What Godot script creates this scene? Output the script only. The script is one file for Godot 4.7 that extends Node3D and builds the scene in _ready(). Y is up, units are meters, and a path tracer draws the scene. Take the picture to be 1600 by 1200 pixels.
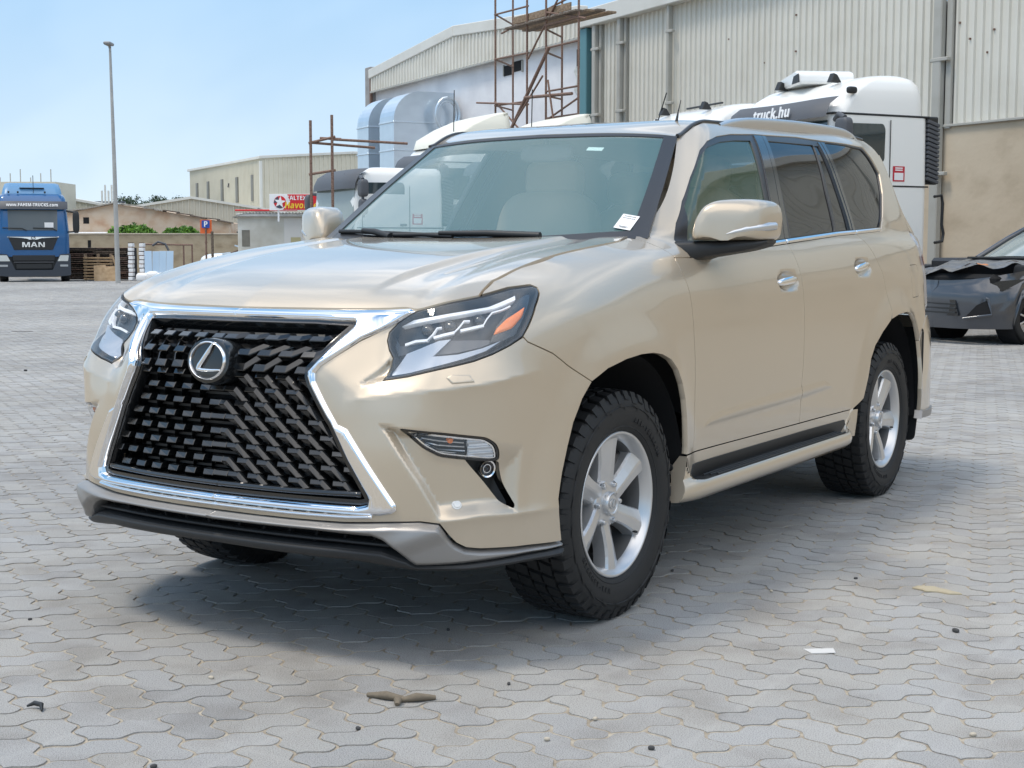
extends Node3D
# A beige off-road wagon standing on interlocking pavers in a truck yard.

const YAW := -0.5378            # the yard's axes: x along the warehouse wall, z out of it
const W0 := Vector3(-4.655, 0, -23.584)
const CAM := Vector3(3.1013, 1.2463, 4.1681)
const RT := Vector3(0.8451, 0, -0.5346)   # across, as seen from the gate
const FH := Vector3(-0.5346, 0, -0.8451)  # away, as seen from the gate
var rng := RandomNumberGenerator.new()
var M := {}
var font: SystemFont


# ------------------------------------------------------------------ mesh building
class MB:
	var v := PackedVector3Array()
	var n := PackedVector3Array()
	var uv := PackedVector2Array()
	var ix := PackedInt32Array()

	func vert(p: Vector3, nn: Vector3, t := Vector2.ZERO) -> int:
		v.append(p); n.append(nn); uv.append(t)
		return v.size() - 1

	func tri(a: int, b: int, c: int) -> void:
		var f := (v[b] - v[a]).cross(v[c] - v[a])
		if f.dot(n[a] + n[b] + n[c]) > 0.0:
			ix.append(a); ix.append(c); ix.append(b)
		else:
			ix.append(a); ix.append(b); ix.append(c)

	# a flat face; its normal is turned away from «from» where that is given
	func face(pts: Array, from = null) -> void:
		var f := Vector3.ZERO
		for k in range(1, pts.size() - 1):
			f += (pts[k] - pts[0]).cross(pts[k + 1] - pts[0])
		if f.length() < 1e-12:
			return
		f = f.normalized()
		if from != null:
			var mid := Vector3.ZERO
			for p in pts: mid += p
			if f.dot(mid / pts.size() - from) < 0.0: f = -f
		var o := v.size()
		var ax: Vector3 = (pts[1] - pts[0]).normalized()
		var ay := f.cross(ax)
		for p in pts: vert(p, f, Vector2(p.dot(ax), p.dot(ay)))
		for k in range(1, pts.size() - 1): tri(o, o + k, o + k + 1)

	func box(c: Vector3, s: Vector3, b := 0.0, bas := Basis.IDENTITY) -> void:
		var h := s / 2.0
		b = minf(b, minf(h.x, minf(h.y, h.z)) * 0.95)
		if b <= 0.0:
			for ax in 3:
				for sg in [-1.0, 1.0]:
					var q := []
					for w in [[-1, -1], [1, -1], [1, 1], [-1, 1]]:
						var p := Vector3.ZERO
						p[ax] = sg * h[ax]; p[(ax + 1) % 3] = w[0] * h[(ax + 1) % 3]; p[(ax + 2) % 3] = w[1] * h[(ax + 2) % 3]
						q.append(c + bas * p)
					face(q, c)
			return
		var k := h - Vector3.ONE * b
		for ax in 3:
			var a1 := (ax + 1) % 3
			var a2 := (ax + 2) % 3
			for sg in [-1.0, 1.0]:
				var q := []
				for w in [[-1, -1], [1, -1], [1, 1], [-1, 1]]:
					var p := Vector3.ZERO
					p[ax] = sg * h[ax]; p[a1] = w[0] * k[a1]; p[a2] = w[1] * k[a2]
					q.append(c + bas * p)
				face(q, c)
			for s1 in [-1.0, 1.0]:
				for s2 in [-1.0, 1.0]:
					var q := []
					for w in [[0, -1], [0, 1], [1, 1], [1, -1]]:
						var p := Vector3.ZERO
						p[ax] = w[1] * k[ax]
						p[a1] = s1 * (h[a1] if w[0] == 0 else k[a1]); p[a2] = s2 * (k[a2] if w[0] == 0 else h[a2])
						q.append(c + bas * p)
					face(q, c)
		for sx in [-1.0, 1.0]:
			for sy in [-1.0, 1.0]:
				for sz in [-1.0, 1.0]:
					face([c + bas * Vector3(sx * h.x, sy * k.y, sz * k.z), c + bas * Vector3(sx * k.x, sy * h.y, sz * k.z), c + bas * Vector3(sx * k.x, sy * k.y, sz * h.z)], c)

	# a bar from a to b, w wide and h high
	func bar(a: Vector3, b: Vector3, w: float, h: float, bev := 0.0, up := Vector3.UP) -> void:
		var z := (b - a).normalized()
		if absf(z.dot(up)) > 0.98: up = Vector3.RIGHT
		var x := up.cross(z).normalized()
		box((a + b) / 2.0, Vector3(w, h, a.distance_to(b)), bev, Basis(x, z.cross(x), z))

	func tube(pts: Array, r, seg := 8, caps := true) -> void:
		var z0: Vector3 = (pts[1] - pts[0]).normalized()
		var x := z0.cross(Vector3.UP if absf(z0.y) < 0.9 else Vector3.RIGHT).normalized()
		var rings := []
		for i in pts.size():
			var z: Vector3 = (pts[mini(i + 1, pts.size() - 1)] - pts[maxi(i - 1, 0)]).normalized()
			x = (x - z * x.dot(z)).normalized()
			var y := z.cross(x)
			var rr: float = r[i] if r is Array else r
			var o := v.size()
			for k in seg:
				var d := x * cos(TAU * k / seg) + y * sin(TAU * k / seg)
				vert(pts[i] + d * rr, d)
			rings.append(o)
			if caps and (i == 0 or i == pts.size() - 1):
				var q := []
				for k in seg: q.append(v[o + k])
				face(q, pts[i] + z * (0.1 if i == 0 else -0.1))
		for i in pts.size() - 1:
			for k in seg:
				var a: int = rings[i] + k
				var b: int = rings[i] + (k + 1) % seg
				var c: int = rings[i + 1] + k
				var d: int = rings[i + 1] + (k + 1) % seg
				tri(a, b, d); tri(a, d, c)

	# a profile of (radius, along) spun about the axis «along» of bas (its x), smooth where the turn is small
	func lathe(prof: Array, at := Vector3.ZERO, bas := Basis.IDENTITY, seg := 32, sharp := 0.7) -> void:
		for i in prof.size() - 1:
			var e: Vector2 = (prof[i + 1] - prof[i])
			if e.length() < 1e-6: continue
			e = e.normalized()
			var n0 := Vector2(e.y, -e.x)
			var na := n0
			var nb := n0
			if i > 0:
				var f: Vector2 = (prof[i] - prof[i - 1]).normalized()
				var m := Vector2(f.y, -f.x)
				if m.dot(n0) > sharp: na = (m + n0).normalized()
			if i < prof.size() - 2:
				var f: Vector2 = (prof[i + 2] - prof[i + 1]).normalized()
				var m := Vector2(f.y, -f.x)
				if m.dot(n0) > sharp: nb = (m + n0).normalized()
			var o := v.size()
			for k in seg:
				var d := bas.y * cos(TAU * k / seg) + bas.z * sin(TAU * k / seg)
				vert(at + d * prof[i].x + bas.x * prof[i].y, d * na.x + bas.x * na.y)
				vert(at + d * prof[i + 1].x + bas.x * prof[i + 1].y, d * nb.x + bas.x * nb.y)
			for k in seg:
				var a := o + 2 * k
				var b := o + 2 * ((k + 1) % seg)
				tri(a, b, b + 1); tri(a, b + 1, a + 1)

	# rows of points joined to a smooth sheet; normals point away from «from» (or along it when dir is true)
	func sheet(rows: Array, from: Vector3, closed := false, dir := false) -> void:
		var w: int = rows[0].size()
		var o := v.size()
		for i in rows.size():
			for j in w:
				var up: Vector3 = rows[mini(i + 1, rows.size() - 1)][j] - rows[maxi(i - 1, 0)][j]
				var j0 := (j - 1 + w) % w if closed else maxi(j - 1, 0)
				var j1 := (j + 1) % w if closed else mini(j + 1, w - 1)
				var ac: Vector3 = rows[i][j1] - rows[i][j0]
				var q := up.cross(ac)
				if q.length() < 1e-10: q = rows[i][j] - from
				q = q.normalized()
				if q.dot(from if dir else rows[i][j] - from) < 0.0: q = -q
				vert(rows[i][j], q, Vector2(float(j) / w, float(i) / rows.size()))
		for i in rows.size() - 1:
			for j in (w if closed else w - 1):
				var a := o + i * w + j
				var b := o + i * w + (j + 1) % w
				tri(a, b, b + w); tri(a, b + w, a + w)

	# an outline in x, y drawn out from z0 to z1, its front edge bevelled
	func extrude(poly: PackedVector2Array, z0: float, z1: float, xf := Transform3D.IDENTITY, bev := 0.0, back := true) -> void:
		if Geometry2D.is_polygon_clockwise(poly): poly.reverse()
		var m := poly.size()
		var inn := PackedVector2Array()
		for i in m:
			var e1 := (poly[i] - poly[(i - 1 + m) % m]).normalized()
			var e2 := (poly[(i + 1) % m] - poly[i]).normalized()
			var n1 := Vector2(-e1.y, e1.x)
			var n2 := Vector2(-e2.y, e2.x)
			inn.append(poly[i] + (n1 + n2) * bev / maxf(0.35, 1.0 + n1.dot(n2)))
		if bev <= 0.0: inn = poly
		var idx := Geometry2D.triangulate_polygon(inn)
		if idx.is_empty():
			inn = poly
			bev = 0.0
			idx = Geometry2D.triangulate_polygon(inn)
		var fn := xf.basis.z.normalized()
		var o := v.size()
		for p in inn: vert(xf * Vector3(p.x, p.y, z1), fn, p)
		for k in range(0, idx.size(), 3): tri(o + idx[k], o + idx[k + 1], o + idx[k + 2])
		if back:
			o = v.size()
			for p in poly: vert(xf * Vector3(p.x, p.y, z0), -fn, p)
			idx = Geometry2D.triangulate_polygon(poly)
			for k in range(0, idx.size(), 3): tri(o + idx[k], o + idx[k + 1], o + idx[k + 2])
		for i in m:
			var j := (i + 1) % m
			var e := poly[j] - poly[i]
			var side := xf.basis * Vector3(e.y, -e.x, 0)
			var c := xf * Vector3((poly[i].x + poly[j].x) / 2, (poly[i].y + poly[j].y) / 2, (z0 + z1) / 2) - side.normalized() * 0.01
			face([xf * Vector3(poly[i].x, poly[i].y, z0), xf * Vector3(poly[j].x, poly[j].y, z0), xf * Vector3(poly[j].x, poly[j].y, z1 - bev), xf * Vector3(poly[i].x, poly[i].y, z1 - bev)], c)
			if bev > 0.0:
				face([xf * Vector3(poly[i].x, poly[i].y, z1 - bev), xf * Vector3(poly[j].x, poly[j].y, z1 - bev), xf * Vector3(inn[j].x, inn[j].y, z1), xf * Vector3(inn[i].x, inn[i].y, z1)], c - fn * 0.02)

	func put(o: MB, xf: Transform3D) -> void:
		var k := v.size()
		for i in o.v.size(): vert(xf * o.v[i], (xf.basis * o.n[i]).normalized(), o.uv[i])
		for i in range(0, o.ix.size(), 3): tri(k + o.ix[i], k + o.ix[i + 1], k + o.ix[i + 2])

	func text(t: Mesh, xf: Transform3D) -> void:
		for s in t.get_surface_count():
			var a := t.surface_get_arrays(s)
			var k := v.size()
			var tv: PackedVector3Array = a[Mesh.ARRAY_VERTEX]
			var tn: PackedVector3Array = a[Mesh.ARRAY_NORMAL]
			for i in tv.size(): vert(xf * tv[i], (xf.basis * tn[i]).normalized())
			var ti: PackedInt32Array = a[Mesh.ARRAY_INDEX] if a[Mesh.ARRAY_INDEX] != null else PackedInt32Array(range(tv.size()))
			for i in range(0, ti.size(), 3): tri(k + ti[i], k + ti[i + 1], k + ti[i + 2])

	func mirror() -> MB:
		var o := MB.new()
		o.v = v.duplicate(); o.n = n.duplicate(); o.uv = uv.duplicate()
		for i in v.size():
			o.v[i].x = -v[i].x
			o.n[i].x = -n[i].x
		o.ix.resize(ix.size())
		for i in range(0, ix.size(), 3):
			o.ix[i] = ix[i]; o.ix[i + 1] = ix[i + 2]; o.ix[i + 2] = ix[i + 1]
		return o

	func both() -> MB:
		put(mirror(), Transform3D.IDENTITY)
		return self

	func mesh() -> ArrayMesh:
		var a := []
		a.resize(Mesh.ARRAY_MAX)
		a[Mesh.ARRAY_VERTEX] = v; a[Mesh.ARRAY_NORMAL] = n; a[Mesh.ARRAY_TEX_UV] = uv; a[Mesh.ARRAY_INDEX] = ix
		var m := ArrayMesh.new()
		if ix.size(): m.add_surface_from_arrays(Mesh.PRIMITIVE_TRIANGLES, a)
		return m


var counts := {}
func numbered(called: String) -> String:
	counts[called] = counts.get(called, -1) + 1
	return called if counts[called] == 0 else "%s_%03d" % [called, counts[called]]

func put(called: String, shape, material: Material, parent: Node = null) -> MeshInstance3D:
	var o := MeshInstance3D.new()
	o.mesh = shape.mesh() if shape is MB else shape
	o.material_override = material
	if parent == null:
		o.name = numbered(called); add_child(o)
	else:
		var nm := called
		var k := 0
		while parent.has_node(NodePath(nm)):
			k += 1
			nm = "%s_%03d" % [called, k]
		o.name = nm
		parent.add_child(o, true)
	return o

func tag(o: Node, label: String, category: String, group := "", kind := "") -> Node:
	if label: o.set_meta("label", label)
	if category: o.set_meta("category", category)
	if group: o.set_meta("group", group)
	if kind: o.set_meta("kind", kind)
	return o

func thing(called: String, label: String, category: String, at := Vector3.ZERO, turn := 0.0, group := "") -> Node3D:
	var o := Node3D.new()
	o.name = numbered(called)
	add_child(o)
	o.position = at
	o.rotation.y = turn
	tag(o, label, category, group)
	return o

func part_node(called: String, parent: Node, at := Vector3.ZERO) -> Node3D:
	var o := Node3D.new()
	var nm := called
	var k := 0
	while parent.has_node(NodePath(nm)):
		k += 1
		nm = "%s_%03d" % [called, k]
	o.name = nm
	parent.add_child(o, true)
	o.position = at
	return o

func copy(o: Node3D, called: String, label: String) -> Node3D:
	var c: Node3D = o.duplicate()
	c.name = numbered(called)
	add_child(c)
	c.set_meta("label", label)
	return c

func yd(u: float, y: float, n: float) -> Vector3:      # a point of the yard: along the wall, up, out of the wall
	return W0 + Vector3(0.859, 0, 0.512) * u + Vector3(-0.512, 0, 0.859) * n + Vector3(0, y, 0)

func far(lat: float, dep: float) -> Vector3:           # a point on the ground, across and away from the gate
	return Vector3(CAM.x, 0, CAM.z) + RT * lat + FH * dep

func lin(r: float, g: float, b: float) -> Color:
	return Color(r, g, b).linear_to_srgb()

func mat(r: float, g: float, b: float, rough := 0.6, metal := 0.0, extra := {}) -> StandardMaterial3D:
	var m := StandardMaterial3D.new()
	m.albedo_color = lin(r, g, b)
	m.roughness = rough
	m.metallic = metal
	for k in extra: m.set(k, extra[k])
	return m

func noise_tex(lo: Color, hi: Color, freq: float, size := 512, oct := 5, sd := 1, mid = null) -> NoiseTexture2D:
	var f := FastNoiseLite.new()
	f.seed = sd
	f.frequency = freq
	f.fractal_octaves = oct
	var t := NoiseTexture2D.new()
	t.width = size; t.height = size; t.seamless = true
	t.noise = f
	var g := Gradient.new()
	g.set_color(0, lo); g.set_color(1, hi)
	if mid != null: g.add_point(0.5, mid)
	t.color_ramp = g
	return t

func grey_tex(freq: float, size := 512, oct := 4, sd := 3) -> NoiseTexture2D:
	return noise_tex(Color.BLACK, Color.WHITE, freq, size, oct, sd)

func soft_tex(freq: float, size := 512, oct := 4, sd := 3) -> NoiseTexture2D:
	return noise_tex(Color(0.84, 0.84, 0.84), Color.WHITE, freq, size, oct, sd)

# a surface with mottling (share of its colour) and fine relief, laid on in metres
func worn(r: float, g: float, b: float, rough: float, tex: Texture2D, scale: float, bump: Texture2D = null, depth := 0.0, world := true) -> StandardMaterial3D:
	var m := mat(r, g, b, rough)
	m.albedo_texture = tex
	m.uv1_triplanar = true
	m.uv1_world_triplanar = world
	m.uv1_scale = Vector3.ONE * scale
	if bump:
		m.heightmap_enabled = true
		m.heightmap_texture = bump
		m.heightmap_scale = depth
	return m

func glass(r: float, g: float, b: float, a: float, rough := 0.0) -> StandardMaterial3D:
	var m := mat(r, g, b, rough)
	m.albedo_color.a = a
	m.transparency = BaseMaterial3D.TRANSPARENCY_ALPHA
	return m

func word(t: String, height: float, depth := 0.01, bold := 700, italic := false) -> TextMesh:
	var f := SystemFont.new()
	f.font_names = PackedStringArray(["Droid Sans"])
	f.font_weight = bold
	f.font_italic = italic
	var m := TextMesh.new()
	m.text = t
	m.font = f
	m.font_size = 64
	m.pixel_size = height / 46.0
	m.depth = depth
	m.curve_step = 2.0
	return m


# ------------------------------------------------------------------ light, sky, camera
func sky_image() -> ImageTexture:
	var w := 1024
	var h := 512
	var im := Image.create(w, h, false, Image.FORMAT_RGBF)
	var f := FastNoiseLite.new()
	f.seed = 11; f.frequency = 1.1; f.fractal_octaves = 5; f.fractal_gain = 0.55
	var f2 := FastNoiseLite.new()
	f2.seed = 4; f2.frequency = 0.7; f2.fractal_octaves = 3
	for j in h:
		var el := (0.5 - (j + 0.5) / h) * PI
		for i in w:
			var az := (i + 0.5) / w * TAU
			var d := Vector3(cos(el) * sin(az), sin(el), cos(el) * cos(az))
			var c: Color
			if el < 0.0:
				c = Color(0.30, 0.29, 0.27)
			else:
				c = Color(SKY_LOW[0], SKY_LOW[1], SKY_LOW[2]).lerp(Color(SKY_MID[0], SKY_MID[1], SKY_MID[2]), pow(clampf(el / 0.28, 0, 1), 0.8))
				c = c.lerp(Color(SKY_HIGH[0], SKY_HIGH[1], SKY_HIGH[2]), smoothstep(0.2, 1.3, el))
				# thin high cloud: a sheet 1 unit up, drawn out along one direction
				var p := Vector2(d.x, d.z) / (d.y + 0.16)
				var q := p.rotated(0.5) * Vector2(0.55, 1.9)
				var n := f.get_noise_2d(q.x, q.y) * 0.75 + f2.get_noise_2d(q.x * 0.7 + 9.0, q.y * 0.5) * 0.7
				var cover := smoothstep(-0.45, 0.40, n) * smoothstep(0.17, 0.60, el) * 0.95 + 0.035 * smoothstep(-0.1, 0.5, n)
				c = c.lerp(Color(CLOUD, CLOUD * 0.985, CLOUD * 0.99), clampf(cover, 0, 1))
			im.set_pixel(i, j, c)
	return ImageTexture.create_from_image(im)

const SKY_LOW := [0.60, 0.70, 0.76]
const SKY_MID := [0.19, 0.41, 0.68]
const SKY_HIGH := [0.11, 0.29, 0.58]
const CLOUD := 1.55

func environment() -> void:
	var cam := Camera3D.new()
	cam.name = "camera"
	add_child(cam)
	cam.position = CAM
	cam.rotation = Vector3(deg_to_rad(-5.5587), deg_to_rad(32.3149), 0)
	cam.fov = 30.09
	cam.near = 0.05
	cam.far = 900
	cam.current = true
	var e := Environment.new()
	e.background_mode = Environment.BG_SKY
	var pm := PanoramaSkyMaterial.new()
	pm.panorama = sky_image()
	e.sky = Sky.new()
	e.sky.sky_material = pm
	e.tonemap_mode = Environment.TONE_MAPPER_LINEAR
	e.tonemap_exposure = 1.38
	e.sdfgi_enabled = true; e.ssao_enabled = true; e.ssil_enabled = true
	var we := WorldEnvironment.new()
	we.name = "world"
	we.environment = e
	add_child(we)
	var sun := DirectionalLight3D.new()
	sun.name = "sun"
	sun.light_energy = 0.5
	sun.light_color = Color(1.0, 0.96, 0.90)
	sun.light_angular_distance = 14.0
	sun.shadow_enabled = true
	add_child(sun)
	sun.look_at_from_position(Vector3(-0.28, 0.90, 0.30), Vector3.ZERO)
# the body's plan outline, half of it, from the middle of the nose round to the middle of the tail
const PLAN := [[0, 0.985], [0.2, 0.981], [0.4, 0.963], [0.55, 0.936], [0.66, 0.898], [0.745, 0.838], [0.81, 0.755], [0.86, 0.655], [0.897, 0.54], [0.921, 0.42], [0.936, 0.27], [0.942, 0.1], [0.943, -0.2], [0.943, -0.8], [0.943, -1.6], [0.943, -2.4], [0.94, -2.9], [0.925, -3.3], [0.895, -3.55], [0.84, -3.73], [0.74, -3.84], [0.55, -3.885], [0.3, -3.9], [0, -3.905]]
# how far the skin lies inside that outline: [distance along it, [height, inset] ...]
const SECTIONS := [
	[0, [0.15, 0.12], [0.25, 0.05], [0.36, 0.012], [0.46, 0.01], [0.6, 0.006], [0.75, 0], [0.89, 0.01], [0.97, 0.045], [1.02, 0.1], [1.06, 0.155], [1.1, 0.25], [1.9, 0.6]],
	[0.401, [0.15, 0.12], [0.25, 0.05], [0.36, 0.012], [0.46, 0.01], [0.6, 0.006], [0.75, 0.004], [0.86, 0.01], [0.95, 0.06], [1.02, 0.128], [1.06, 0.18], [1.1, 0.27], [1.9, 0.6]],
	[0.574, [0.15, 0.13], [0.25, 0.06], [0.36, 0.02], [0.46, 0.01], [0.6, 0.006], [0.75, 0.02], [0.83, 0.05], [0.88, 0.095], [0.95, 0.135], [1.02, 0.17], [1.06, 0.192], [1.1, 0.24], [1.9, 0.6]],
	[0.829, [0.15, 0.09], [0.25, 0.04], [0.36, 0.008], [0.46, 0], [0.6, 0], [0.75, 0.001], [0.8, 0.002], [0.86, 0.01], [0.92, 0.036], [1, 0.074], [1.06, 0.122], [1.1, 0.165], [1.14, 0.24], [1.9, 0.6]],
	[1.154, [0.15, 0.05], [0.25, 0.02], [0.36, 0.005], [0.46, 0], [0.6, 0], [0.75, 0], [0.83, 0.003], [0.9, 0.01], [0.98, 0.024], [1.05, 0.052], [1.1, 0.095], [1.145, 0.165], [1.175, 0.245], [1.9, 0.6]],
	[1.456, [0.15, 0.03], [0.25, 0.01], [0.36, 0.004], [0.46, 0], [0.75, 0], [0.88, 0], [0.96, 0.009], [1.03, 0.024], [1.1, 0.06], [1.15, 0.11], [1.185, 0.165], [1.207, 0.212], [1.225, 0.27], [1.9, 0.6]],
	[1.806, [0.15, 0.05], [0.36, 0.02], [0.6, 0.01], [0.75, 0.004], [0.9, 0.003], [0.98, 0.012], [1.06, 0.028], [1.13, 0.055], [1.185, 0.095], [1.225, 0.15], [1.247, 0.205], [1.27, 0.26], [1.9, 0.6]],
	[2.136, [0.15, 0.08], [0.36, 0.05], [0.5, 0.035], [0.65, 0.028], [0.8, 0.022], [0.95, 0.018], [1.06, 0.024], [1.13, 0.042], [1.19, 0.072], [1.23, 0.112], [1.27, 0.185], [1.32, 0.195], [1.45, 0.21], [1.58, 0.22], [1.66, 0.262], [1.71, 0.3], [1.75, 0.36], [1.8, 0.46]],
	[2.456, [0.15, 0.09], [0.36, 0.06], [0.5, 0.04], [0.65, 0.03], [0.8, 0.021], [0.95, 0.017], [1.05, 0.022], [1.12, 0.036], [1.19, 0.064], [1.245, 0.093], [1.32, 0.118], [1.45, 0.167], [1.58, 0.22], [1.66, 0.262], [1.71, 0.3], [1.75, 0.36], [1.8, 0.46]],
	[3.256, [0.15, 0.09], [0.36, 0.06], [0.5, 0.04], [0.65, 0.03], [0.8, 0.02], [0.95, 0.016], [1.06, 0.02], [1.14, 0.034], [1.21, 0.06], [1.265, 0.093], [1.34, 0.118], [1.47, 0.167], [1.6, 0.22], [1.68, 0.262], [1.73, 0.3], [1.77, 0.36], [1.82, 0.46]],
	[3.956, [0.15, 0.07], [0.36, 0.04], [0.5, 0.025], [0.65, 0.018], [0.8, 0.012], [0.95, 0.01], [1.08, 0.016], [1.17, 0.034], [1.25, 0.062], [1.285, 0.093], [1.36, 0.118], [1.49, 0.167], [1.62, 0.22], [1.7, 0.262], [1.75, 0.3], [1.79, 0.36], [1.84, 0.46]],
	[4.506, [0.15, 0.05], [0.36, 0.02], [0.6, 0.004], [0.8, 0], [0.95, 0.004], [1.08, 0.014], [1.18, 0.035], [1.26, 0.062], [1.295, 0.096], [1.37, 0.118], [1.5, 0.162], [1.63, 0.21], [1.71, 0.248], [1.76, 0.282], [1.8, 0.336], [1.85, 0.426]],
	[5.007, [0.15, 0.05], [0.36, 0.01], [0.6, 0], [0.8, 0], [0.95, 0.01], [1.08, 0.02], [1.18, 0.042], [1.26, 0.07], [1.295, 0.108], [1.37, 0.13], [1.5, 0.173], [1.63, 0.22], [1.71, 0.257], [1.76, 0.29], [1.8, 0.343], [1.85, 0.431]],
	[5.295, [0.15, 0.05], [0.36, 0], [0.6, 0], [0.8, 0.01], [0.95, 0.05], [1.08, 0.06], [1.26, 0.09], [1.45, 0.19], [1.6, 0.28], [1.72, 0.38], [1.85, 0.52]],
	[5.795, [0.15, 0.05], [0.36, 0], [0.6, 0], [0.75, 0.01], [0.85, 0.06], [1.08, 0.07], [1.26, 0.1], [1.45, 0.22], [1.6, 0.34], [1.72, 0.44], [1.85, 0.6]],
	[6.295, [0.15, 0.05], [0.36, 0], [0.6, 0], [0.75, 0.01], [0.85, 0.06], [1.08, 0.07], [1.26, 0.09], [1.45, 0.2], [1.6, 0.32], [1.72, 0.42], [1.85, 0.6]],
]


# ------------------------------------------------------------------ the wagon's skin
const DS := 0.02
const Y0 := 0.14
const DY := 0.02
const NY := 89
var NS := 0
var pbx := PackedFloat32Array()
var pbz := PackedFloat32Array()
var pnx := PackedFloat32Array()
var pnz := PackedFloat32Array()
var inset := PackedFloat32Array()

func pchip(ys: Array, ds: Array, at: PackedFloat32Array) -> PackedFloat32Array:
	var k := ys.size()
	var h := []
	var m := []
	for i in k - 1:
		h.append(ys[i + 1] - ys[i]); m.append((ds[i + 1] - ds[i]) / h[i])
	var t := []
	t.resize(k)
	t[0] = m[0]; t[k - 1] = m[k - 2]
	for i in range(1, k - 1):
		if m[i - 1] * m[i] <= 0.0: t[i] = 0.0
		else:
			var w1: float = 2 * h[i] + h[i - 1]
			var w2: float = h[i] + 2 * h[i - 1]
			t[i] = (w1 + w2) / (w1 / m[i - 1] + w2 / m[i])
	var out := PackedFloat32Array()
	var i := 0
	for y0 in at:
		var y := clampf(y0, ys[0], ys[k - 1])
		while i < k - 2 and y > ys[i + 1]: i += 1
		var u: float = (y - ys[i]) / h[i]
		out.append((1 + 2 * u) * (1 - u) * (1 - u) * ds[i] + u * (1 - u) * (1 - u) * h[i] * t[i] + u * u * (3 - 2 * u) * ds[i + 1] + u * u * (u - 1) * h[i] * t[i + 1])
	return out

func prepare_skin() -> void:
	var P := []
	for p in PLAN: P.append(Vector2(p[0], p[1]))
	P.push_front(2 * P[0] - P[1])
	P.append(2 * P[-1] - P[-2])
	var path := []
	for i in range(1, P.size() - 2):
		var p0: Vector2 = P[i - 1]; var p1: Vector2 = P[i]; var p2: Vector2 = P[i + 1]; var p3: Vector2 = P[i + 2]
		var t1 := sqrt(p0.distance_to(p1)); var t2 := t1 + sqrt(p1.distance_to(p2)); var t3 := t2 + sqrt(p2.distance_to(p3))
		for k in 16:
			var t := t1 + (t2 - t1) * k / 16.0
			var a1 := (t1 - t) / t1 * p0 + t / t1 * p1
			var a2 := (t2 - t) / (t2 - t1) * p1 + (t - t1) / (t2 - t1) * p2
			var a3 := (t3 - t) / (t3 - t2) * p2 + (t - t2) / (t3 - t2) * p3
			var b1 := (t2 - t) / t2 * a1 + t / t2 * a2
			var b2 := (t3 - t) / (t3 - t1) * a2 + (t - t1) / (t3 - t1) * a3
			path.append((t2 - t) / (t2 - t1) * b1 + (t - t1) / (t2 - t1) * b2)
	path.append(P[-2])
	var acc := [0.0]
	for i in range(1, path.size()): acc.append(acc[i - 1] + path[i].distance_to(path[i - 1]))
	NS = int(acc[-1] / DS) + 1
	var at := PackedFloat32Array()
	var j := 0
	for i in NS:
		var s := i * DS
		at.append(s)
		while j < acc.size() - 2 and acc[j + 1] < s: j += 1
		var q: Vector2 = path[j].lerp(path[j + 1], (s - acc[j]) / (acc[j + 1] - acc[j]))
		pbx.append(q.x); pbz.append(q.y)
	for r in 6:
		var ax := pbx.duplicate()
		var az := pbz.duplicate()
		for i in NS:
			ax[i] = ((pbx[i - 1] if i else -pbx[1]) + 2 * pbx[i] + (pbx[i + 1] if i < NS - 1 else pbx[i])) / 4
			az[i] = ((pbz[i - 1] if i else pbz[1]) + 2 * pbz[i] + (pbz[i + 1] if i < NS - 1 else pbz[i])) / 4
		pbx = ax; pbz = az
	for i in NS:
		var a := maxi(i - 1, 0)
		var b := mini(i + 1, NS - 1)
		var t := Vector2(pbx[b] - pbx[a], pbz[b] - pbz[a]).normalized()
		pnx.append(-t.y); pnz.append(t.x)
	pnx[0] = 0.0; pnz[0] = 1.0
	# the insets on a grid, smoothed
	var ys := PackedFloat32Array()
	for k in NY: ys.append(Y0 + k * DY)
	var rows := []
	var st := []
	for sec in SECTIONS:
		var yy := []
		var dd := []
		for k in range(1, sec.size()):
			yy.append(sec[k][0]); dd.append(sec[k][1])
		rows.append(pchip(yy, dd, ys))
		st.append(sec[0])
	inset.resize(NS * NY)
	for k in NY:
		var dd := []
		for r in rows: dd.append(r[k])
		var col := pchip(st, dd, at)
		for i in NS: inset[i * NY + k] = col[i]
	for r in 3:
		var g := inset.duplicate()
		for i in NS:
			for k in NY:
				g[i * NY + k] = (inset[(i - 1 if i else 1) * NY + k] + 2 * inset[i * NY + k] + inset[(i + 1 if i < NS - 1 else NS - 2) * NY + k]) / 4
		inset = g

func along_z(z: float) -> float:   # distance along the outline at a point of the flank
	for i in range(40, NS - 1):
		if pbz[i + 1] <= z: return (i + (pbz[i] - z) / (pbz[i] - pbz[i + 1])) * DS
	return NS * DS

func pillar(z: float, y: float) -> float:     # the windscreen pillar turns in towards the glass
	if z >= 0.0 or y < 1.255: return 0.0
	var ze := -0.465 - (y - 1.271) * 1.361
	var e := clampf(z - (ze - 0.15), 0.0, 0.17)
	var g := clampf((y - 1.255) / 0.06, 0, 1)
	return 4.0 * e * e * g * g * (3 - 2 * g)

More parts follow.
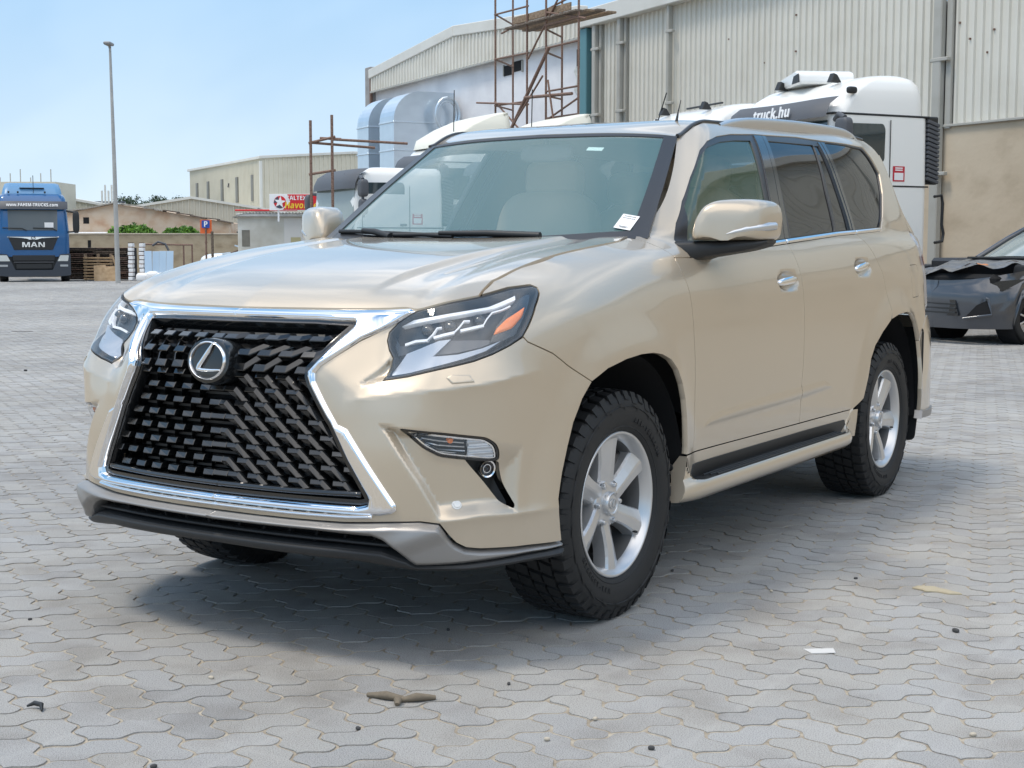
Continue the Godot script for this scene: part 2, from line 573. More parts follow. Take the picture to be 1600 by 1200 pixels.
var RECESS := PackedVector2Array([Vector2(0.592, 0.729), Vector2(0.658, 0.722), Vector2(0.80, 0.71), Vector2(1.06, 0.66), Vector2(1.03, 0.452), Vector2(0.90, 0.456), Vector2(0.776, 0.450), Vector2(0.710, 0.560), Vector2(0.611, 0.704)])
var PIT := PackedVector2Array([Vector2(0.61, 0.925), Vector2(0.572, 0.897), Vector2(0.512, 0.850), Vector2(0.53, 0.838), Vector2(0.60, 0.856), Vector2(0.62, 0.88)])
var SPEAR := PackedVector2Array([Vector2(2.255, 0.575), Vector2(2.319, 0.612), Vector2(2.426, 0.628), Vector2(2.87, 0.643), Vector2(3.233, 0.649), Vector2(3.52, 0.655), Vector2(3.66, 0.612), Vector2(3.25, 0.592), Vector2(2.88, 0.586), Vector2(2.477, 0.578)])

func oval(c: Vector2, rx: float, ry: float) -> PackedVector2Array:
	var o := PackedVector2Array()
	for i in 28: o.append(c + Vector2(cos(TAU * i / 28) * rx, sin(TAU * i / 28) * ry))
	return o

func near_edge(p: Vector2, a: Vector2, b: Vector2) -> float:
	return p.distance_to(Geometry2D.get_closest_point_to_segment(p, a, b))

func edge_rise(p: Vector2, poly: PackedVector2Array, widths: Array) -> float:
	if not Geometry2D.is_point_in_polygon(p, poly): return 0.0
	var r := 1.0
	for i in poly.size():
		var d := near_edge(p, poly[i], poly[(i + 1) % poly.size()])
		r = minf(r, d / (widths[i] if widths.size() > 1 else widths[0]))
	return r * r * (3 - 2 * r)

func crease(p: Vector2, pts: Array, w: float) -> float:
	if p.x < pts[0].x - 0.05 or p.x > pts[-1].x + 0.05: return 0.0
	for i in pts.size() - 1:
		if p.x <= pts[i + 1].x or i == pts.size() - 2:
			var t: float = (p.x - pts[i].x) / (pts[i + 1].x - pts[i].x)
			var yl: float = lerpf(pts[i].y, pts[i + 1].y, t)
			var f := clampf((p.x - pts[0].x + 0.05) / 0.05, 0, 1) * clampf((pts[-1].x + 0.05 - p.x) / 0.15, 0, 1)
			return exp(-absf(p.y - yl) / w) * f
	return 0.0

func relief(a: float, y: float) -> float:
	var o := 0.0
	var p := Vector2(a, y)
	if a > 0.95 and a < 2.45 and y < 1.15:
		var e := Vector2((a - 1.645) / 0.455, maxf(y - 0.40, 0.0) / 0.487).length()
		var t := clampf((1.30 - e) / 0.30, 0, 1)
		o += 0.016 * t * t * (3 - 2 * t)
	elif a > 3.75 and a < 5.15 and y < 1.15:
		var e := Vector2((a - 4.425) / 0.452, maxf(y - 0.40, 0.0) / 0.515).length()
		var t := clampf((1.26 - e) / 0.26, 0, 1)
		o += 0.022 * t * t * (3 - 2 * t)
	if a > 2.2 and a < 3.7 and y > 0.56 and y < 0.67:
		o += 0.0055 * edge_rise(p, SPEAR, [0.022])
	if a > 0.45 and a < 1.25 and y < 1.0:
		o += 0.010 * crease(p, [Vector2(0.53, 0.801), Vector2(0.767, 0.832), Vector2(0.925, 0.845), Vector2(1.10, 0.868)], 0.035)
		o += 0.010 * crease(p, [Vector2(0.80, 0.450), Vector2(0.901, 0.458), Vector2(1.028, 0.452), Vector2(1.20, 0.455)], 0.022)
		o -= 0.030 * edge_rise(p, RECESS, [0.020, 0.03, 0.10, 0.05, 0.045, 0.045, 0.024, 0.024, 0.020])
		o -= 0.022 * edge_rise(p, PIT, [0.02, 0.03, 0.012, 0.012, 0.02, 0.03])
	if y > 1.03 and y < 1.2:
		for c in [Vector2(3.07, 1.098), Vector2(4.0, 1.143)]:
			var e := Vector2((a - c.x) / 0.115, (y - c.y) / 0.042).length()
			if e < 1.0: o -= 0.018 * pow(1.0 - e * e, 0.6)
	return o

func skin(s: float, y: float, off := 0.0) -> Vector3:
	var a := absf(s)
	var fi := clampf(a / DS, 0.0, NS - 1.001)
	var i := int(fi)
	var f := fi - i
	var wa := [(1 - f) * (1 - f) * (1 - f) / 6, (3 * f * f * f - 6 * f * f + 4) / 6, (-3 * f * f * f + 3 * f * f + 3 * f + 1) / 6, f * f * f / 6]
	var fj := clampf((y - Y0) / DY, 0.0, NY - 1.001)
	var j := int(fj)
	var g := fj - j
	var wb := [(1 - g) * (1 - g) * (1 - g) / 6, (3 * g * g * g - 6 * g * g + 4) / 6, (-3 * g * g * g + 3 * g * g + 3 * g + 1) / 6, g * g * g / 6]
	var bx := 0.0; var bz := 0.0; var nx := 0.0; var nz := 0.0; var d := 0.0
	for k in 4:
		var q := i + k - 1
		var w: float = wa[k]
		var sg := 1.0
		if q < 0:
			q = -q; sg = -1.0
		q = mini(q, NS - 1)
		bx += w * sg * pbx[q]; bz += w * pbz[q]; nx += w * sg * pnx[q]; nz += w * pnz[q]
		var row := q * NY
		var r := 0.0
		for m in 4: r += wb[m] * inset[row + clampi(j + m - 1, 0, NY - 1)]
		d += w * r
	if bx > 0.9: d += pillar(bz, y)
	d -= off + relief(a, y)
	return Vector3((bx - nx * d) * (-1.0 if s < 0 else 1.0), y, bz - nz * d)

func skin_normal(s: float, y: float) -> Vector3:
	var e := 0.004
	var ds := skin(s + e, y) - skin(s - e, y)
	var dy := skin(s, y + e) - skin(s, y - e)
	var q := dy.cross(ds).normalized()
	var c := skin(s, y)
	if q.dot(Vector3(c.x, 0.0, c.z + 1.5)) < 0.0: q = -q
	return q

# distance from p to the nearest edge of the outline
func to_edge(p: Vector2, poly: PackedVector2Array) -> float:
	var r := 9.0
	for i in poly.size():
		var b := poly[(i + 1) % poly.size()]
		if poly[i].x < 0.001 and b.x < 0.001: continue
		r = minf(r, near_edge(p, poly[i], b))
	return r

# a panel of the skin: the outline «poly» (distance along, height), cut up in cells of h, lying «off» proud, its edge turned in by «turn»
func panel(mb: MB, poly: PackedVector2Array, h: float, off := 0.0, turn := 0.012, holes := [], round := 0.0, round_w := 0.0, shape = null, cuts := []) -> void:
	if Geometry2D.is_polygon_clockwise(poly): poly.reverse()
	var lo := poly[0]
	var hi := poly[0]
	for p in poly:
		lo = lo.min(p); hi = hi.max(p)
	var nx := int(ceil((hi.x - lo.x) / h))
	var ny := int(ceil((hi.y - lo.y) / h))
	var cut := {}
	if round > 0.0:
		for f in [0.3, 0.65, 1.0]: cuts = cuts + Array(Geometry2D.offset_polygon(poly, -round_w * f, Geometry2D.JOIN_MITER))
	for pl in [poly] + holes + cuts:
		for i in pl.size():
			var a: Vector2 = pl[i]
			var b: Vector2 = pl[(i + 1) % pl.size()]
			var steps := int(a.distance_to(b) / (h * 0.2)) + 1
			for k in steps + 1:
				var q := (a.lerp(b, float(k) / steps) - lo) / h
				for ox in [-0.02, 0.02]:
					for oy in [-0.02, 0.02]:
						cut[Vector2i(int(floor(q.x + ox)), int(floor(q.y + oy)))] = true
	var known := {}
	var put_vert := func(p: Vector2) -> int:
		var key := Vector2i(int(round(p.x * 40000)), int(round(p.y * 40000)))
		if not known.has(key):
			var o := off
			if round > 0.0:
				var r := clampf(1.0 - to_edge(p, poly) / round_w, 0.0, 1.0)
				o -= round * r * r
			if shape != null: o += shape.call(p)
			var nn: Vector3
			if round > 0.0 or shape != null:
				var e := 0.002
				var fo := func(q: Vector2) -> Vector3:
					var oo := off
					if round > 0.0:
						var r := clampf(1.0 - to_edge(q, poly) / round_w, 0.0, 1.0)
						if q.x > 0.003 and not Geometry2D.is_point_in_polygon(q, poly): r = 1.0
						oo -= round * r * r
					if shape != null: oo += shape.call(q)
					return skin(q.x, q.y, oo)
				nn = (fo.call(p + Vector2(0, e)) - fo.call(p - Vector2(0, e))).cross(fo.call(p + Vector2(e, 0)) - fo.call(p - Vector2(e, 0))).normalized()
				var ref := skin_normal(p.x, p.y)
				if nn.dot(ref) < 0.0: nn = -nn
			else: nn = skin_normal(p.x, p.y)
			known[key] = mb.vert(skin(p.x, p.y, o), nn, p)
		return known[key]
	for i in nx:
		for j in ny:
			var a := lo + Vector2(i, j) * h
			var cell := PackedVector2Array([a, a + Vector2(h, 0), a + Vector2(h, h), a + Vector2(0, h)])
			if not cut.has(Vector2i(i, j)):
				var m := a + Vector2(h, h) / 2
				if not Geometry2D.is_point_in_polygon(m, poly): continue
				var inside := false
				for hole in holes: inside = inside or Geometry2D.is_point_in_polygon(m, hole)
				if inside: continue
				var q := [put_vert.call(cell[0]), put_vert.call(cell[1]), put_vert.call(cell[2]), put_vert.call(cell[3])]
				mb.tri(q[0], q[1], q[2]); mb.tri(q[0], q[2], q[3])
				continue
			var bits := Geometry2D.intersect_polygons(cell, poly)
			for hole in holes:
				var rest := []
				for b in bits:
					if Geometry2D.is_polygon_clockwise(b): continue
					rest.append_array(Geometry2D.clip_polygons(b, hole))
				bits.assign(rest)
			for line in cuts:
				var rest := []
				for b in bits:
					if Geometry2D.is_polygon_clockwise(b): continue
					rest.append_array(Geometry2D.intersect_polygons(b, line))
					rest.append_array(Geometry2D.clip_polygons(b, line))
				bits.assign(rest)
			for b in bits:
				if b.size() < 3 or Geometry2D.is_polygon_clockwise(b): continue
				var idx := Geometry2D.triangulate_polygon(b)
				for k in range(0, idx.size(), 3):
					mb.tri(put_vert.call(b[idx[k]]), put_vert.call(b[idx[k + 1]]), put_vert.call(b[idx[k + 2]]))
	if turn > 0.0:
		for pl in [poly] + holes:
			for i in pl.size():
				var a: Vector2 = pl[i]
				var b: Vector2 = pl[(i + 1) % pl.size()]
				if a.x < 0.001 and b.x < 0.001: continue
				var steps := int(a.distance_to(b) / maxf(h, 0.012)) + 1
				var prev = null
				for k in steps + 1:
					var p := a.lerp(b, float(k) / steps)
					var nn := skin_normal(p.x, p.y)
					var o := off - round
					if shape != null: o += shape.call(p)
					var top := skin(p.x, p.y, o)
					if prev != null:
						var side: Vector3 = (top - prev[0]).cross(nn).normalized()
						var v0 := mb.vert(prev[0], (side + prev[1] * 0.4).normalized()); var v1 := mb.vert(top, (side + nn * 0.4).normalized())
						var v2 := mb.vert(top - nn * turn, side); var v3 := mb.vert(prev[0] - prev[1] * turn, side)
						mb.tri(v0, v1, v2); mb.tri(v0, v2, v3)
					prev = [top, nn]

func pts(a: Array) -> PackedVector2Array:
	var o := PackedVector2Array()
	for i in range(0, a.size(), 2): o.append(Vector2(a[i], a[i + 1]))
	return o

func shrink_half(p: PackedVector2Array, d: float) -> PackedVector2Array:
	var q := p.duplicate()
	for i in q.size():
		if q[i].x < 0.001: q[i].x = -0.2
	return shrink(q, d)

func shrink(p: PackedVector2Array, d: float) -> PackedVector2Array:
	var r := Geometry2D.offset_polygon(p, -d, Geometry2D.JOIN_MITER)
	var best := p
	var area := 0.0
	for q in r:
		var s := 0.0
		for i in q.size(): s += q[i].cross(q[(i + 1) % q.size()])
		if absf(s) > area:
			area = absf(s); best = q
	return best

# a soft curve through the points of an outline
func rounded(p: PackedVector2Array, r: float) -> PackedVector2Array:
	var o := PackedVector2Array()
	var m := p.size()
	for i in m:
		var a := p[(i - 1 + m) % m]
		var b := p[i]
		var c := p[(i + 1) % m]
		var d := minf(r, minf(a.distance_to(b), b.distance_to(c)) * 0.45)
		var q0 := b + (a - b).normalized() * d
		var q1 := b + (c - b).normalized() * d
		for k in 4:
			var t := k / 3.0
			o.append(q0.lerp(b, t).lerp(b.lerp(q1, t), t))
	return o


# ------------------------------------------------------------------ the wagon
const GAP := 0.0022
var HEAD = [0.705, 1.052, 0.860, 1.077, 0.982, 1.093, 1.113, 1.115, 1.210, 1.122, 1.224, 1.115, 1.216, 1.102, 1.163, 1.063, 1.105, 1.004, 1.077, 0.975, 1.025, 0.951, 0.957, 0.927, 0.894, 0.910, 0.778, 0.888, 0.678, 0.866, 0.592, 0.853, 0.597, 0.879, 0.609, 0.915, 0.588, 0.937, 0.574, 0.964, 0.576, 0.988, 0.608, 1.016, 0.652, 1.038]
var HOOD_GAP = [0.982, 1.096, 1.012, 1.111, 1.086, 1.138, 1.106, 1.142, 1.282, 1.177, 1.496, 1.211, 1.696, 1.236, 1.920, 1.258, 2.025, 1.272]

func sides(called: String, mb: MB, material: Material, car: Node, build = null) -> void:
	for m in [mb, mb.mirror()]:
		var o = put(called, m, material, car)
		if build != null: build.call(o, m != mb)

func skin_frame(s: float, y: float, off: float) -> Transform3D:
	var nn = skin_normal(s, y)
	var t = (skin(s + 0.005, y) - skin(s - 0.005, y)).normalized()
	return Transform3D(Basis(t, nn.cross(t), nn), skin(s, y) + nn * off)

func cup_lines(c: Vector2) -> Array:
	var o = []
	for k in [0.25, 0.5, 0.72, 0.88, 0.97]: o.append(oval(c, 0.115 * k, 0.042 * k))
	return o

func line_panel(mb: MB, path: PackedVector2Array, w: float, h: float, off: float, turn := 0.01, round := 0.0) -> void:
	var up = PackedVector2Array()
	var dn = PackedVector2Array()
	for i in path.size():
		var d = (path[mini(i + 1, path.size() - 1)] - path[maxi(i - 1, 0)]).normalized()
		up.append(path[i] + Vector2(-d.y, d.x) * w / 2)
		dn.append(path[i] - Vector2(-d.y, d.x) * w / 2)
	dn.reverse()
	up.append_array(dn)
	panel(mb, up, h, off, turn, [], round, w / 2)

func catmull(p: Array, t: float) -> Vector3:
	var f = clampf(t, 0, 1) * (p.size() - 1)
	var i = mini(int(f), p.size() - 2)
	var u = f - i
	var a: Vector3 = p[maxi(i - 1, 0)] if i > 0 else 2 * p[0] - p[1]
	var b: Vector3 = p[i]
	var c: Vector3 = p[i + 1]
	var d: Vector3 = p[i + 2] if i + 2 < p.size() else 2 * p[-1] - p[-2]
	return 0.5 * (2 * b + (c - a) * u + (2 * a - 5 * b + 4 * c - d) * u * u + (3 * b - a - 3 * c + d) * u * u * u)

# the same points spread evenly along the curve
func even(p: Array, k := 40) -> Array:
	var fine = []
	for i in k * 4 + 1: fine.append(catmull(p, i / (k * 4.0)))
	var acc = [0.0]
	for i in range(1, fine.size()): acc.append(acc[i - 1] + fine[i].distance_to(fine[i - 1]))
	var out = []
	var j = 0
	for i in k + 1:
		var d: float = acc[-1] * i / k
		while j < acc.size() - 2 and acc[j + 1] < d: j += 1
		out.append(fine[j].lerp(fine[j + 1], clampf((d - acc[j]) / maxf(acc[j + 1] - acc[j], 1e-9), 0, 1)))
	return out

# half of a symmetric cap: middle line, edge line, front line (middle to edge), rear line; u runs outward
func cap_point(mid: Array, edge: Array, front: Array, rear: Array, u: float, w: float) -> Vector3:
	var f = catmull(front, u)
	var r = catmull(rear, u)
	var m = catmull(mid, w)
	var e = catmull(edge, w)
	var g = u * u
	var a = f.lerp(r, w)
	var b = m.lerp(e, g)
	var c: Vector3 = front[0].lerp(front[-1], g).lerp(rear[0].lerp(rear[-1], g), w)
	var p = a + b - c
	return p

func cap_sheet(mb: MB, mid: Array, edge: Array, front: Array, rear: Array, nu: int, nw: int, u0 := -1.0, u1 := 1.0, w0 := 0.0, w1 := 1.0, lift = null) -> void:
	var rows = []
	for j in nw + 1:
		var row = []
		for i in nu + 1:
			var u = lerpf(u0, u1, float(i) / nu)
			var w = lerpf(w0, w1, float(j) / nw)
			var p = cap_point(mid, edge, front, rear, absf(u), w)
			if u < 0: p.x = -p.x
			if lift != null: p += lift.call(u, w)
			row.append(p)
		rows.append(row)
	mb.sheet(rows, Vector3(0, 1, 0.3), false, true)
	# turned-in edges
	for side in [rows[0], rows[-1], rows.map(func(r): return r[0]), rows.map(func(r): return r[-1])]:
		var low = []
		for p in side: low.append(p - Vector3(0, 0.012, 0))
		mb.sheet([side, low], Vector3(0, 0.9, -0.5))

func car_materials() -> void:
	M.paint = mat(0.535, 0.455, 0.35, 0.33, 0.45, {"clearcoat_enabled": true, "clearcoat": 1.0, "clearcoat_roughness": 0.02})
	M.chrome = mat(0.88, 0.88, 0.89, 0.06, 1.0)
	M.satin = mat(0.62, 0.63, 0.64, 0.30, 0.85)
	M.gloss_black = mat(0.010, 0.011, 0.012, 0.12, 0.0, {"clearcoat_enabled": true, "clearcoat": 0.6, "clearcoat_roughness": 0.03})
	M.grille = mat(0.007, 0.0075, 0.008, 0.22, 0.0, {"clearcoat_enabled": true, "clearcoat": 0.5, "clearcoat_roughness": 0.08})
	M.black = mat(0.016, 0.017, 0.018, 0.5)
	M.deep = mat(0.006, 0.006, 0.007, 0.9)
	M.trim = mat(0.03, 0.031, 0.034, 0.32)
	M.skid = mat(0.30, 0.29, 0.28, 0.42, 0.55)
	M.rubber = mat(0.012, 0.0125, 0.013, 0.66)
	M.alloy = mat(0.60, 0.60, 0.60, 0.33, 0.75, {"clearcoat_enabled": true, "clearcoat": 0.4, "clearcoat_roughness": 0.1})
	M.wind_glass = glass(0.34, 0.60, 0.60, 0.22)
	M.front_glass = glass(0.10, 0.17, 0.11, 0.42)
	M.dark_glass = mat(0.006, 0.006, 0.006, 0.02)
	M.lens = glass(0.7, 0.85, 1.0, 0.06)
	M.white_bar = mat(0.85, 0.86, 0.88, 0.3)
	M.amber = mat(0.85, 0.20, 0.012, 0.18, 0.0, {"clearcoat_enabled": true, "clearcoat": 1.0})
	M.red = mat(0.45, 0.02, 0.015, 0.2)
	M.leather = mat(0.42, 0.34, 0.25, 0.6)
	M.dash = mat(0.11, 0.105, 0.10, 0.6)
	M.wood = mat(0.20, 0.075, 0.03, 0.25)
	M.paper = mat(0.80, 0.80, 0.79, 0.6)
	M.paper_grey = mat(0.32, 0.33, 0.34, 0.7)
	M.white_plastic = mat(0.72, 0.72, 0.70, 0.45)
	M.barrel = mat(0.20, 0.20, 0.20, 0.45, 0.7)
	M.disc = mat(0.10, 0.095, 0.09, 0.45, 0.7)

func wagon() -> void:
	var car = thing("suv", "beige off-road SUV with black mesh grille and chrome frame, parked on pavers", "suv")
	prepare_skin()
	# --- nose: bumper skin with the openings for grille and fog lamps
	var foglamp = rounded(pts([0.655, 0.720, 0.80, 0.706, 0.922, 0.688, 0.956, 0.668, 0.972, 0.643, 0.980, 0.612, 0.942, 0.612, 0.783, 0.634, 0.731, 0.659, 0.690, 0.690]), 0.015)
	var pocket = rounded(pts([0.860, 0.626, 0.980, 0.611, 0.996, 0.551, 1.024, 0.478, 1.019, 0.468, 0.984, 0.489, 0.930, 0.552]), 0.01)
	var bumper = pts([0.0, 0.432, 0.30, 0.433, 0.484, 0.436, 0.64, 0.446, 0.72, 0.449, 0.776, 0.442, 0.805, 0.405, 0.827, 0.383, 0.858, 0.366, 0.905, 0.358, 1.034, 0.349, 1.212, 0.344,
		1.203, 0.383, 1.189, 0.453, 1.189, 0.479, 1.207, 0.558, 1.232, 0.633, 1.261, 0.704, 1.308, 0.774, 1.361, 0.823,
		1.254, 0.881, 1.192, 0.920, 1.129, 0.945, 1.094, 0.959, 1.079, 0.974])
	var hl = pts(HEAD)
	var hl_low = PackedVector2Array()
	for k in range(10, hl.size()): hl_low.append(hl[k])
	bumper.append_array(hl_low)
	bumper.append_array(pts([0.69, 1.048, 0.60, 1.020, 0.49, 0.965, 0.392, 0.888, 0.382, 0.866, 0.39, 0.840, 0.45, 0.735, 0.51, 0.63, 0.585, 0.515, 0.575, 0.488, 0.53, 0.475, 0.3, 0.468, 0.0, 0.466]))
	var mb = MB.new()
	var both_fog = Geometry2D.merge_polygons(Geometry2D.offset_polygon(foglamp, 0.001)[0], pocket)
	var lines = [RECESS, shrink(RECESS, 0.010), shrink(RECESS, 0.020), PIT, shrink(PIT, 0.010)]
	lines.append(pts([0.40, 0.80, 0.53, 0.801, 0.767, 0.832, 0.925, 0.845, 1.10, 0.868, 1.5, 0.88, 1.5, 0.1, 0.4, 0.1]))
	lines.append(pts([0.70, 0.44, 0.80, 0.450, 0.901, 0.458, 1.028, 0.452, 1.20, 0.455, 1.5, 0.455, 1.5, 0.1, 0.7, 0.1]))
	panel(mb, shrink_half(bumper, GAP), 0.010, 0.0, 0.02, [both_fog[0]], 0.0, 0.0, null, lines)
	var bo = put("front_bumper", mb.both(), M.paint, car)
	# sprayer lids and parking sensors on the bumper
	mb = MB.new()
	panel(mb, pts([0.801, 0.866, 0.817, 0.874, 0.872, 0.873, 0.885, 0.852, 0.816, 0.849]), 0.006, 0.004, 0.012, [], 0.002, 0.004)
	sides("washer_lid", mb, M.paint, bo)
	mb = MB.new()
	var xf = skin_frame(0.836, 0.490, 0.003)
	var ax = Basis(xf.basis.z, xf.basis.x, xf.basis.y)
	mb.lathe([Vector2(0.0, 0.004), Vector2(0.009, 0.004), Vector2(0.011, 0.001), Vector2(0.014, 0.001), Vector2(0.0155, -0.002), Vector2(0.0155, -0.006)], xf.origin, ax, 24)
	sides("parking_sensor", mb, M.white_plastic, bo)
	# fog lamps: black bezel, chrome-rimmed lamp with ribs, clear lens, round lamp beneath
	mb = MB.new()
	panel(mb, Geometry2D.offset_polygon(both_fog[0], 0.002)[0], 0.012, -0.045, 0.0)
	sides("fog_lamp_recess", mb, M.black, car)
	mb = MB.new()
	panel(mb, foglamp, 0.008, -0.004, 0.03, [shrink(foglamp, 0.006)])
	sides("fog_lamp_surround", mb, M.gloss_black, car)
	mb = MB.new()
	panel(mb, shrink(foglamp, 0.008), 0.006, -0.008, 0.01, [shrink(foglamp, 0.0125)])
	sides("fog_lamp_rim", mb, M.chrome, car)
	mb = MB.new()
	var white_end = Geometry2D.intersect_polygons(shrink(foglamp, 0.0125), pts([0.862, 0.72, 1.0, 0.72, 1.0, 0.6, 0.885, 0.6, 0.874, 0.65]))
	panel(mb, white_end[0], 0.006, -0.012, 0.01, [], 0.0, 0.0, func(p): return 0.004 * sin(p.y * 700.0))
	sides("fog_lamp_reflector", mb, M.white_bar, car)
	mb = MB.new()
	for k in 5: line_panel(mb, pts([0.705 + k * 0.018, 0.700 - k * 0.013, 0.78, 0.694 - k * 0.0135, 0.858 + k * 0.004, 0.684 - k * 0.0125]), 0.003, 0.012, -0.025, 0.004)
	sides("fog_lamp_rib", mb, M.satin, car)
	mb = MB.new()
	var fx = skin_frame(0.815, 0.672, -0.03)
	mb.lathe([Vector2(0.0, 0.012), Vector2(0.008, 0.010), Vector2(0.011, 0.0)], fx.origin, Basis(fx.basis.z, fx.basis.x, fx.basis.y), 16)
	sides("indicator_bulb", mb, M.amber, car)
	mb = MB.new()
	panel(mb, shrink(foglamp, 0.011), 0.010, -0.005, 0.0)
	sides("fog_lamp_lens", mb, M.lens, car)
	mb = MB.new()
	fx = skin_frame(0.957, 0.584, -0.022)
	var fb = Basis(fx.basis.z, fx.basis.x, fx.basis.y)
	mb.lathe([Vector2(0.027, -0.02), Vector2(0.0275, 0.002), Vector2(0.026, 0.004), Vector2(0.022, 0.002), Vector2(0.0195, -0.012)], fx.origin, fb, 28)
	mb.lathe([Vector2(0.0125, -0.006), Vector2(0.0135, -0.001), Vector2(0.0115, -0.001), Vector2(0.0105, -0.008)], fx.origin, fb, 24)
	sides("round_lamp_ring", mb, M.chrome, car)
	mb = MB.new()
	mb.lathe([Vector2(0.0, -0.003), Vector2(0.006, -0.0045), Vector2(0.0105, -0.009), Vector2(0.0195, -0.012)], fx.origin, fb, 24)
	sides("round_lamp", mb, M.gloss_black, car)
	# --- grille
	var gr = part_node("grille", car)
	var opening = pts([0.0, 1.028, 0.311, 1.0275, 0.452, 1.022, 0.456, 1.008, 0.36, 0.880, 0.361, 0.862, 0.371, 0.838, 0.428, 0.745, 0.440, 0.730, 0.495, 0.624, 0.563, 0.513, 0.559, 0.495, 0.530, 0.489, 0.0, 0.485])
	mb = MB.new()
	panel(mb, Geometry2D.offset_polygon(opening, 0.02)[0], 0.03, -0.085, 0.0)
	put("back_panel", mb.both(), M.deep, gr)
	mb = MB.new()
	panel(mb, opening, 0.012, -0.010, 0.04, [shrink_half(opening, 0.016)], 0.004, 0.008)
	put("inner_frame", mb.both(), M.gloss_black, gr)
	mb = MB.new()
	line_panel(mb, pts([0.0, 0.513, 0.3, 0.515, 0.533, 0.520]), 0.016, 0.014, -0.006, 0.03, 0.006)
	put("lower_bar", mb.both(), M.gloss_black, gr)
	var blades = []
	for up in [true, false]:
		var g = MB.new()
		if up:   # a bar below and a leg rising outward
			g.put(blade([Vector2(-0.034, -0.022), Vector2(0.014, -0.022), Vector2(0.064, 0.031), Vector2(0.036, 0.031), Vector2(0.011, 0.003), Vector2(-0.030, 0.003)], 0.026, 0.25, 0.5), Transform3D.IDENTITY)
		else:    # a bar above, a leg falling outward and a dark cheek between them
			g.put(blade([Vector2(-0.032, 0.019), Vector2(0.014, 0.019), Vector2(0.060, -0.026), Vector2(0.040, -0.026), Vector2(0.008, 0.004), Vector2(-0.028, 0.004)], 0.022, 0.70, 0.85), Transform3D.IDENTITY)
			g.put(blade([Vector2(-0.026, 0.003), Vector2(0.010, 0.003), Vector2(0.040, -0.026), Vector2(0.004, -0.026)], 0.012, -0.55, 0.85), Transform3D(Basis.IDENTITY, Vector3(0, 0, -0.013)))
		var other = MB.new()
		if up: other = g.mirror()
		else: other.put(blade([Vector2(-0.032, 0.019), Vector2(0.014, 0.019), Vector2(0.060, -0.026), Vector2(0.040, -0.026), Vector2(0.008, 0.001), Vector2(-0.032, 0.001)], 0.034, 0.60, 1.6).mirror(), Transform3D.IDENTITY)
		blades.append([g.mesh(), other.mesh()])
	var room = shrink_half(opening, 0.010)
	for r in 11:
		var up = r < 3
		var y = 0.985 - r * 0.0465 if up else 0.845 - (r - 3) * 0.0445
		for k in 8:
			var s = 0.036 + k * 0.0800 + (0.0 if up else (-0.016 if r % 2 else 0.024)) - (0.008 * r if up else 0.0)
			if s < 0.015: continue
			if not (Geometry2D.is_point_in_polygon(Vector2(s - 0.02, y), room) and Geometry2D.is_point_in_polygon(Vector2(s + 0.028, y + (0.012 if up else -0.012)), opening)): continue
			if Vector2(s / 1.25, y - 0.889).length() < 0.062: continue
			for sg in 2:
				var fr = skin_frame(-s if sg else s, y, -0.024)
				var o = put("blade", blades[0 if up else 1][sg], M.grille, gr)
				o.transform = fr
	var mid = blade([Vector2(-0.029, 0.019), Vector2(0.029, 0.019), Vector2(0.029, 0.003), Vector2(-0.029, 0.003)], 0.03, 0.65, 0.0).mesh()
	for r in [4, 6, 8, 10]:
		var o = put("blade", mid, M.grille, gr)
		o.transform = skin_frame(0.0, 0.845 - (r - 3) * 0.0445 - 0.0445 * 0.0, -0.024)
	# fine lattice behind the blades
	mb = MB.new()
	for r in 11:
		line_panel(mb, pts([0.0, 1.02 - r * 0.046, 0.25, 1.02 - r * 0.046, 0.345 if r < 4 else 0.38, 1.02 - r * 0.046]), 0.008, 0.05, -0.055, 0.02)
	put("lattice", mb.both(), M.black, gr)
	# chrome frame
	mb = MB.new()
	var outer = pts([0.0, 1.050, 0.30, 1.050, 0.55, 1.053, 0.664, 1.058, 0.694, 1.050, 0.636, 1.031, 0.494, 0.970, 0.400, 0.893, 0.388, 0.873, 0.391, 0.849, 0.427, 0.787, 0.466, 0.724, 0.474, 0.722, 0.496, 0.713, 0.648, 0.497, 0.650, 0.482, 0.634, 0.471, 0.60, 0.4645, 0.53, 0.4635, 0.0, 0.4615])
	var inner = pts([0.0, 1.030, 0.311, 1.029, 0.455, 1.023, 0.460, 1.008, 0.364, 0.880, 0.364, 0.862, 0.373, 0.839, 0.430, 0.746, 0.442, 0.731, 0.497, 0.625, 0.565, 0.513, 0.561, 0.493, 0.530, 0.486, 0.0, 0.482])
	inner.reverse()
	outer.append_array(inner)
	panel(mb, outer, 0.010, 0.016, 0.03, [], 0.012, 0.012)
	put("grille_surround", mb.both(), M.chrome, car)
	mb = MB.new()
	line_panel(mb, pts([0.0, 0.452, 0.3, 0.4525, 0.50, 0.455, 0.575, 0.460]), 0.0105, 0.008, 0.014, 0.02, 0.006)
	put("lower_chrome_strip", mb.both(), M.chrome, car)
	mb = MB.new()
	for k in 9: panel(mb, pts([0.004 + k * 0.06, 0.4585, 0.052 + k * 0.06, 0.4585, 0.052 + k * 0.06, 0.4605, 0.004 + k * 0.06, 0.4605]), 0.02, 0.004, 0.0)
	put("lower_slot", mb.both(), M.deep, car)
	# badge
	var bd = part_node("badge", car)
	var bx = skin_frame(0.0, 0.892, 0.012)
	var bb = Basis(Vector3(0, 0.13, 1).normalized(), Vector3(1.25, 0, 0), Vector3(0, 0.99, -0.13))
	mb = MB.new()
	mb.lathe([Vector2(0.0, 0.014), Vector2(0.05, 0.014), Vector2(0.0685, 0.011), Vector2(0.071, 0.004), Vector2(0.071, -0.07)], bx.origin, bb, 48)
	put("disc", mb, M.gloss_black, bd)
	mb = MB.new()
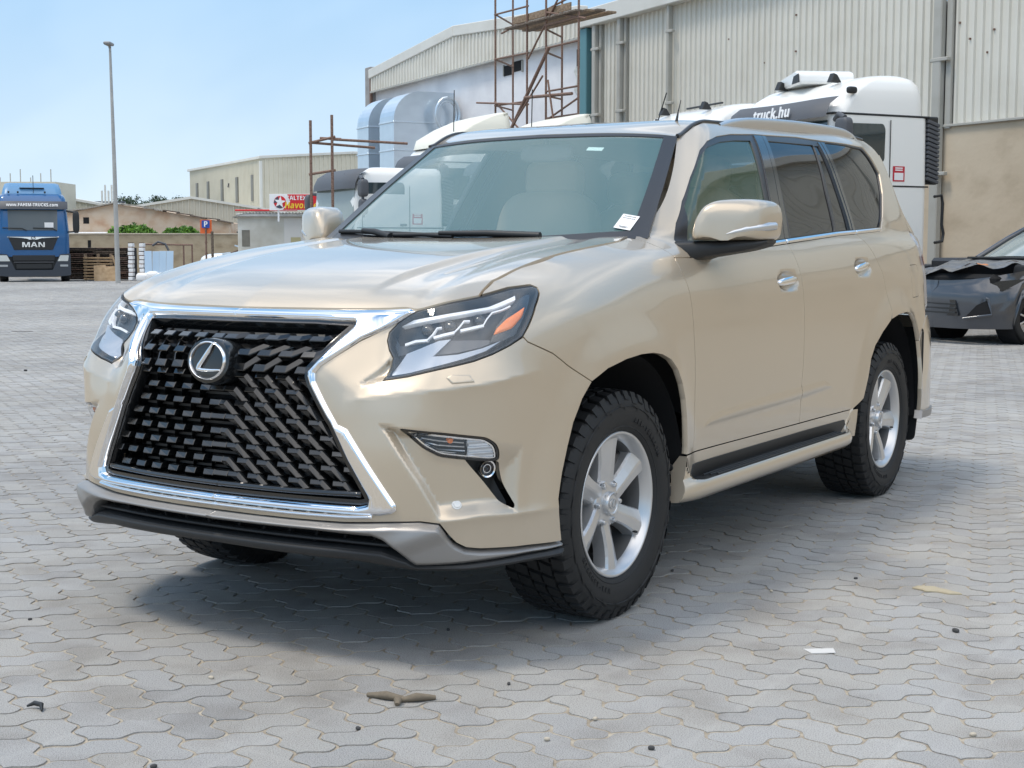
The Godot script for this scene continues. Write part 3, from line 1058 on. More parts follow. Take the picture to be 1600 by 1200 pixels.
	mb.lathe([Vector2(0.0525, 0.011), Vector2(0.0535, 0.019), Vector2(0.056, 0.0215), Vector2(0.059, 0.019), Vector2(0.060, 0.011)], bx.origin, bb, 56)
	put("ring", mb, M.chrome, bd)
	mb = MB.new()
	var el = func(x: float, y: float, z := 0.019) -> Vector3: return bx.origin + bb.x * z + bb.y * x + bb.z * y
	mb.tube([el.call(0.019, 0.055), el.call(0.006, 0.030), el.call(-0.022, -0.016), el.call(-0.027, -0.027)], [0.0035, 0.0075, 0.008, 0.006], 10)
	mb.tube([el.call(-0.028, -0.026), el.call(-0.010, -0.0295), el.call(0.020, -0.029), el.call(0.046, -0.027)], [0.006, 0.006, 0.005, 0.0035], 10)
	put("letter", mb, M.chrome, bd)
	# --- skid panel and air dam
	mb = MB.new()
	var val = pts([0.0, 0.430, 0.30, 0.431, 0.484, 0.433, 0.64, 0.443, 0.72, 0.446, 0.772, 0.439, 0.802, 0.402, 0.824, 0.380, 0.857, 0.363, 0.905, 0.355, 1.034, 0.346, 1.226, 0.341, 1.228, 0.322, 1.04, 0.316, 0.86, 0.312, 0.705, 0.316, 0.687, 0.328, 0.650, 0.362, 0.612, 0.391, 0.575, 0.403, 0.381, 0.408, 0.0, 0.405])
	panel(mb, val, 0.010, 0.040, 0.05, [], 0.030, 0.018, func(p): return -0.030 * clampf((p.x - 0.62) / 0.25, 0, 1) + 0.012 * smoothstep(0.05, 0.0, absf(p.y - 0.40 - (p.x - 0.7) * 0.35)) * smoothstep(0.55, 0.7, p.x))
	put("skid_panel", mb.both(), M.skid, car)
	mb = MB.new()
	panel(mb, pts([0.0, 0.362, 0.46, 0.362, 0.60, 0.356, 0.68, 0.334, 0.705, 0.318, 0.86, 0.313, 1.04, 0.317, 1.215, 0.322, 1.20, 0.302, 0.9, 0.297, 0.7, 0.304, 0.5, 0.326, 0.0, 0.332]), 0.010, 0.022, 0.16, [], 0.012, 0.012)
	line_panel(mb, pts([0.0, 0.378, 0.45, 0.378, 0.62, 0.372]), 0.008, 0.012, -0.005, 0.04, 0.003)
	put("air_dam", mb.both(), M.black, car)
	mb = MB.new()
	panel(mb, pts([0.0, 0.33, 0.68, 0.32, 0.68, 0.42, 0.0, 0.42]), 0.03, -0.07, 0.0)
	for k in 6: line_panel(mb, pts([0.05 + k * 0.1, 0.35, 0.075 + k * 0.1, 0.415]), 0.008, 0.02, -0.03, 0.02)
	put("lower_grille", mb.both(), M.deep, car)
	# --- headlamps
	for sg in 2: headlamp(car, sg == 1)
	# --- hood
	var fr = []
	for q in [[0.0, 1.053], [0.28, 1.0545], [0.42, 1.055], [0.55, 1.0575], [0.64, 1.061], [0.705, 1.0565], [0.78, 1.067], [0.860, 1.080], [0.979, 1.097]]: fr.append(skin(q[0], q[1] + 0.002, 0.004 if q[0] < 0.66 else 0.001))
	var ed = []
	var gp = pts(HOOD_GAP)
	for q in gp: ed.append(skin(q.x, q.y + 0.0015) - Vector3(0.003, 0, 0))
	ed.append(ed[-1] + Vector3(-0.012, 0.004, -0.05))
	ed = even(ed)
	fr[-1] = ed[0]
	fr = even(fr)
	var mi = even([fr[0], Vector3(0, 1.090, 0.790), Vector3(0, 1.124, 0.70), Vector3(0, 1.168, 0.50), Vector3(0, 1.215, 0.2), Vector3(0, 1.245, -0.08), Vector3(0, 1.262, -0.31)])
	var re = even([mi[-1], Vector3(0.3, 1.265, -0.325), Vector3(0.55, 1.273, -0.36), ed[-1]])
	mb = MB.new()
	cap_sheet(mb, mi, ed, fr, re, 140, 70, -1, 1, 0, 1, func(u, w):
		var c = lerpf(0.50, 0.66, w)
		var k = smoothstep(c - 0.012, c + 0.03, absf(u))
		return Vector3(0, 0.014 * (1.0 - k) * smoothstep(0.03, 0.25, w) * (1 - 0.35 * w) - 0.007 * smoothstep(0.12, 0.0, absf(absf(u) - c - 0.1)) * smoothstep(0.1, 0.4, w), 0))
	put("hood", mb, M.paint, car)
	# --- cowl, windscreen, wipers
	var wb = even([Vector3(0, 1.238, -0.325), Vector3(0.35, 1.246, -0.345), Vector3(0.62, 1.262, -0.405), Vector3(0.749, 1.268, -0.465)])
	var wt = even([Vector3(0, 1.697, -0.955), Vector3(0.3, 1.692, -0.965), Vector3(0.5, 1.681, -0.985), Vector3(0.601, 1.670, -1.008)])
	var wm = even([wb[0], Vector3(0, 1.475, -0.655), wt[0]])
	var we = even([wb[-1], Vector3(0.681, 1.475, -0.738), wt[-1]])
	mb = MB.new()
	cap_sheet(mb, wm, we, wb, wt, 48, 30, -0.935, 0.935, 0.03, 0.985)
	put("windscreen", mb, M.wind_glass, car)
	mb = MB.new()
	for sg in [-1.0, 1.0]: cap_sheet(mb, wm, we, wb, wt, 4, 30, 0.915 * sg, 1.0 * sg, 0.0, 1.0, func(_u, _w): return Vector3(0, 0.003, 0.004))
	cap_sheet(mb, wm, we, wb, wt, 40, 2, -0.92, 0.92, 0.975, 1.0, func(_u, _w): return Vector3(0, 0.003, 0.003))
	cap_sheet(mb, wm, we, wb, wt, 48, 3, -0.95, 0.95, 0.0, 0.070, func(_u, _w): return Vector3(0, 0.003, 0.003))
	put("windscreen_frame", mb, M.trim, car)
	mb = MB.new()
	var cow = []
	for k in 4:
		var row = []
		for i in 41:
			var u = i / 20.0 - 1.0
			var p: Vector3 = catmull(re, absf(u)).lerp(catmull(wb, absf(u)), k / 3.0) - Vector3(0, 0.012, 0) if k < 3 else catmull(wb, absf(u))
			row.append(Vector3(p.x * signf(u) if u != 0 else 0.0, p.y, p.z))
		cow.append(row)
	mb.sheet(cow, Vector3.UP, false, true)
	put("cowl", mb, M.black, car)
	for w in [[0.36, -0.40], [-0.33, -0.62]]:
		var wp = part_node("wiper", car)
		mb = MB.new()
		var on = func(x: float, q: float, up: float) -> Vector3:
			var p = cap_point(wm, we, wb, wt, absf(x) / 0.75, q)
			return Vector3(x, p.y + up, p.z + up * 0.8)
		mb.tube([on.call(w[0], 0.040, 0.016), on.call(w[0] * 0.7 + w[1] * 0.3, 0.060, 0.022), on.call(w[0] * 0.4 + w[1] * 0.6, 0.075, 0.018)], [0.014, 0.013, 0.009], 8)
		put("arm", mb, M.black, wp)
		mb = MB.new()
		var bl = []
		for k in 9: bl.append(on.call(w[0] * 0.55 + 0.1 - k * 0.078 if w[0] > 0 else w[0] * 0.1 - k * 0.078, 0.066 + 0.016 * sin(k / 8.0 * PI), 0.010))
		mb.tube(bl, 0.0095, 6)
		put("wiper_blade", mb, M.black, wp)
	mb = MB.new()
	mb.extrude(pts([-0.033, -0.045, 0.033, -0.045, 0.033, 0.045, -0.033, 0.045]), 0.0, 0.0012, on_glass(wm, we, wb, wt, 0.635, 0.145, 0.005, -0.35))
	var lab = put("windscreen_label", mb, M.paper, car)
	mb = MB.new()
	for k in 3: mb.box(Vector3(0.0, 0.034 - k * 0.007 if k < 1 else -0.024 - k * 0.006, 0.0022), Vector3(0.046 - k * 0.01, 0.003, 0.001))
	for k in 6:
		mb.box(Vector3(-0.021 + k * 0.0085, 0.022, 0.0022), Vector3(0.006, 0.004, 0.001))
	var lx = on_glass(wm, we, wb, wt, 0.635, 0.145, 0.005, -0.35)
	for i in mb.v.size():
		mb.v[i] = lx * mb.v[i]; mb.n[i] = lx.basis * mb.n[i]
	put("printed_lines", mb, M.paper_grey, lab)
	mb = MB.new()
	mb.extrude(pts([-0.036, -0.012, 0.036, -0.012, 0.036, 0.012, -0.036, 0.012]), 0.0, 0.001, on_glass(wm, we, wb, wt, 0.295, 0.865, -0.006, -0.08))
	put("windscreen_sticker", mb, mat(0.55, 0.72, 0.66, 0.5), car)
	# --- flanks
	var fender = pts([1.079, 0.976, 1.094, 0.959, 1.129, 0.945, 1.192, 0.920, 1.254, 0.881, 1.361, 0.823, 1.451, 0.857, 1.568, 0.878, 1.677, 0.887, 1.766, 0.886, 1.841, 0.876, 1.925, 0.852, 1.995, 0.813, 2.046, 0.758, 2.075, 0.70, 2.088, 0.634, 2.097, 0.525, 2.096, 0.499,
		2.184, 0.497, 2.185, 0.577, 2.182, 0.643, 2.173, 0.753, 2.164, 0.838, 2.145, 0.938, 2.128, 1.054, 2.118, 1.116, 2.108, 1.155, 2.106, 1.190, 2.116, 1.205, 2.10, 1.235, 2.06, 1.268])
	var rg = gp.duplicate()
	rg.reverse()
	fender.append_array(rg)
	fender.append_array(pts([1.113, 1.118, 1.213, 1.125, 1.228, 1.117, 1.219, 1.102, 1.166, 1.062, 1.108, 1.003]))
	mb = MB.new()
	panel(mb, shrink(fender, GAP), 0.018, 0.0, 0.02)
	sides("fender", mb, M.paint, car)
	mb = MB.new()
	panel(mb, shrink(pts([2.184, 0.497, 2.185, 0.577, 2.182, 0.643, 2.173, 0.753, 2.164, 0.838, 2.145, 0.938, 2.128, 1.054, 2.118, 1.116, 2.108, 1.155, 2.106, 1.190, 2.116, 1.202, 2.241, 1.201, 2.6, 1.217, 2.912, 1.235, 3.20, 1.252, 3.21, 1.15, 3.22, 1.05, 3.235, 0.90, 3.245, 0.75, 3.252, 0.60, 3.26, 0.489, 2.541, 0.494]), GAP), 0.020, 0.0, 0.02, [], 0.0, 0.0, null, cup_lines(Vector2(3.07, 1.098)) + [SPEAR, shrink(SPEAR, 0.009), shrink(SPEAR, 0.018)])
	sides("front_door", mb, M.paint, car, func(o, flip): door_handle(o, 3.068, 1.096, 0.0, flip))
	mb = MB.new()
	panel(mb, shrink(pts([3.26, 0.489, 3.252, 0.60, 3.245, 0.75, 3.235, 0.90, 3.22, 1.05, 3.21, 1.15, 3.20, 1.252, 3.848, 1.289, 4.106, 1.298, 4.20, 1.20, 4.265, 1.117, 4.299, 1.024, 4.318, 0.92, 4.302, 0.885, 4.185, 0.832, 4.093, 0.775, 4.046, 0.715, 4.021, 0.632, 3.976, 0.533, 3.941, 0.514, 3.892, 0.489]), GAP), 0.020, 0.0, 0.02, [], 0.0, 0.0, null, cup_lines(Vector2(4.0, 1.143)) + [SPEAR, shrink(SPEAR, 0.009), shrink(SPEAR, 0.018)])
	sides("rear_door", mb, M.paint, car, func(o, flip): door_handle(o, 3.998, 1.142, 0.05, flip))
	# pillar, roof side and rear quarter in one pressing
	var top = PackedVector2Array()
	var edge = []
	for k in 24:
		var s = 2.70 + k * 0.095
		var lo = 1.55
		var hi = 1.90
		for r in 22:
			var m = (lo + hi) / 2
			if skin(s, m).x > 0.603: lo = m
			else: hi = m
		top.append(Vector2(s, lo))
	var frame = pts([2.116, 1.202, 2.10, 1.235, 2.062, 1.270, 2.10, 1.278, 2.150, 1.2765, 2.30, 1.390, 2.48, 1.527, 2.62, 1.633, 2.668, 1.669])
	frame.append_array(top)
	frame.append_array(pts([5.0, 1.70, 5.05, 1.55, 5.09, 1.40, 5.10, 1.315, 5.06, 1.25, 5.045, 1.10, 5.05, 0.93, 5.02, 0.87, 4.93, 0.80, 4.862, 0.755, 4.796, 0.850, 4.704, 0.897, 4.573, 0.915, 4.430, 0.909, 4.318, 0.890, 4.318, 0.92, 4.299, 1.024, 4.265, 1.117, 4.20, 1.20, 4.106, 1.298,
		4.496, 1.314, 4.587, 1.385, 4.727, 1.51, 4.797, 1.614, 4.755, 1.689, 4.702, 1.742, 4.417, 1.745, 4.103, 1.742, 3.821, 1.742, 3.297, 1.72, 3.055, 1.705, 2.887, 1.685, 2.77, 1.659, 2.682, 1.618, 2.509, 1.503, 2.378, 1.408, 2.289, 1.326, 2.241, 1.264, 2.235, 1.202]))
	var flap = rounded(pts([4.735, 1.145, 4.905, 1.147, 4.915, 0.985, 4.745, 0.975]), 0.03)
	mb = MB.new()
	panel(mb, shrink(frame, 0.001), 0.020, 0.0, 0.02, [flap])
	sides("body_side", mb, M.paint, car)
	mb = MB.new()
	panel(mb, shrink(flap, 0.003), 0.02, 0.0, 0.01)
	sides("fuel_flap", mb, M.paint, car)
	# windows
	mb = MB.new()
	var gf = pts([2.312, 1.252, 2.372, 1.39, 2.504, 1.493, 2.658, 1.593, 2.746, 1.633, 2.901, 1.663, 3.061, 1.679, 3.231, 1.688, 3.137, 1.441, 3.085, 1.268, 2.9, 1.258])
	var gq = rounded(pts([3.412, 1.699, 3.981, 1.713, 3.889, 1.49, 3.835, 1.308, 3.28, 1.277]), 0.01)
	var gv = pts([3.990, 1.710, 4.046, 1.711, 4.028, 1.316, 3.860, 1.308])
	var gs = rounded(pts([4.150, 1.736, 4.409, 1.738, 4.676, 1.733, 4.731, 1.685, 4.776, 1.61, 4.710, 1.509, 4.572, 1.385, 4.497, 1.333, 4.116, 1.319]), 0.02)
	var trim = pts([2.245, 1.22, 2.6, 1.236, 2.912, 1.253, 3.2, 1.271, 3.848, 1.307, 4.106, 1.316, 4.485, 1.330, 4.587, 1.39, 4.723, 1.511, 4.793, 1.614, 4.752, 1.686, 4.70, 1.740, 4.417, 1.743, 4.103, 1.740, 3.821, 1.740, 3.297, 1.718, 3.055, 1.703, 2.887, 1.683, 2.77, 1.657, 2.682, 1.616, 2.509, 1.501, 2.378, 1.406, 2.289, 1.324, 2.245, 1.264])
	panel(mb, trim, 0.016, -0.006, 0.02, [gf, gq, gv, gs])
	sides("window_trim", mb, M.trim, car)
	for q in [[gf, M.front_glass, "front_door_window"], [gq, M.dark_glass, "rear_door_window"], [gv, M.dark_glass, "vent_window"], [gs, M.dark_glass, "quarter_window"]]:
		mb = MB.new()
		# a faint waviness of the pressed panes
		panel(mb, q[0], 0.02, -0.012, 0.0, [], 0.0, 0.0, func(p): return 0.0007 * sin(p.x * 9.0 + p.y * 4.0) * sin(p.y * 11.0 + 1.0))
		sides(q[2], mb, q[1], car)
	mb = MB.new()
	panel(mb, pts([3.297, 1.716, 3.384, 1.720, 3.192, 1.273, 3.100, 1.268]), 0.02, 0.0, 0.012)
	sides("door_pillar", mb, M.gloss_black, car)
	mb = MB.new()
	panel(mb, pts([3.390, 1.720, 3.430, 1.721, 3.245, 1.276, 3.200, 1.274]), 0.02, -0.001, 0.012)
	sides("door_pillar", mb, M.gloss_black, car)
	mb = MB.new()
	panel(mb, pts([4.058, 1.732, 4.085, 1.732, 4.066, 1.318, 4.040, 1.317]), 0.02, -0.001, 0.012)
	sides("door_pillar", mb, M.gloss_black, car)
	mb = MB.new()
	panel(mb, pts([4.092, 1.733, 4.128, 1.733, 4.104, 1.318, 4.074, 1.318]), 0.02, 0.0, 0.012)
	sides("door_pillar", mb, M.gloss_black, car)
	mb = MB.new()
	line_panel(mb, pts([2.25, 1.212, 2.6, 1.228, 2.912, 1.245, 3.198, 1.262]), 0.016, 0.012, 0.006, 0.015, 0.006)
	line_panel(mb, pts([3.204, 1.2625, 3.848, 1.298, 4.102, 1.3075]), 0.016, 0.012, 0.006, 0.015, 0.006)
	line_panel(mb, pts([4.110, 1.3078, 4.492, 1.3235]), 0.016, 0.012, 0.006, 0.015, 0.006)
	sides("belt_moulding", mb, M.chrome, car)
	# --- roof
	for q in top: edge.append(skin(q.x, q.y) + Vector3(-0.006, 0.002, 0))
	edge.push_front(Vector3(0.597, 1.674, -1.008))
	edge = even(edge, 60)
	var rb: Vector3 = edge[-1]
	var rm = even([Vector3(0, 1.702, -0.958), Vector3(0, 1.745, -1.12), Vector3(0, 1.785, -1.45), Vector3(0, 1.818, -2.0), Vector3(0, 1.830, -2.6), Vector3(0, 1.825, -3.1), Vector3(0, 1.80, -3.62)], 60)
	var rf = even([rm[0], Vector3(0.3, 1.697, -0.968), Vector3(0.5, 1.686, -0.988), edge[0]])
	var rr = even([rm[-1], Vector3(0.3, 1.797, -3.57), Vector3(0.5, rb.y + 0.012, rb.z - 0.12), rb])
	mb = MB.new()
	cap_sheet(mb, rm, edge, rf, rr, 60, 70)
	put("roof", mb, M.paint, car)
	mb = MB.new()
	var strip = []
	for k in 61: strip.append(edge[k] + Vector3(0.003, 0.001, 0))
	mb.tube(strip, 0.009, 6)
	sides("drip_strip", mb, M.trim, car)
	mb = MB.new()
	var rail = even([Vector3(0.600, 1.742, -1.38), Vector3(0.600, 1.768, -1.52), Vector3(0.600, 1.792, -1.75), Vector3(0.598, 1.816, -2.3), Vector3(0.598, 1.824, -2.8), Vector3(0.598, 1.812, -3.0), Vector3(0.598, 1.775, -3.12)], 40)
	var rows = []
	for k in 41:
		var c: Vector3 = rail[k]
		var ring = []
		for a in 10:
			var th = TAU * a / 10
			ring.append(c + Vector3(0.020 * signf(cos(th)) * pow(absf(cos(th)), 0.6), 0.017 * signf(sin(th)) * pow(absf(sin(th)), 0.6) - (0.022 if sin(th) < -0.1 else 0.0) - 0.008, 0))
		rows.append(ring)
	mb.sheet(rows, Vector3(0.601, 1.80, -2.25), true)
	sides("roof_rail", mb, M.satin, car)
	mb = MB.new()
	mb.tube([Vector3(0.50, 1.735, -1.20), Vector3(0.50, 1.79, -1.22), Vector3(0.50, 1.84, -1.245)], [0.008, 0.003, 0.0015], 6)
	put("aerial", mb, M.black, car)
	# --- tail
	mb = MB.new()
	panel(mb, pts([4.862, 0.752, 4.93, 0.797, 5.02, 0.866, 5.10, 0.875, 5.4, 0.86, 6.294, 0.86, 6.294, 0.36, 5.6, 0.36, 5.1, 0.365, 4.93, 0.38, 4.872, 0.50, 4.874, 0.666]), 0.03, 0.001, 0.02)
	sides("rear_bumper", mb, M.paint, car)
	mb = MB.new()
	panel(mb, pts([4.90, 0.34, 5.1, 0.33, 5.6, 0.32, 5.6, 0.362, 5.1, 0.367, 4.93, 0.382]), 0.03, 0.012, 0.04)
	sides("rear_skirt", mb, M.skid, car)
	mb = MB.new()
	panel(mb, pts([5.4, 0.87, 6.294, 0.87, 6.294, 1.29, 5.42, 1.29]), 0.04, 0.0, 0.01)
	panel(mb, pts([5.35, 1.70, 5.40, 1.30, 5.12, 1.32, 5.06, 1.55, 5.02, 1.72]), 0.04, 0.0, 0.01)
	put("tailgate", mb.both(), M.paint, car)
	mb = MB.new()
	panel(mb, pts([5.41, 1.30, 6.294, 1.30, 6.294, 1.70, 5.36, 1.70]), 0.04, -0.004, 0.0)
	put("rear_window", mb.both(), M.dark_glass, car)
	mb = MB.new()
	var tl = rounded(pts([5.056, 1.10, 5.07, 1.25, 5.112, 1.315, 5.38, 1.29, 5.38, 0.95, 5.20, 0.90, 5.06, 0.93]), 0.02)
	panel(mb, tl, 0.02, 0.010, 0.03, [], 0.012, 0.03)
	sides("tail_lamp", mb, mat(0.42, 0.40, 0.39, 0.08, 0.3), car, func(o, flip):
		var q = MB.new()
		panel(q, pts([5.07, 1.14, 5.13, 1.15, 5.13, 1.20, 5.075, 1.19]), 0.02, 0.013, 0.0)
		put("red_reflector", q.mirror() if flip else q, M.red, o))
	mb = MB.new()
	mb.extrude(rounded(pts([-0.135, 0.22, 0.10, 0.22, 0.135, 0.60, 0.135, 0.82, -0.135, 0.82]), 0.03), 0.0, 0.008, Transform3D(Basis.IDENTITY, Vector3(0.80, 0, -3.285)))
	sides("mud_flap", mb, M.black, car)
	# --- arches, floor, running boards
	for z in [0.0, -2.79]:
		mb = MB.new()
		var r1 = []
		var r2 = []
		var r3 = []
		var r4 = []
		for k in 33:
			var th = lerpf(-0.12, PI + 0.12, k / 32.0)
			var rx = 0.463
			var ry = 0.49 if z > -1 else 0.515
			var y = 0.40 + ry * sin(th) * (1.0 if sin(th) > 0 else 0.8)
			var zz: float = z + 0.012 + rx * cos(th)
			r1.append(Vector3(0.905, y, zz)); r2.append(Vector3(0.87, y + 0.012, zz)); r3.append(Vector3(0.45, y + 0.012, zz)); r4.append(Vector3(0.44, 0.35, z))
		mb.sheet([r1, r2, r3, r4], Vector3(0.5, 0.45, z))
		sides("wheel_arch_liner", mb, M.deep, car)
	mb = MB.new()
	mb.box(Vector3(0, 0.37, -1.42), Vector3(1.62, 0.16, 1.62), 0.03)
	mb.box(Vector3(0, 0.40, 0.05), Vector3(0.86, 0.24, 1.45), 0.03)
	mb.box(Vector3(0, 0.42, -3.0), Vector3(0.9, 0.3, 1.6), 0.03)
	mb.tube([Vector3(-0.7, 0.38, -2.79), Vector3(0.7, 0.38, -2.79)], 0.05, 12)
	mb.tube([Vector3(-0.7, 0.36, 0), Vector3(0.7, 0.36, 0)], 0.04, 12)
	put("underbody", mb, M.deep, car)
	mb = MB.new()
	panel(mb, pts([0.0, 0.5, 1.1, 0.5, 1.1, 0.9, 0.6, 0.93, 0.0, 0.98]), 0.1, -0.14, 0.0)
	panel(mb, pts([2.22, 0.52, 3.85, 0.52, 4.0, 0.9, 4.15, 1.15, 2.22, 1.15]), 0.06, -0.055, 0.0)
	put("inner_lining", mb.both(), M.dash, car)
	mb = MB.new()
	panel(mb, pts([2.098, 0.4955, 2.184, 0.4945, 3.26, 0.4865, 3.93, 0.4865, 3.93, 0.36, 2.098, 0.36]), 0.03, 0.0, 0.0)
	sides("rocker_panel", mb, M.paint, car)
	running_board(car)
	for sg in 2: mirror_arm(car, sg == 1)
	for p in [[0.771, 0.0, -0.022], [0.778, -2.79, 0.31]]:
		for sg in [1.0, -1.0]: wheel(car, Vector3(p[0] * sg, 0.3845, p[1]), sg, p[2])
	cabin(car)

func on_glass(wm: Array, we: Array, wb: Array, wt: Array, x: float, w: float, off: float, roll: float) -> Transform3D:
	var u = absf(x) / lerpf(0.749, 0.601, w)
	var p = cap_point(wm, we, wb, wt, u, w)
	var du = (cap_point(wm, we, wb, wt, u + 0.01, w) - cap_point(wm, we, wb, wt, u - 0.01, w)).normalized()
	var dw = (cap_point(wm, we, wb, wt, u, w + 0.01) - cap_point(wm, we, wb, wt, u, w - 0.01)).normalized()
	var nn = du.cross(dw).normalized()
	if nn.y < 0: nn = -nn
	dw = nn.cross(du)
	return Transform3D(Basis(du, dw, nn).rotated(nn, roll), p + nn * off)

# a faceted grille blade: its front leans back at the top and has a raised fold
func blade(outline: Array, deep: float, lean: float, sweep: float) -> MB:
	var g = MB.new()
	var p = PackedVector2Array(outline)
	if Geometry2D.is_polygon_clockwise(p): p.reverse()
	var zf = func(q: Vector2) -> float: return 0.006 - q.y * lean - maxf(q.x - 0.012, 0.0) * sweep
	var inn = shrink(p, 0.0022)
	var idx = Geometry2D.triangulate_polygon(inn)
	var c = Vector3(0.01, 0, -0.05)
	for k in range(0, idx.size(), 3):
		var t = []
		for m in 3: t.append(Vector3(inn[idx[k + m]].x, inn[idx[k + m]].y, zf.call(inn[idx[k + m]]) + 0.0022))
		g.face(t, c)
	for i in p.size():
		var a = p[i]
		var b = p[(i + 1) % p.size()]
		var m3 = Vector3((a.x + b.x) / 2, (a.y + b.y) / 2, 0)
		var dir = Vector2(b.y - a.y, a.x - b.x).normalized()
		var from = m3 - Vector3(dir.x, dir.y, 0) * 0.02
		if inn.size() == p.size():
			var best = 0
			for q in inn.size():
				if inn[q].distance_to(a) < inn[best].distance_to(a): best = q
			var ia = inn[best]
			var ib = inn[(best + 1) % inn.size()]
			g.face([Vector3(a.x, a.y, zf.call(a)), Vector3(b.x, b.y, zf.call(b)), Vector3(ib.x, ib.y, zf.call(ib) + 0.0022), Vector3(ia.x, ia.y, zf.call(ia) + 0.0022)], from - Vector3(0, 0, 0.03))
		g.face([Vector3(a.x, a.y, zf.call(a)), Vector3(b.x, b.y, zf.call(b)), Vector3(b.x * 0.96, b.y * 0.96, zf.call(b) - deep), Vector3(a.x * 0.96, a.y * 0.96, zf.call(a) - deep)], from)
	return g

func headlamp(car: Node, flip: bool) -> void:
	var h = part_node("headlamp", car)
	var add = func(mb: MB, m: Material, called: String): put(called, mb.mirror() if flip else mb, m, h)
	var hl = pts(HEAD)
	var mb = MB.new()
	panel(mb, Geometry2D.offset_polygon(hl, 0.001)[0], 0.02, -0.055, 0.0)
	add.call(mb, mat(0.035, 0.038, 0.042, 0.3, 0.2), "housing")
	mb = MB.new()
	panel(mb, hl, 0.010, 0.0, 0.05, [shrink(hl, 0.0055)])
	add.call(mb, M.black, "gasket")
	mb = MB.new()
	panel(mb, pts([0.6192, 1.004, 0.6858, 1.024, 0.8471, 1.044, 1.002, 1.062, 1.126, 1.093, 1.116, 1.081, 1.022, 1.058, 0.8471, 1.036, 0.6878, 1.014]), 0.010, -0.018, 0.02)
	add.call(mb, M.white_bar, "light_bar")
	mb = MB.new()
	line_panel(mb, pts([0.6485, 0.9525, 0.701, 0.9645, 0.7504, 0.969]), 0.007, 0.01, -0.018, 0.012)
	line_panel(mb, pts([0.7484, 0.9685, 0.7721, 0.9845, 0.7934, 1.004, 0.8119, 1.006]), 0.0035, 0.01, -0.018, 0.012)
	line_panel(mb, pts([0.7761, 0.9765, 0.8135, 0.9845, 0.8529, 0.9915]), 0.007, 0.01, -0.018, 0.012)
	line_panel(mb, pts([0.8521, 0.9915, 0.8738, 1.006, 0.8972, 1.024, 0.9178, 1.024]), 0.0035, 0.01, -0.018, 0.012)
	line_panel(mb, pts([0.8767, 0.9965, 0.9227, 1.004, 0.9611, 1.01]), 0.007, 0.01, -0.018, 0.012)
	line_panel(mb, pts([0.9596, 1.01, 0.9787, 1.028, 1.006, 1.046, 1.048, 1.054, 1.084, 1.064]), 0.0035, 0.01, -0.018, 0.012)
	add.call(mb, M.white_bar, "chevron_bar")
	mb = MB.new()
	for s in [0.70, 0.815, 0.93]:
		var f = skin_frame(s + 0.03, 1.012 + (s - 0.70) * 0.13, -0.034)
		mb.lathe([Vector2(0.0, 0.014), Vector2(0.010, 0.012), Vector2(0.018, 0.005), Vector2(0.020, -0.006)], f.origin, Basis(f.basis.z, f.basis.x, f.basis.y), 18)
	add.call(mb, M.gloss_black, "projector")
	mb = MB.new()
	panel(mb, pts([0.602, 0.8635, 0.6606, 0.9265, 0.7208, 0.9435, 0.7968, 0.9675, 0.8387, 0.9715, 0.7682, 0.9225, 0.8555, 0.9285, 0.9422, 0.9445, 1.012, 0.9635, 0.952, 0.9365, 0.8835, 0.9185, 0.78, 0.8965, 0.6808, 0.8745]), 0.008, -0.022, 0.015)
	add.call(mb, mat(0.42, 0.46, 0.52, 0.3, 0.35), "lower_reflector")
	mb = MB.new()
	panel(mb, pts([0.7682, 0.9255, 0.8353, 0.9675, 0.9672, 0.9665, 1.002, 0.9635, 0.9422, 0.9465, 0.8555, 0.9325]), 0.012, -0.030, 0.01)
	add.call(mb, mat(0.13, 0.13, 0.135, 0.4), "inner_cover")
	mb = MB.new()
	panel(mb, pts([0.594, 0.9735, 0.6222, 0.9465, 0.701, 0.9535, 0.7968, 0.9635, 0.7652, 0.9465, 0.701, 0.9315, 0.6182, 0.9185, 0.6, 0.9415]), 0.010, -0.026, 0.01)
	panel(mb, pts([0.9726, 0.9585, 1.008, 1.004, 1.071, 1.048, 1.149, 1.086, 1.202, 1.1, 1.159, 1.062, 1.099, 1.004, 1.071, 0.9785, 1.022, 0.9635]), 0.010, -0.026, 0.01)
	add.call(mb, M.gloss_black, "dark_panel")
	mb = MB.new()
	panel(mb, rounded(pts([0.9891, 0.9825, 1.007, 1.002, 1.048, 1.026, 1.137, 1.06, 1.111, 1.032, 1.06, 0.9995]), 0.006), 0.008, -0.014, 0.02, [], 0.004, 0.008)
	add.call(mb, M.amber, "side_reflector")
	mb = MB.new()
	panel(mb, shrink(hl, 0.004), 0.012, 0.003, 0.0)
	add.call(mb, M.lens, "lens")

func door_handle(door: Node, s: float, y: float, tilt: float, flip: bool) -> void:
	var f = skin_frame(s, y, 0.0)
	f.basis = f.basis.rotated(f.basis.z, 0.06 + tilt)
	var mb = MB.new()
	var rows = []
	for k in 21:
		var t = k / 20.0 * 2 - 1
		var w = 0.0165 * pow(1.0 - pow(absf(t), 5.0), 0.5)
		var ring = []
		for a in 12:
			var th = TAU * a / 12
			ring.append(f * Vector3(t * 0.105, cos(th) * w, 0.020 - 0.010 * t * t + sin(th) * minf(w, 0.010)))
		rows.append(ring)
	mb.sheet(rows, f * Vector3(0, 0, 0.018), true)
	mb.box(f * Vector3(-0.085, 0, 0.0), Vector3(0.02, 0.02, 0.03), 0.004, f.basis)
	mb.box(f * Vector3(0.085, 0, 0.0), Vector3(0.02, 0.02, 0.03), 0.004, f.basis)
	put("handle", mb.mirror() if flip else mb, M.chrome, door)

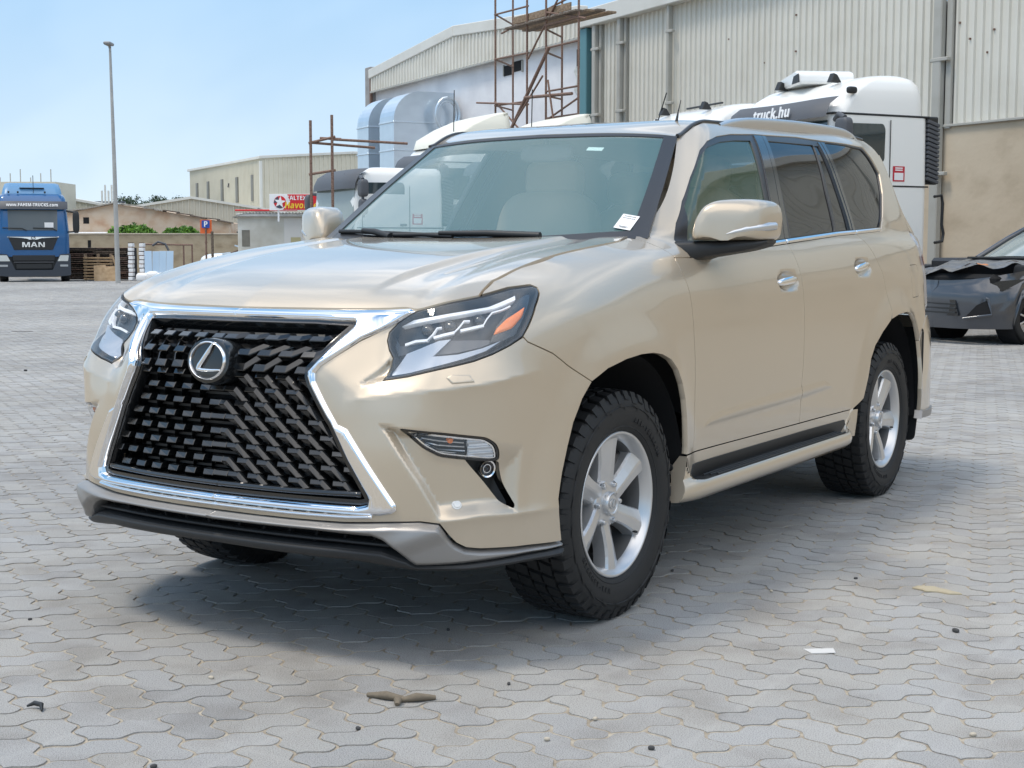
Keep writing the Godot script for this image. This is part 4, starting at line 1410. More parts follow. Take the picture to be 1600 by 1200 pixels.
func running_board(car: Node) -> void:
	var mb = MB.new()
	var rows = []
	for k in 61:
		var t = k / 60.0
		var z = lerpf(-0.440, -2.235, t * t * (3 - 2 * t) * 0.5 + t * 0.5)
		var ef = clampf((z + 0.56) / 0.12, 0, 1)          # how far up the front end piece
		var er = clampf((-2.06 - z) / 0.175, 0, 1)
		var e = maxf(ef * ef * (3 - 2 * ef), er * er * (3 - 2 * er))
		var ty = lerpf(0.396, 0.4935, e)
		var out = 0.968 - 0.03 * pow(ef, 3) - 0.07 * er * er
		var lowy = 0.330 + 0.03 * er * er
		var inner = skin(along_z(z), 0.492).x + 0.002
		var fwd = 0.055 * pow(ef, 2)
		var q = [Vector3(0.80, lowy + 0.01, 1.0), Vector3(out - 0.06, lowy, 1.0), Vector3(out - 0.02, lowy + 0.003, 1.0), Vector3(out - 0.002, lowy + 0.022, 0.95), Vector3(out, 0.372, 0.7), Vector3(out - 0.003, 0.390, 0.6), Vector3(out - 0.013, 0.399 + 0.012 * e, 0.5)]
		for m in 4:
			var f = (m + 1) / 4.0
			q.append(Vector3(lerpf(out - 0.013 - 0.012 * m - 0.004, lerpf(out - 0.015, inner, sqrt(f)), e), lerpf([0.398, 0.394, 0.390, 0.388][m], lerpf(0.41, ty, f * f), e), 0.5 * (1 - f)))
		q.append(Vector3(lerpf(0.84, inner - 0.03, e), lerpf(0.386, ty, e), 0.0))
		var row = []
		for p in q: row.append(Vector3(p.x, p.y, z + fwd * p.z))
		rows.append(row)
	mb.sheet(rows, Vector3(0.86, 0.355, -1.3))
	for q in [rows[0], rows[-1]]: mb.face(q, Vector3(0.9, 0.36, -1.3))
	sides("running_board", mb, M.paint, car, func(o, flip):
		var q = MB.new()
		q.box(Vector3(0.880, 0.393, -1.30), Vector3(0.150, 0.012, 1.56), 0.004)
		for k in 7: q.box(Vector3(0.838 + k * 0.0175, 0.4010, -1.30 - 0.02 * k + 0.05), Vector3(0.0080, 0.008, 1.46 - 0.01 * k), 0.002)
		panel(q, pts([2.185, 0.452, 3.80, 0.448, 3.84, 0.40, 3.80, 0.37, 2.175, 0.37, 2.165, 0.40]), 0.03, 0.004, 0.01)
		put("step_pad", q.mirror() if flip else q, M.black, o)
		q = MB.new()
		q.lathe([Vector2(0.0, 0.001), Vector2(0.009, 0.001), Vector2(0.010, 0.004), Vector2(0.0135, 0.003), Vector2(0.014, -0.004)], Vector3(0.868, 0.452, -0.418), Basis(Vector3(0, 0, 1), Vector3(1, 0, 0), Vector3(0, 1, 0)), 18)
		put("clip", q.mirror() if flip else q, M.black, o))

func mirror_arm(car: Node, flip: bool) -> void:
	var h = part_node("door_mirror", car)
	var add = func(mb: MB, m: Material, called: String): put(called, mb.mirror() if flip else mb, m, h)
	var o = rounded(pts([0.855, 1.258, 0.853, 1.285, 0.865, 1.343, 0.891, 1.391, 0.928, 1.410, 0.995, 1.415, 1.054, 1.412, 1.088, 1.401, 1.099, 1.369, 1.102, 1.325, 1.093, 1.262]), 0.025)
	var c = Vector2(0.98, 1.328)
	var mb = MB.new()
	var rows = []
	for st in [[-0.64, 0.93], [-0.63, 0.975], [-0.60, 1.0], [-0.56, 1.0], [-0.525, 0.985], [-0.50, 0.945], [-0.48, 0.87], [-0.466, 0.76], [-0.456, 0.60], [-0.450, 0.38], [-0.4475, 0.12], [-0.447, 0.01]]:
		var ring = []
		for p in o:
			var cc = Vector2(c.x, lerpf(1.262, c.y, clampf((st[1] - 0.1) / 0.9, 0, 1)))
			var q = cc + (p - cc) * st[1]
			q.y = maxf(q.y, 1.263 + 0.0 * st[1])
			ring.append(Vector3(q.x, q.y, st[0] - 0.172 - (q.x - 0.98) * 0.62))
		rows.append(ring)
	mb.sheet(rows, Vector3(0.98, 1.325, -0.75), true)
	add.call(mb, M.paint, "cover")
	mb = MB.new()
	mb.extrude(shrink(o, 0.012), -0.004, 0.0, Transform3D(Basis(Vector3(1, 0, -0.62), Vector3.UP, Vector3(0.62, 0, 1)), Vector3(0, 0, -0.632 - 0.172 + 0.98 * 0.62)))
	add.call(mb, mat(0.5, 0.5, 0.5, 0.03, 1.0), "mirror_glass")
	mb = MB.new()
	rows = []
	for st in [[0.800, 1.165, 1.262, -0.555, -0.72], [0.845, 1.180, 1.262, -0.575, -0.74], [0.90, 1.200, 1.262, -0.610, -0.78], [0.96, 1.212, 1.263, -0.650, -0.82], [1.02, 1.224, 1.264, -0.69, -0.85], [1.065, 1.238, 1.264, -0.725, -0.87], [1.085, 1.252, 1.264, -0.76, -0.85]]:
		var ring = []
		for a in 16:
			var th = TAU * a / 16
			var cy = pow(absf(sin(th)), 0.5) * signf(sin(th))
			var cz = pow(absf(cos(th)), 0.5) * signf(cos(th))
			ring.append(Vector3(st[0], (st[1] + st[2]) / 2 + cy * (st[2] - st[1]) / 2, (st[3] + st[4]) / 2 + cz * (st[3] - st[4]) / 2))
		rows.append(ring)
	mb.sheet(rows, Vector3(0.95, 1.235, -0.73), true)
	mb.face(rows[-1], Vector3(0.95, 1.24, -0.73))
	add.call(mb, M.black, "foot")
	mb = MB.new()
	mb.tube([Vector3(0.985, 1.286, -0.622), Vector3(1.005, 1.293, -0.640), Vector3(1.037, 1.303, -0.672), Vector3(1.067, 1.309, -0.710), Vector3(1.090, 1.313, -0.752), Vector3(1.098, 1.315, -0.80)], [0.001, 0.007, 0.013, 0.016, 0.017, 0.015], 12)
	add.call(mb, M.satin, "turn_signal")

func wheel(car: Node, at: Vector3, sg: float, spin: float) -> void:
	var w = part_node("wheel", car, at)
	if not M.has("tyre_mesh"):
		var mb = MB.new()
		# carcass, sidewalls and bead, out towards +x
		mb.lathe([Vector2(0.232, 0.098), Vector2(0.247, 0.112), Vector2(0.258, 0.121), Vector2(0.285, 0.130), Vector2(0.315, 0.134), Vector2(0.342, 0.131), Vector2(0.362, 0.122), Vector2(0.3715, 0.108), Vector2(0.3735, 0.06), Vector2(0.374, 0.0),
			Vector2(0.3735, -0.06), Vector2(0.3715, -0.108), Vector2(0.362, -0.122), Vector2(0.342, -0.131), Vector2(0.315, -0.134), Vector2(0.285, -0.130), Vector2(0.24, -0.115), Vector2(0.232, -0.098)], Vector3.ZERO, Basis.IDENTITY, 96, 0.3)
		for rr in [0.262, 0.330]: mb.lathe([Vector2(rr - 0.003, 0.12 if rr < 0.3 else 0.1315), Vector2(rr, 0.1245 if rr < 0.3 else 0.1355), Vector2(rr + 0.003, 0.1235 if rr < 0.3 else 0.1325)], Vector3.ZERO, Basis.IDENTITY, 96)
		var block = func(a0: float, a1: float, x0: float, x1: float, r0: float, r1: float, skew: float, x2 = null, r2 = null):
			var q = func(a: float, x: float, r: float) -> Vector3: return Vector3(x, r * cos(a), r * sin(a))
			var c: Vector3 = q.call((a0 + a1) / 2, (x0 + x1) / 2, r0 - 0.01)
			var t = 0.006
			var up = [q.call(a0 + t, x0 + 0.0015, r1), q.call(a1 - t, x0 + 0.0015, r1), q.call(a1 + skew - t, x1 - 0.0015, r1), q.call(a0 + skew + t, x1 - 0.0015, r1)]
			var dn = [q.call(a0, x0, r0), q.call(a1, x0, r0), q.call(a1 + skew, x1, r0), q.call(a0 + skew, x1, r0)]
			if r2 != null:   # the shoulder block runs down the sidewall
				up[2] = q.call(a1 + skew - t, x1, r1 - 0.004); up[3] = q.call(a0 + skew + t, x1, r1 - 0.004)
				var lo = [q.call(a1 + skew - t, x2, r2), q.call(a0 + skew + t, x2, r2)]
				mb.face([up[3], up[2], lo[0], lo[1]], c)
				for e in 2:
					mb.face([up[3 - e], lo[1 - e], q.call((a0 if e == 0 else a1) + skew, x2 - signf(x2) * 0.012, r2), q.call((a0 if e == 0 else a1) + skew, x1 - signf(x1) * 0.02, r0)], c)
			mb.face(up, c)
			for e in 4: mb.face([up[e], up[(e + 1) % 4], dn[(e + 1) % 4], dn[e]], c)
		var nb = 46
		for k in nb:
			var a = TAU * k / nb
			var d = TAU / nb
			for side in [1.0, -1.0]:
				var o = 0.0 if side > 0 else d * 0.5
				var long: bool = k % 2 == 0
				block.call(a + o, a + o + d * 0.70, side * 0.074, side * 0.117, 0.370, 0.3845, side * 0.02, side * (0.1335 if long else 0.131), 0.342 if long else 0.353)
				block.call(a + o + d * 0.30, a + o + d * 1.12, side * 0.026, side * 0.068, 0.370, 0.385, side * 0.035)
			block.call(a + d * 0.1, a + d * 0.86, -0.020, 0.020, 0.370, 0.385, 0.03)
		for k in 23:   # sidewall ribs
			var a = TAU * k / 23
			for side in [1.0, -1.0]:
				var q = func(aa: float, r: float, x: float) -> Vector3: return Vector3(x * side, r * cos(aa), r * sin(aa))
				mb.face([q.call(a, 0.332, 0.1362), q.call(a + 0.10, 0.338, 0.1358), q.call(a + 0.12, 0.334, 0.1362), q.call(a + 0.02, 0.328, 0.1366)], Vector3.ZERO)
				mb.face([q.call(a, 0.332, 0.1362), q.call(a + 0.02, 0.328, 0.1366), q.call(a + 0.015, 0.318, 0.1366), q.call(a - 0.005, 0.320, 0.1364)], Vector3.ZERO)
		var letters = "ALL-TERRAIN"
		for k in letters.length():
			for half in 2:
				var a = PI * half + 2.86 - k * 0.075
				var dirr = Vector3(0, cos(a), sin(a))
				var t = word(letters[k], 0.017, 0.003, 800)
				mb.text(t, Transform3D(Basis(Vector3.RIGHT.cross(dirr) * -1.0, dirr, Vector3.RIGHT) if half else Basis(Vector3.RIGHT.cross(dirr), -dirr, Vector3.RIGHT), dirr * 0.288 + Vector3(0.1318, 0, 0)))
		M.tyre_mesh = mb.mesh()
		mb = MB.new()
		mb.lathe([Vector2(0.2455, 0.098), Vector2(0.2455, 0.1135), Vector2(0.242, 0.116), Vector2(0.236, 0.1145), Vector2(0.231, 0.106), Vector2(0.222, 0.097), Vector2(0.215, 0.078)], Vector3.ZERO, Basis.IDENTITY, 72, 0.5)
		var R = [0.060, 0.085, 0.115, 0.145, 0.175, 0.200, 0.222]
		for k in 6:
			var a0 = TAU * k / 6
			var rows = []
			for i in R.size():
				var r: float = R[i]
				var t: float = (r - 0.06) / 0.162
				var a = a0 + 0.24 * t - 0.16 * t * t
				var hw = lerpf(0.036, 0.049, t * t) - 0.003 * sin(t * PI)
				var zc = 0.078 + 0.020 * pow(t, 2.2) + 0.008 * sin(t * PI)
				var c = Vector3(0, cos(a), sin(a)) * r
				var tv = Vector3(0, -sin(a), cos(a))
				var sec = []
				for q in [[-1.12, -0.055], [-1.0, -0.012], [-0.86, -0.003], [-0.12, 0.0], [0.10, -0.002], [0.92, -0.017], [1.04, -0.026], [1.15, -0.06]]:
					sec.append(c + tv * hw * q[0] + Vector3(zc + q[1], 0, 0))
				rows.append(sec)
			for i in rows.size() - 1:
				for j in 7:
					mb.face([rows[i][j], rows[i][j + 1], rows[i + 1][j + 1], rows[i + 1][j]], Vector3(-0.1, 0, 0) + (rows[i][3] + rows[i + 1][3]) * Vector3(0, 0.5, 0.5))
		mb.lathe([Vector2(0.085, 0.02), Vector2(0.084, 0.066), Vector2(0.078, 0.074), Vector2(0.050, 0.078), Vector2(0.0, 0.078)], Vector3.ZERO, Basis.IDENTITY, 48, 0.8)
		M.rim_mesh = mb.mesh()
		mb = MB.new()
		mb.lathe([Vector2(0.215, 0.078), Vector2(0.212, 0.06), Vector2(0.209, 0.0), Vector2(0.209, -0.10), Vector2(0.235, -0.12)], Vector3.ZERO, Basis.IDENTITY, 72, 0.5)
		M.barrel_mesh = mb.mesh()
		mb = MB.new()
		mb.lathe([Vector2(0.041, 0.070), Vector2(0.040, 0.092), Vector2(0.036, 0.096), Vector2(0.031, 0.0945), Vector2(0.030, 0.093), Vector2(0.0, 0.094)], Vector3.ZERO, Basis.IDENTITY, 40, 0.6)
		var ring = []
		for k in 25: ring.append(Vector3(0.0955, 0.0165 * sin(TAU * k / 24), 0.0215 * cos(TAU * k / 24)))
		mb.tube(ring, 0.0014, 5, false)
		mb.tube([Vector3(0.0955, 0.013, -0.007), Vector3(0.0955, -0.009, 0.006), Vector3(0.0955, -0.010, -0.013)], 0.0016, 5)
		M.cap_mesh = mb.mesh()
		mb = MB.new()
		for k in 6:
			var a = TAU * (k + 0.5) / 6
			var c = Vector3(0.07, 0.069 * cos(a), 0.069 * sin(a))
			mb.lathe([Vector2(0.0135, 0.0), Vector2(0.0135, 0.006), Vector2(0.012, 0.002)], c, Basis.IDENTITY, 16)
			mb.lathe([Vector2(0.0095, 0.0), Vector2(0.0095, 0.012), Vector2(0.0075, 0.0165), Vector2(0.0, 0.018)], c, Basis.IDENTITY, 6)
		M.nut_mesh = mb.mesh()
		mb = MB.new()
		mb.lathe([Vector2(0.0, 0.02), Vector2(0.175, 0.02), Vector2(0.178, 0.012), Vector2(0.178, -0.012), Vector2(0.0, -0.014)], Vector3.ZERO, Basis.IDENTITY, 48, 0.6)
		mb.box(Vector3(0.0, 0.10, -0.11), Vector3(0.09, 0.12, 0.09), 0.01)
		M.brake_mesh = mb.mesh()
		mb = MB.new()
		mb.tube([Vector3(0.078, -0.115, -0.158), Vector3(0.102, -0.118, -0.161)], [0.005, 0.004], 8)
		M.valve_mesh = mb.mesh()
	w.rotation = Vector3(0, 0.0 if sg > 0 else PI, 0)
	if at.z > -1.0: w.rotation.y += -0.0204
	for p in [["tyre", M.tyre_mesh, M.rubber], ["rim", M.rim_mesh, M.alloy], ["barrel", M.barrel_mesh, M.barrel], ["hub_cap", M.cap_mesh, M.alloy], ["lug_nuts", M.nut_mesh, M.satin], ["brake", M.brake_mesh, M.disc], ["valve", M.valve_mesh, M.black]]:
		var o = put(p[0], p[1], p[2], w)
		o.rotation.x = spin * (1.0 if p[0] != "brake" else 0.0)

func soft_box(mb: MB, c: Vector3, s: Vector3, pw := 0.45, bas := Basis.IDENTITY, seg := 16) -> void:
	var rows = []
	for i in seg + 1:
		var ph = -PI / 2 + PI * i / seg
		var ring = []
		for k in seg * 2:
			var th = TAU * k / (seg * 2)
			var f = func(x: float) -> float: return signf(x) * pow(absf(x), pw)
			ring.append(c + bas * (Vector3(f.call(cos(ph)) * f.call(cos(th)), f.call(sin(ph)), f.call(cos(ph)) * f.call(sin(th))) * s / 2))
		rows.append(ring)
	mb.sheet(rows, c, true)

func cabin(car: Node) -> void:
	for x in [0.37, -0.37]:
		var seat = part_node("front_seat", car)
		var mb = MB.new()
		soft_box(mb, Vector3(x, 0.80, -1.30), Vector3(0.54, 0.22, 0.56))
		put("cushion", mb, M.leather, seat)
		mb = MB.new()
		soft_box(mb, Vector3(x, 1.14, -1.60), Vector3(0.52, 0.72, 0.20), 0.45, Basis(Vector3.RIGHT, -0.22))
		put("backrest", mb, M.leather, seat)
		mb = MB.new()
		soft_box(mb, Vector3(x, 1.55, -1.70), Vector3(0.29, 0.19, 0.12), 0.5, Basis(Vector3.RIGHT, -0.1))
		mb.tube([Vector3(x - 0.07, 1.42, -1.67), Vector3(x - 0.07, 1.52, -1.70)], 0.008, 6)
		mb.tube([Vector3(x + 0.07, 1.42, -1.67), Vector3(x + 0.07, 1.52, -1.70)], 0.008, 6)
		put("headrest", mb, M.leather, seat)
	var mb = MB.new()
	soft_box(mb, Vector3(0, 0.82, -2.25), Vector3(1.36, 0.24, 0.52))
	soft_box(mb, Vector3(0, 1.14, -2.52), Vector3(1.36, 0.66, 0.2), 0.45, Basis(Vector3.RIGHT, -0.25))
	for x in [-0.42, 0.42]: soft_box(mb, Vector3(x, 1.54, -2.60), Vector3(0.28, 0.17, 0.12))
	put("rear_bench", mb, M.leather, car)
	mb = MB.new()
	var rows = []
	for q in [[1.235, -0.42], [1.232, -0.50], [1.225, -0.62], [1.20, -0.74], [1.14, -0.82], [1.02, -0.86], [0.80, -0.84], [0.62, -0.80]]:
		var row = []
		for i in 25:
			var x = lerpf(-0.74, 0.74, i / 24.0)
			row.append(Vector3(x, q[0] + 0.022 * exp(-pow((x - 0.37) / 0.22, 4)) - 0.02 * pow(absf(x) / 0.74, 4), q[1] + 0.06 * pow(absf(x) / 0.74, 2) - 0.06 * (absf(x) / 0.74)))
		rows.append(row)
	mb.sheet(rows, Vector3(0, 0.9, -0.3))
	put("dashboard", mb, M.dash, car)
	mb = MB.new()
	soft_box(mb, Vector3(0, 0.78, -1.25), Vector3(0.24, 0.34, 0.9), 0.4)
	put("centre_console", mb, M.dash, car)
	var sw = part_node("steering_wheel", car)
	mb = MB.new()
	var wx = Transform3D(Basis(Vector3.RIGHT, -0.42), Vector3(0.37, 1.115, -0.965))
	var ring = []
	for k in 33: ring.append(wx * Vector3(0.19 * cos(TAU * k / 32), 0.19 * sin(TAU * k / 32), 0))
	mb.tube(ring, 0.0145, 8, false)
	put("wheel_rim", mb, M.wood, sw)
	mb = MB.new()
	mb.bar(wx * Vector3(-0.18, 0, 0), wx * Vector3(0.18, 0, 0), 0.04, 0.02, 0.005)
	soft_box(mb, wx * Vector3(0, -0.01, -0.01), Vector3(0.16, 0.15, 0.07), 0.5, wx.basis)
	mb.bar(wx * Vector3(0, -0.03, 0), wx * Vector3(0, -0.18, 0), 0.04, 0.02, 0.005)
	put("spokes", mb, M.dash, sw)
	mb = MB.new()
	soft_box(mb, Vector3(0, 1.628, -1.01), Vector3(0.25, 0.075, 0.05), 0.5)
	mb.tube([Vector3(0, 1.64, -1.01), Vector3(0, 1.70, -1.0)], 0.012, 8)
	put("inner_mirror", mb, M.dash, car)
	mb = MB.new()
	rows = []
	for j in 9:
		var row = []
		for i in 13:
			var u = i / 6.0 - 1.0
			row.append(Vector3(u * 0.58, 1.70 + 0.05 * sin(PI * clampf((j + 1) / 10.0, 0, 1)) - 0.05 * u * u, lerpf(-1.03, -3.45, j / 8.0)))
		rows.append(row)
	mb.sheet(rows, Vector3.DOWN, false, true)
	put("headlining", mb, mat(0.42, 0.41, 0.38, 0.9), car)


# ------------------------------------------------------------------ the yard
const UNIT := 0.11
func in_view(p: Vector3, side := 0.9) -> float:        # distance away where the photograph's gate looks over p, else -1
	var q = p - CAM
	var d = q.dot(FH)
	if d < 2.6 or absf(q.dot(RT)) > d * 0.372 + side: return -1.0
	return d

func wave(t: float) -> float:
	var xs = [0.0, 0.17, 0.32, 0.68, 0.83, 1.0]
	var fs = [0.0, 1.0, 0.85, -0.85, -1.0, 0.0]
	for i in 5:
		if t <= xs[i + 1]: return 0.0115 * lerpf(fs[i], fs[i + 1], (t - xs[i]) / (xs[i + 1] - xs[i]))
	return 0.0

func paver_mesh(upright: bool, sd: int) -> ArrayMesh:
	var w = 1 if upright else 2
	var l = 2 if upright else 1
	var p = PackedVector2Array()
	var ts = [0.0, 0.17, 0.32, 0.68, 0.83]
	for i in w:
		for t in ts: p.append(Vector2((i + t) * UNIT, wave(t)))
	for j in l:
		for t in ts: p.append(Vector2(w * UNIT + wave(t), (j + t) * UNIT))
	for i in w:
		for t in ts: p.append(Vector2((w - i - t) * UNIT, l * UNIT + wave(1.0 - t)))
	for j in l:
		for t in ts: p.append(Vector2(wave(1.0 - t), (l - j - t) * UNIT))
	var c = Vector2(w, l) * UNIT / 2
	var r = RandomNumberGenerator.new()
	r.seed = 50 + sd
	for i in p.size(): p[i] -= c
	var o = shrink(p, 0.0042)
	for i in o.size(): o[i] += Vector2(r.randf_range(-0.0004, 0.0004), r.randf_range(-0.0004, 0.0004))
	var mb = MB.new()
	mb.extrude(o, -0.03, 0.0, Transform3D(Basis(Vector3(1, 0, 0), Vector3(0, 0, 1), Vector3(0, 1, 0)), Vector3.ZERO), 0.0020, false)
	return mb.mesh()

func ground() -> void:
	var mb = MB.new()
	mb.face([Vector3(-450, -0.05, -450), Vector3(450, -0.05, -450), Vector3(450, -0.05, 450), Vector3(-450, -0.05, 450)], Vector3(0, -1, 0))
	var mott = noise_tex(Color(0.80, 0.80, 0.80), Color(1.0, 1.0, 1.0), 0.02, 512, 5, 5)
	tag(put("ground", mb, worn(0.44, 0.43, 0.40, 0.95, mott, 0.12)), "pale dusty ground of the yard", "", "", "structure")
	var paving = Node3D.new()
	paving.name = "pavement"
	add_child(paving)
	tag(paving, "grey interlocking block paving with sandy joints across the yard", "", "", "structure")
	var sandy = noise_tex(Color(0.70, 0.68, 0.66), Color(1.0, 1.0, 1.0), 0.03, 512, 5, 8)
	mb = MB.new()
	mb.face([yd(-62, -0.0028, -6), yd(48, -0.0028, -6), yd(48, -0.0028, 46), yd(-62, -0.0028, 46)], Vector3(0, -1, 0))
	put("joint_sand", mb, worn(0.49, 0.435, 0.345, 0.95, sandy, 1.3, grey_tex(0.3, 256), 0.35), paving)
	var grain = noise_tex(Color(0.60, 0.60, 0.60), Color(1.0, 1.0, 1.0), 0.09, 1024, 4, 21, Color(0.93, 0.93, 0.925))
	var bump = grey_tex(0.35, 512, 3, 6)
	var skins = []
	var tones = []
	for k in 9:
		var t = 0.86 + 0.030 * k
		var col = Vector3(0.455, 0.450, 0.438) * t + Vector3(0.008, 0.004, -0.004) * (k % 3 - 1)
		tones.append(col)
		skins.append(worn(col.x, col.y, col.z, 0.86, grain, 2.2, bump, 0.35))
	var tinted = worn(1, 1, 1, 0.86, grain, 2.2, bump, 0.35)
	tinted.vertex_color_use_as_albedo = true
	# wide dirt marks that run across the blocks
	var dirt = noise_tex(Color(0.86, 0.845, 0.83), Color(1, 1, 1), 0.010, 1024, 6, 77, Color(0.985, 0.98, 0.975))
	for m in skins + [tinted]:
		m.detail_enabled = true
		m.detail_albedo = dirt
		m.detail_blend_mode = BaseMaterial3D.BLEND_MODE_MUL
		m.detail_uv_layer = BaseMaterial3D.DETAIL_UV_2
		m.uv2_triplanar = true
		m.uv2_world_triplanar = true
		m.uv2_scale = Vector3.ONE * 0.21
	var shapes = []
	for v in 6: shapes.append(paver_mesh(v >= 3, v))
	var patch = FastNoiseLite.new()
	patch.seed = 3; patch.frequency = 0.22; patch.fractal_octaves = 3
	var all = [[], []]
	var near = []
	for i in range(-560, 420):
		for j in range(-30, 400):
			var m = posmod(i - j, 4)
			if m != 0 and m != 2: continue
			var up = m == 2
			var c = Vector2(i + 0.5, j) * UNIT if up else Vector2(i + 1, j + 0.5) * UNIT
			var p = yd(c.x, 0, c.y)
			var d = in_view(p)
			if d < 0.0 or d > 62.0: continue
			var shown = d > 3.25 and in_view(p, -0.02) > 0.0
			near.append([d + (0.0 if shown else 100.0), p, up])
	near.sort_custom(func(a, b): return a[0] < b[0])
	rng.seed = 99
	for k in near.size():
		var p: Vector3 = near[k][1]
		var up: bool = near[k][2]
		var v = rng.randi() % 3 + (3 if up else 0)
		var b = Basis(Vector3.UP, YAW)
		b = Basis(Vector3(rng.randfn(0, 1), 0, rng.randfn(0, 1)).normalized(), rng.randfn(0, 0.004)) * b
		var xf = Transform3D(b, p + Vector3(0, rng.randf_range(-0.0018, 0.0012), 0))
		var tone = clampi(int(4.5 + patch.get_noise_2d(p.x, p.z) * 7.0 + rng.randfn(0, 1.1)), 0, 8)
		if k < 300:
			var o = MeshInstance3D.new()
			o.name = "paver" if k == 0 else "paver_%03d" % k
			o.mesh = shapes[v]
			o.material_override = skins[tone]
			paving.add_child(o, true)
			o.transform = xf
		else:
			all[1 if up else 0].append([xf, tone, v])
	for h in 2:
		var mm = MultiMesh.new()
		mm.transform_format = MultiMesh.TRANSFORM_3D
		mm.use_colors = true
		mm.mesh = shapes[h * 3]
		mm.instance_count = all[h].size()
		for k in all[h].size():
			mm.set_instance_transform(k, all[h][k][0])
			var c: Vector3 = tones[all[h][k][1]]
			mm.set_instance_color(k, Color(c.x, c.y, c.z))
		var o = MultiMeshInstance3D.new()
		o.name = "paver_field" if h == 0 else "paver_field_001"
		o.multimesh = mm
		o.material_override = tinted
		paving.add_child(o, true)
		o.set_meta("kind", "stuff")

func litter() -> void:
	# a clod of wire and dirt, a dry scrap, paper, stones, twigs: small things lying about
	var mb = MB.new()
	for q in [[-0.10, -0.02, 0.02, 0.0], [0.0, 0.01, 0.09, -0.035], [0.0, 0.0, 0.005, 0.045]]:
		mb.tube([Vector3(q[0], 0.006, q[1]), Vector3((q[0] + q[2]) / 2, 0.014, (q[1] + q[3]) / 2 + 0.008), Vector3(q[2], 0.006, q[3])], [0.006, 0.012, 0.007], 7)
	var o = put("dry_clod", mb, worn(0.20, 0.165, 0.12, 0.95, soft_tex(0.08, 128), 6.0))
	o.position = Vector3(0.802, 0, 1.107); o.rotation.y = 0.35
	tag(o, "brown forked clod of dry mud on pavers below the front tyre", "mud clod")
	mb = MB.new()
	var ring = []
	for k in 14: ring.append(Vector2(cos(TAU * k / 14) * rng.randf_range(0.05, 0.105), sin(TAU * k / 14) * rng.randf_range(0.018, 0.042)))
	mb.extrude(PackedVector2Array(ring), 0.0, 0.008, Transform3D(Basis(Vector3(1, 0, 0), Vector3(0, 0, 1), Vector3(0, 1, 0)), Vector3.ZERO), 0.004)
	o = put("dry_leaf_scrap", mb, mat(0.40, 0.35, 0.25, 0.9))
	o.position = Vector3(1.680, 0, -0.940); o.rotation.y = -0.1
	tag(o, "ragged straw-coloured scrap lying right of the front wheel", "scrap")
	mb = MB.new()
	mb.extrude(pts([-0.045, -0.022, 0.05, -0.026, 0.045, 0.022, -0.03, 0.026]), 0.0, 0.002, Transform3D(Basis(Vector3(1, 0, 0), Vector3(0, 0, 1), Vector3(0, 1, 0)), Vector3.ZERO))
	o = put("paper_scrap", mb, mat(0.58, 0.575, 0.56, 0.8))
	o.position = Vector3(1.603, 0, 0.029) + Vector3(0, 0.001, 0); o.rotation.y = 0.6
	tag(o, "small torn white paper scrap on pavers right of front wheel", "paper")
	mb = MB.new()
	mb.tube([Vector3(-0.032, 0.006, 0.004), Vector3(-0.015, 0.014, -0.008), Vector3(0.012, 0.014, -0.008), Vector3(0.03, 0.005, 0.006)], [0.003, 0.007, 0.007, 0.003], 7)
	o = put("rubber_scrap", mb, M.black)
	o.position = Vector3(0.016, 0, 1.688)
	tag(o, "curved black rubber scrap at bottom left of the pavers", "scrap")
	mb = MB.new()
	mb.extrude(pts([-0.16, -0.02, -0.05, -0.035, 0.12, -0.02, 0.17, 0.005, 0.02, 0.03, -0.10, 0.02]), 0.0, 0.006, Transform3D(Basis(Vector3(1, 0, 0), Vector3(0, 0, 1), Vector3(0, 1, 0)), Vector3.ZERO), 0.003)
	o = put("tar_patch", mb, mat(0.09, 0.085, 0.08, 0.85))
	o.position = Vector3(-13.929, 0, -9.487)
	o.rotation.y = 0.56
	tag(o, "flat dark scrap on the paving left of the suv", "scrap")
	var k = 0
	for q in [[0.219, 1.235, 0.010], [-0.754, 1.082, 0.008], [1.898, -0.417, 0.014], [2.203, 0.549, 0.010], [0.974, 0.822, 0.008], [1.554, 1.075, 0.010], [1.329, 0.956, 0.009], [0.848, 1.349, 0.009], [1.380, -0.962, 0.009], [1.188, -0.606, 0.009], [-8.523, -5.183, 0.02], [0.743, -0.709, 0.009], [1.911, -0.856, 0.009], [0.604, 1.825, 0.01], [0.498, 0.441, 0.008], [1.302, 1.158, 0.009]]:
		mb = MB.new()
		soft_box(mb, Vector3(0, q[2] * 0.45, 0), Vector3(q[2] * 1.8, q[2], q[2] * 1.2), 0.7, Basis.IDENTITY, 6)
		o = put("pebble", mb, mat(0.05, 0.05, 0.05, 0.8) if k % 3 else mat(0.45, 0.40, 0.32, 0.9))
		o.position = Vector3(q[0], 0, q[1]); o.rotation.y = k * 1.3
		tag(o, "tiny loose stone lying on the pavers", "pebble", "loose stones on the pavers")
		k += 1



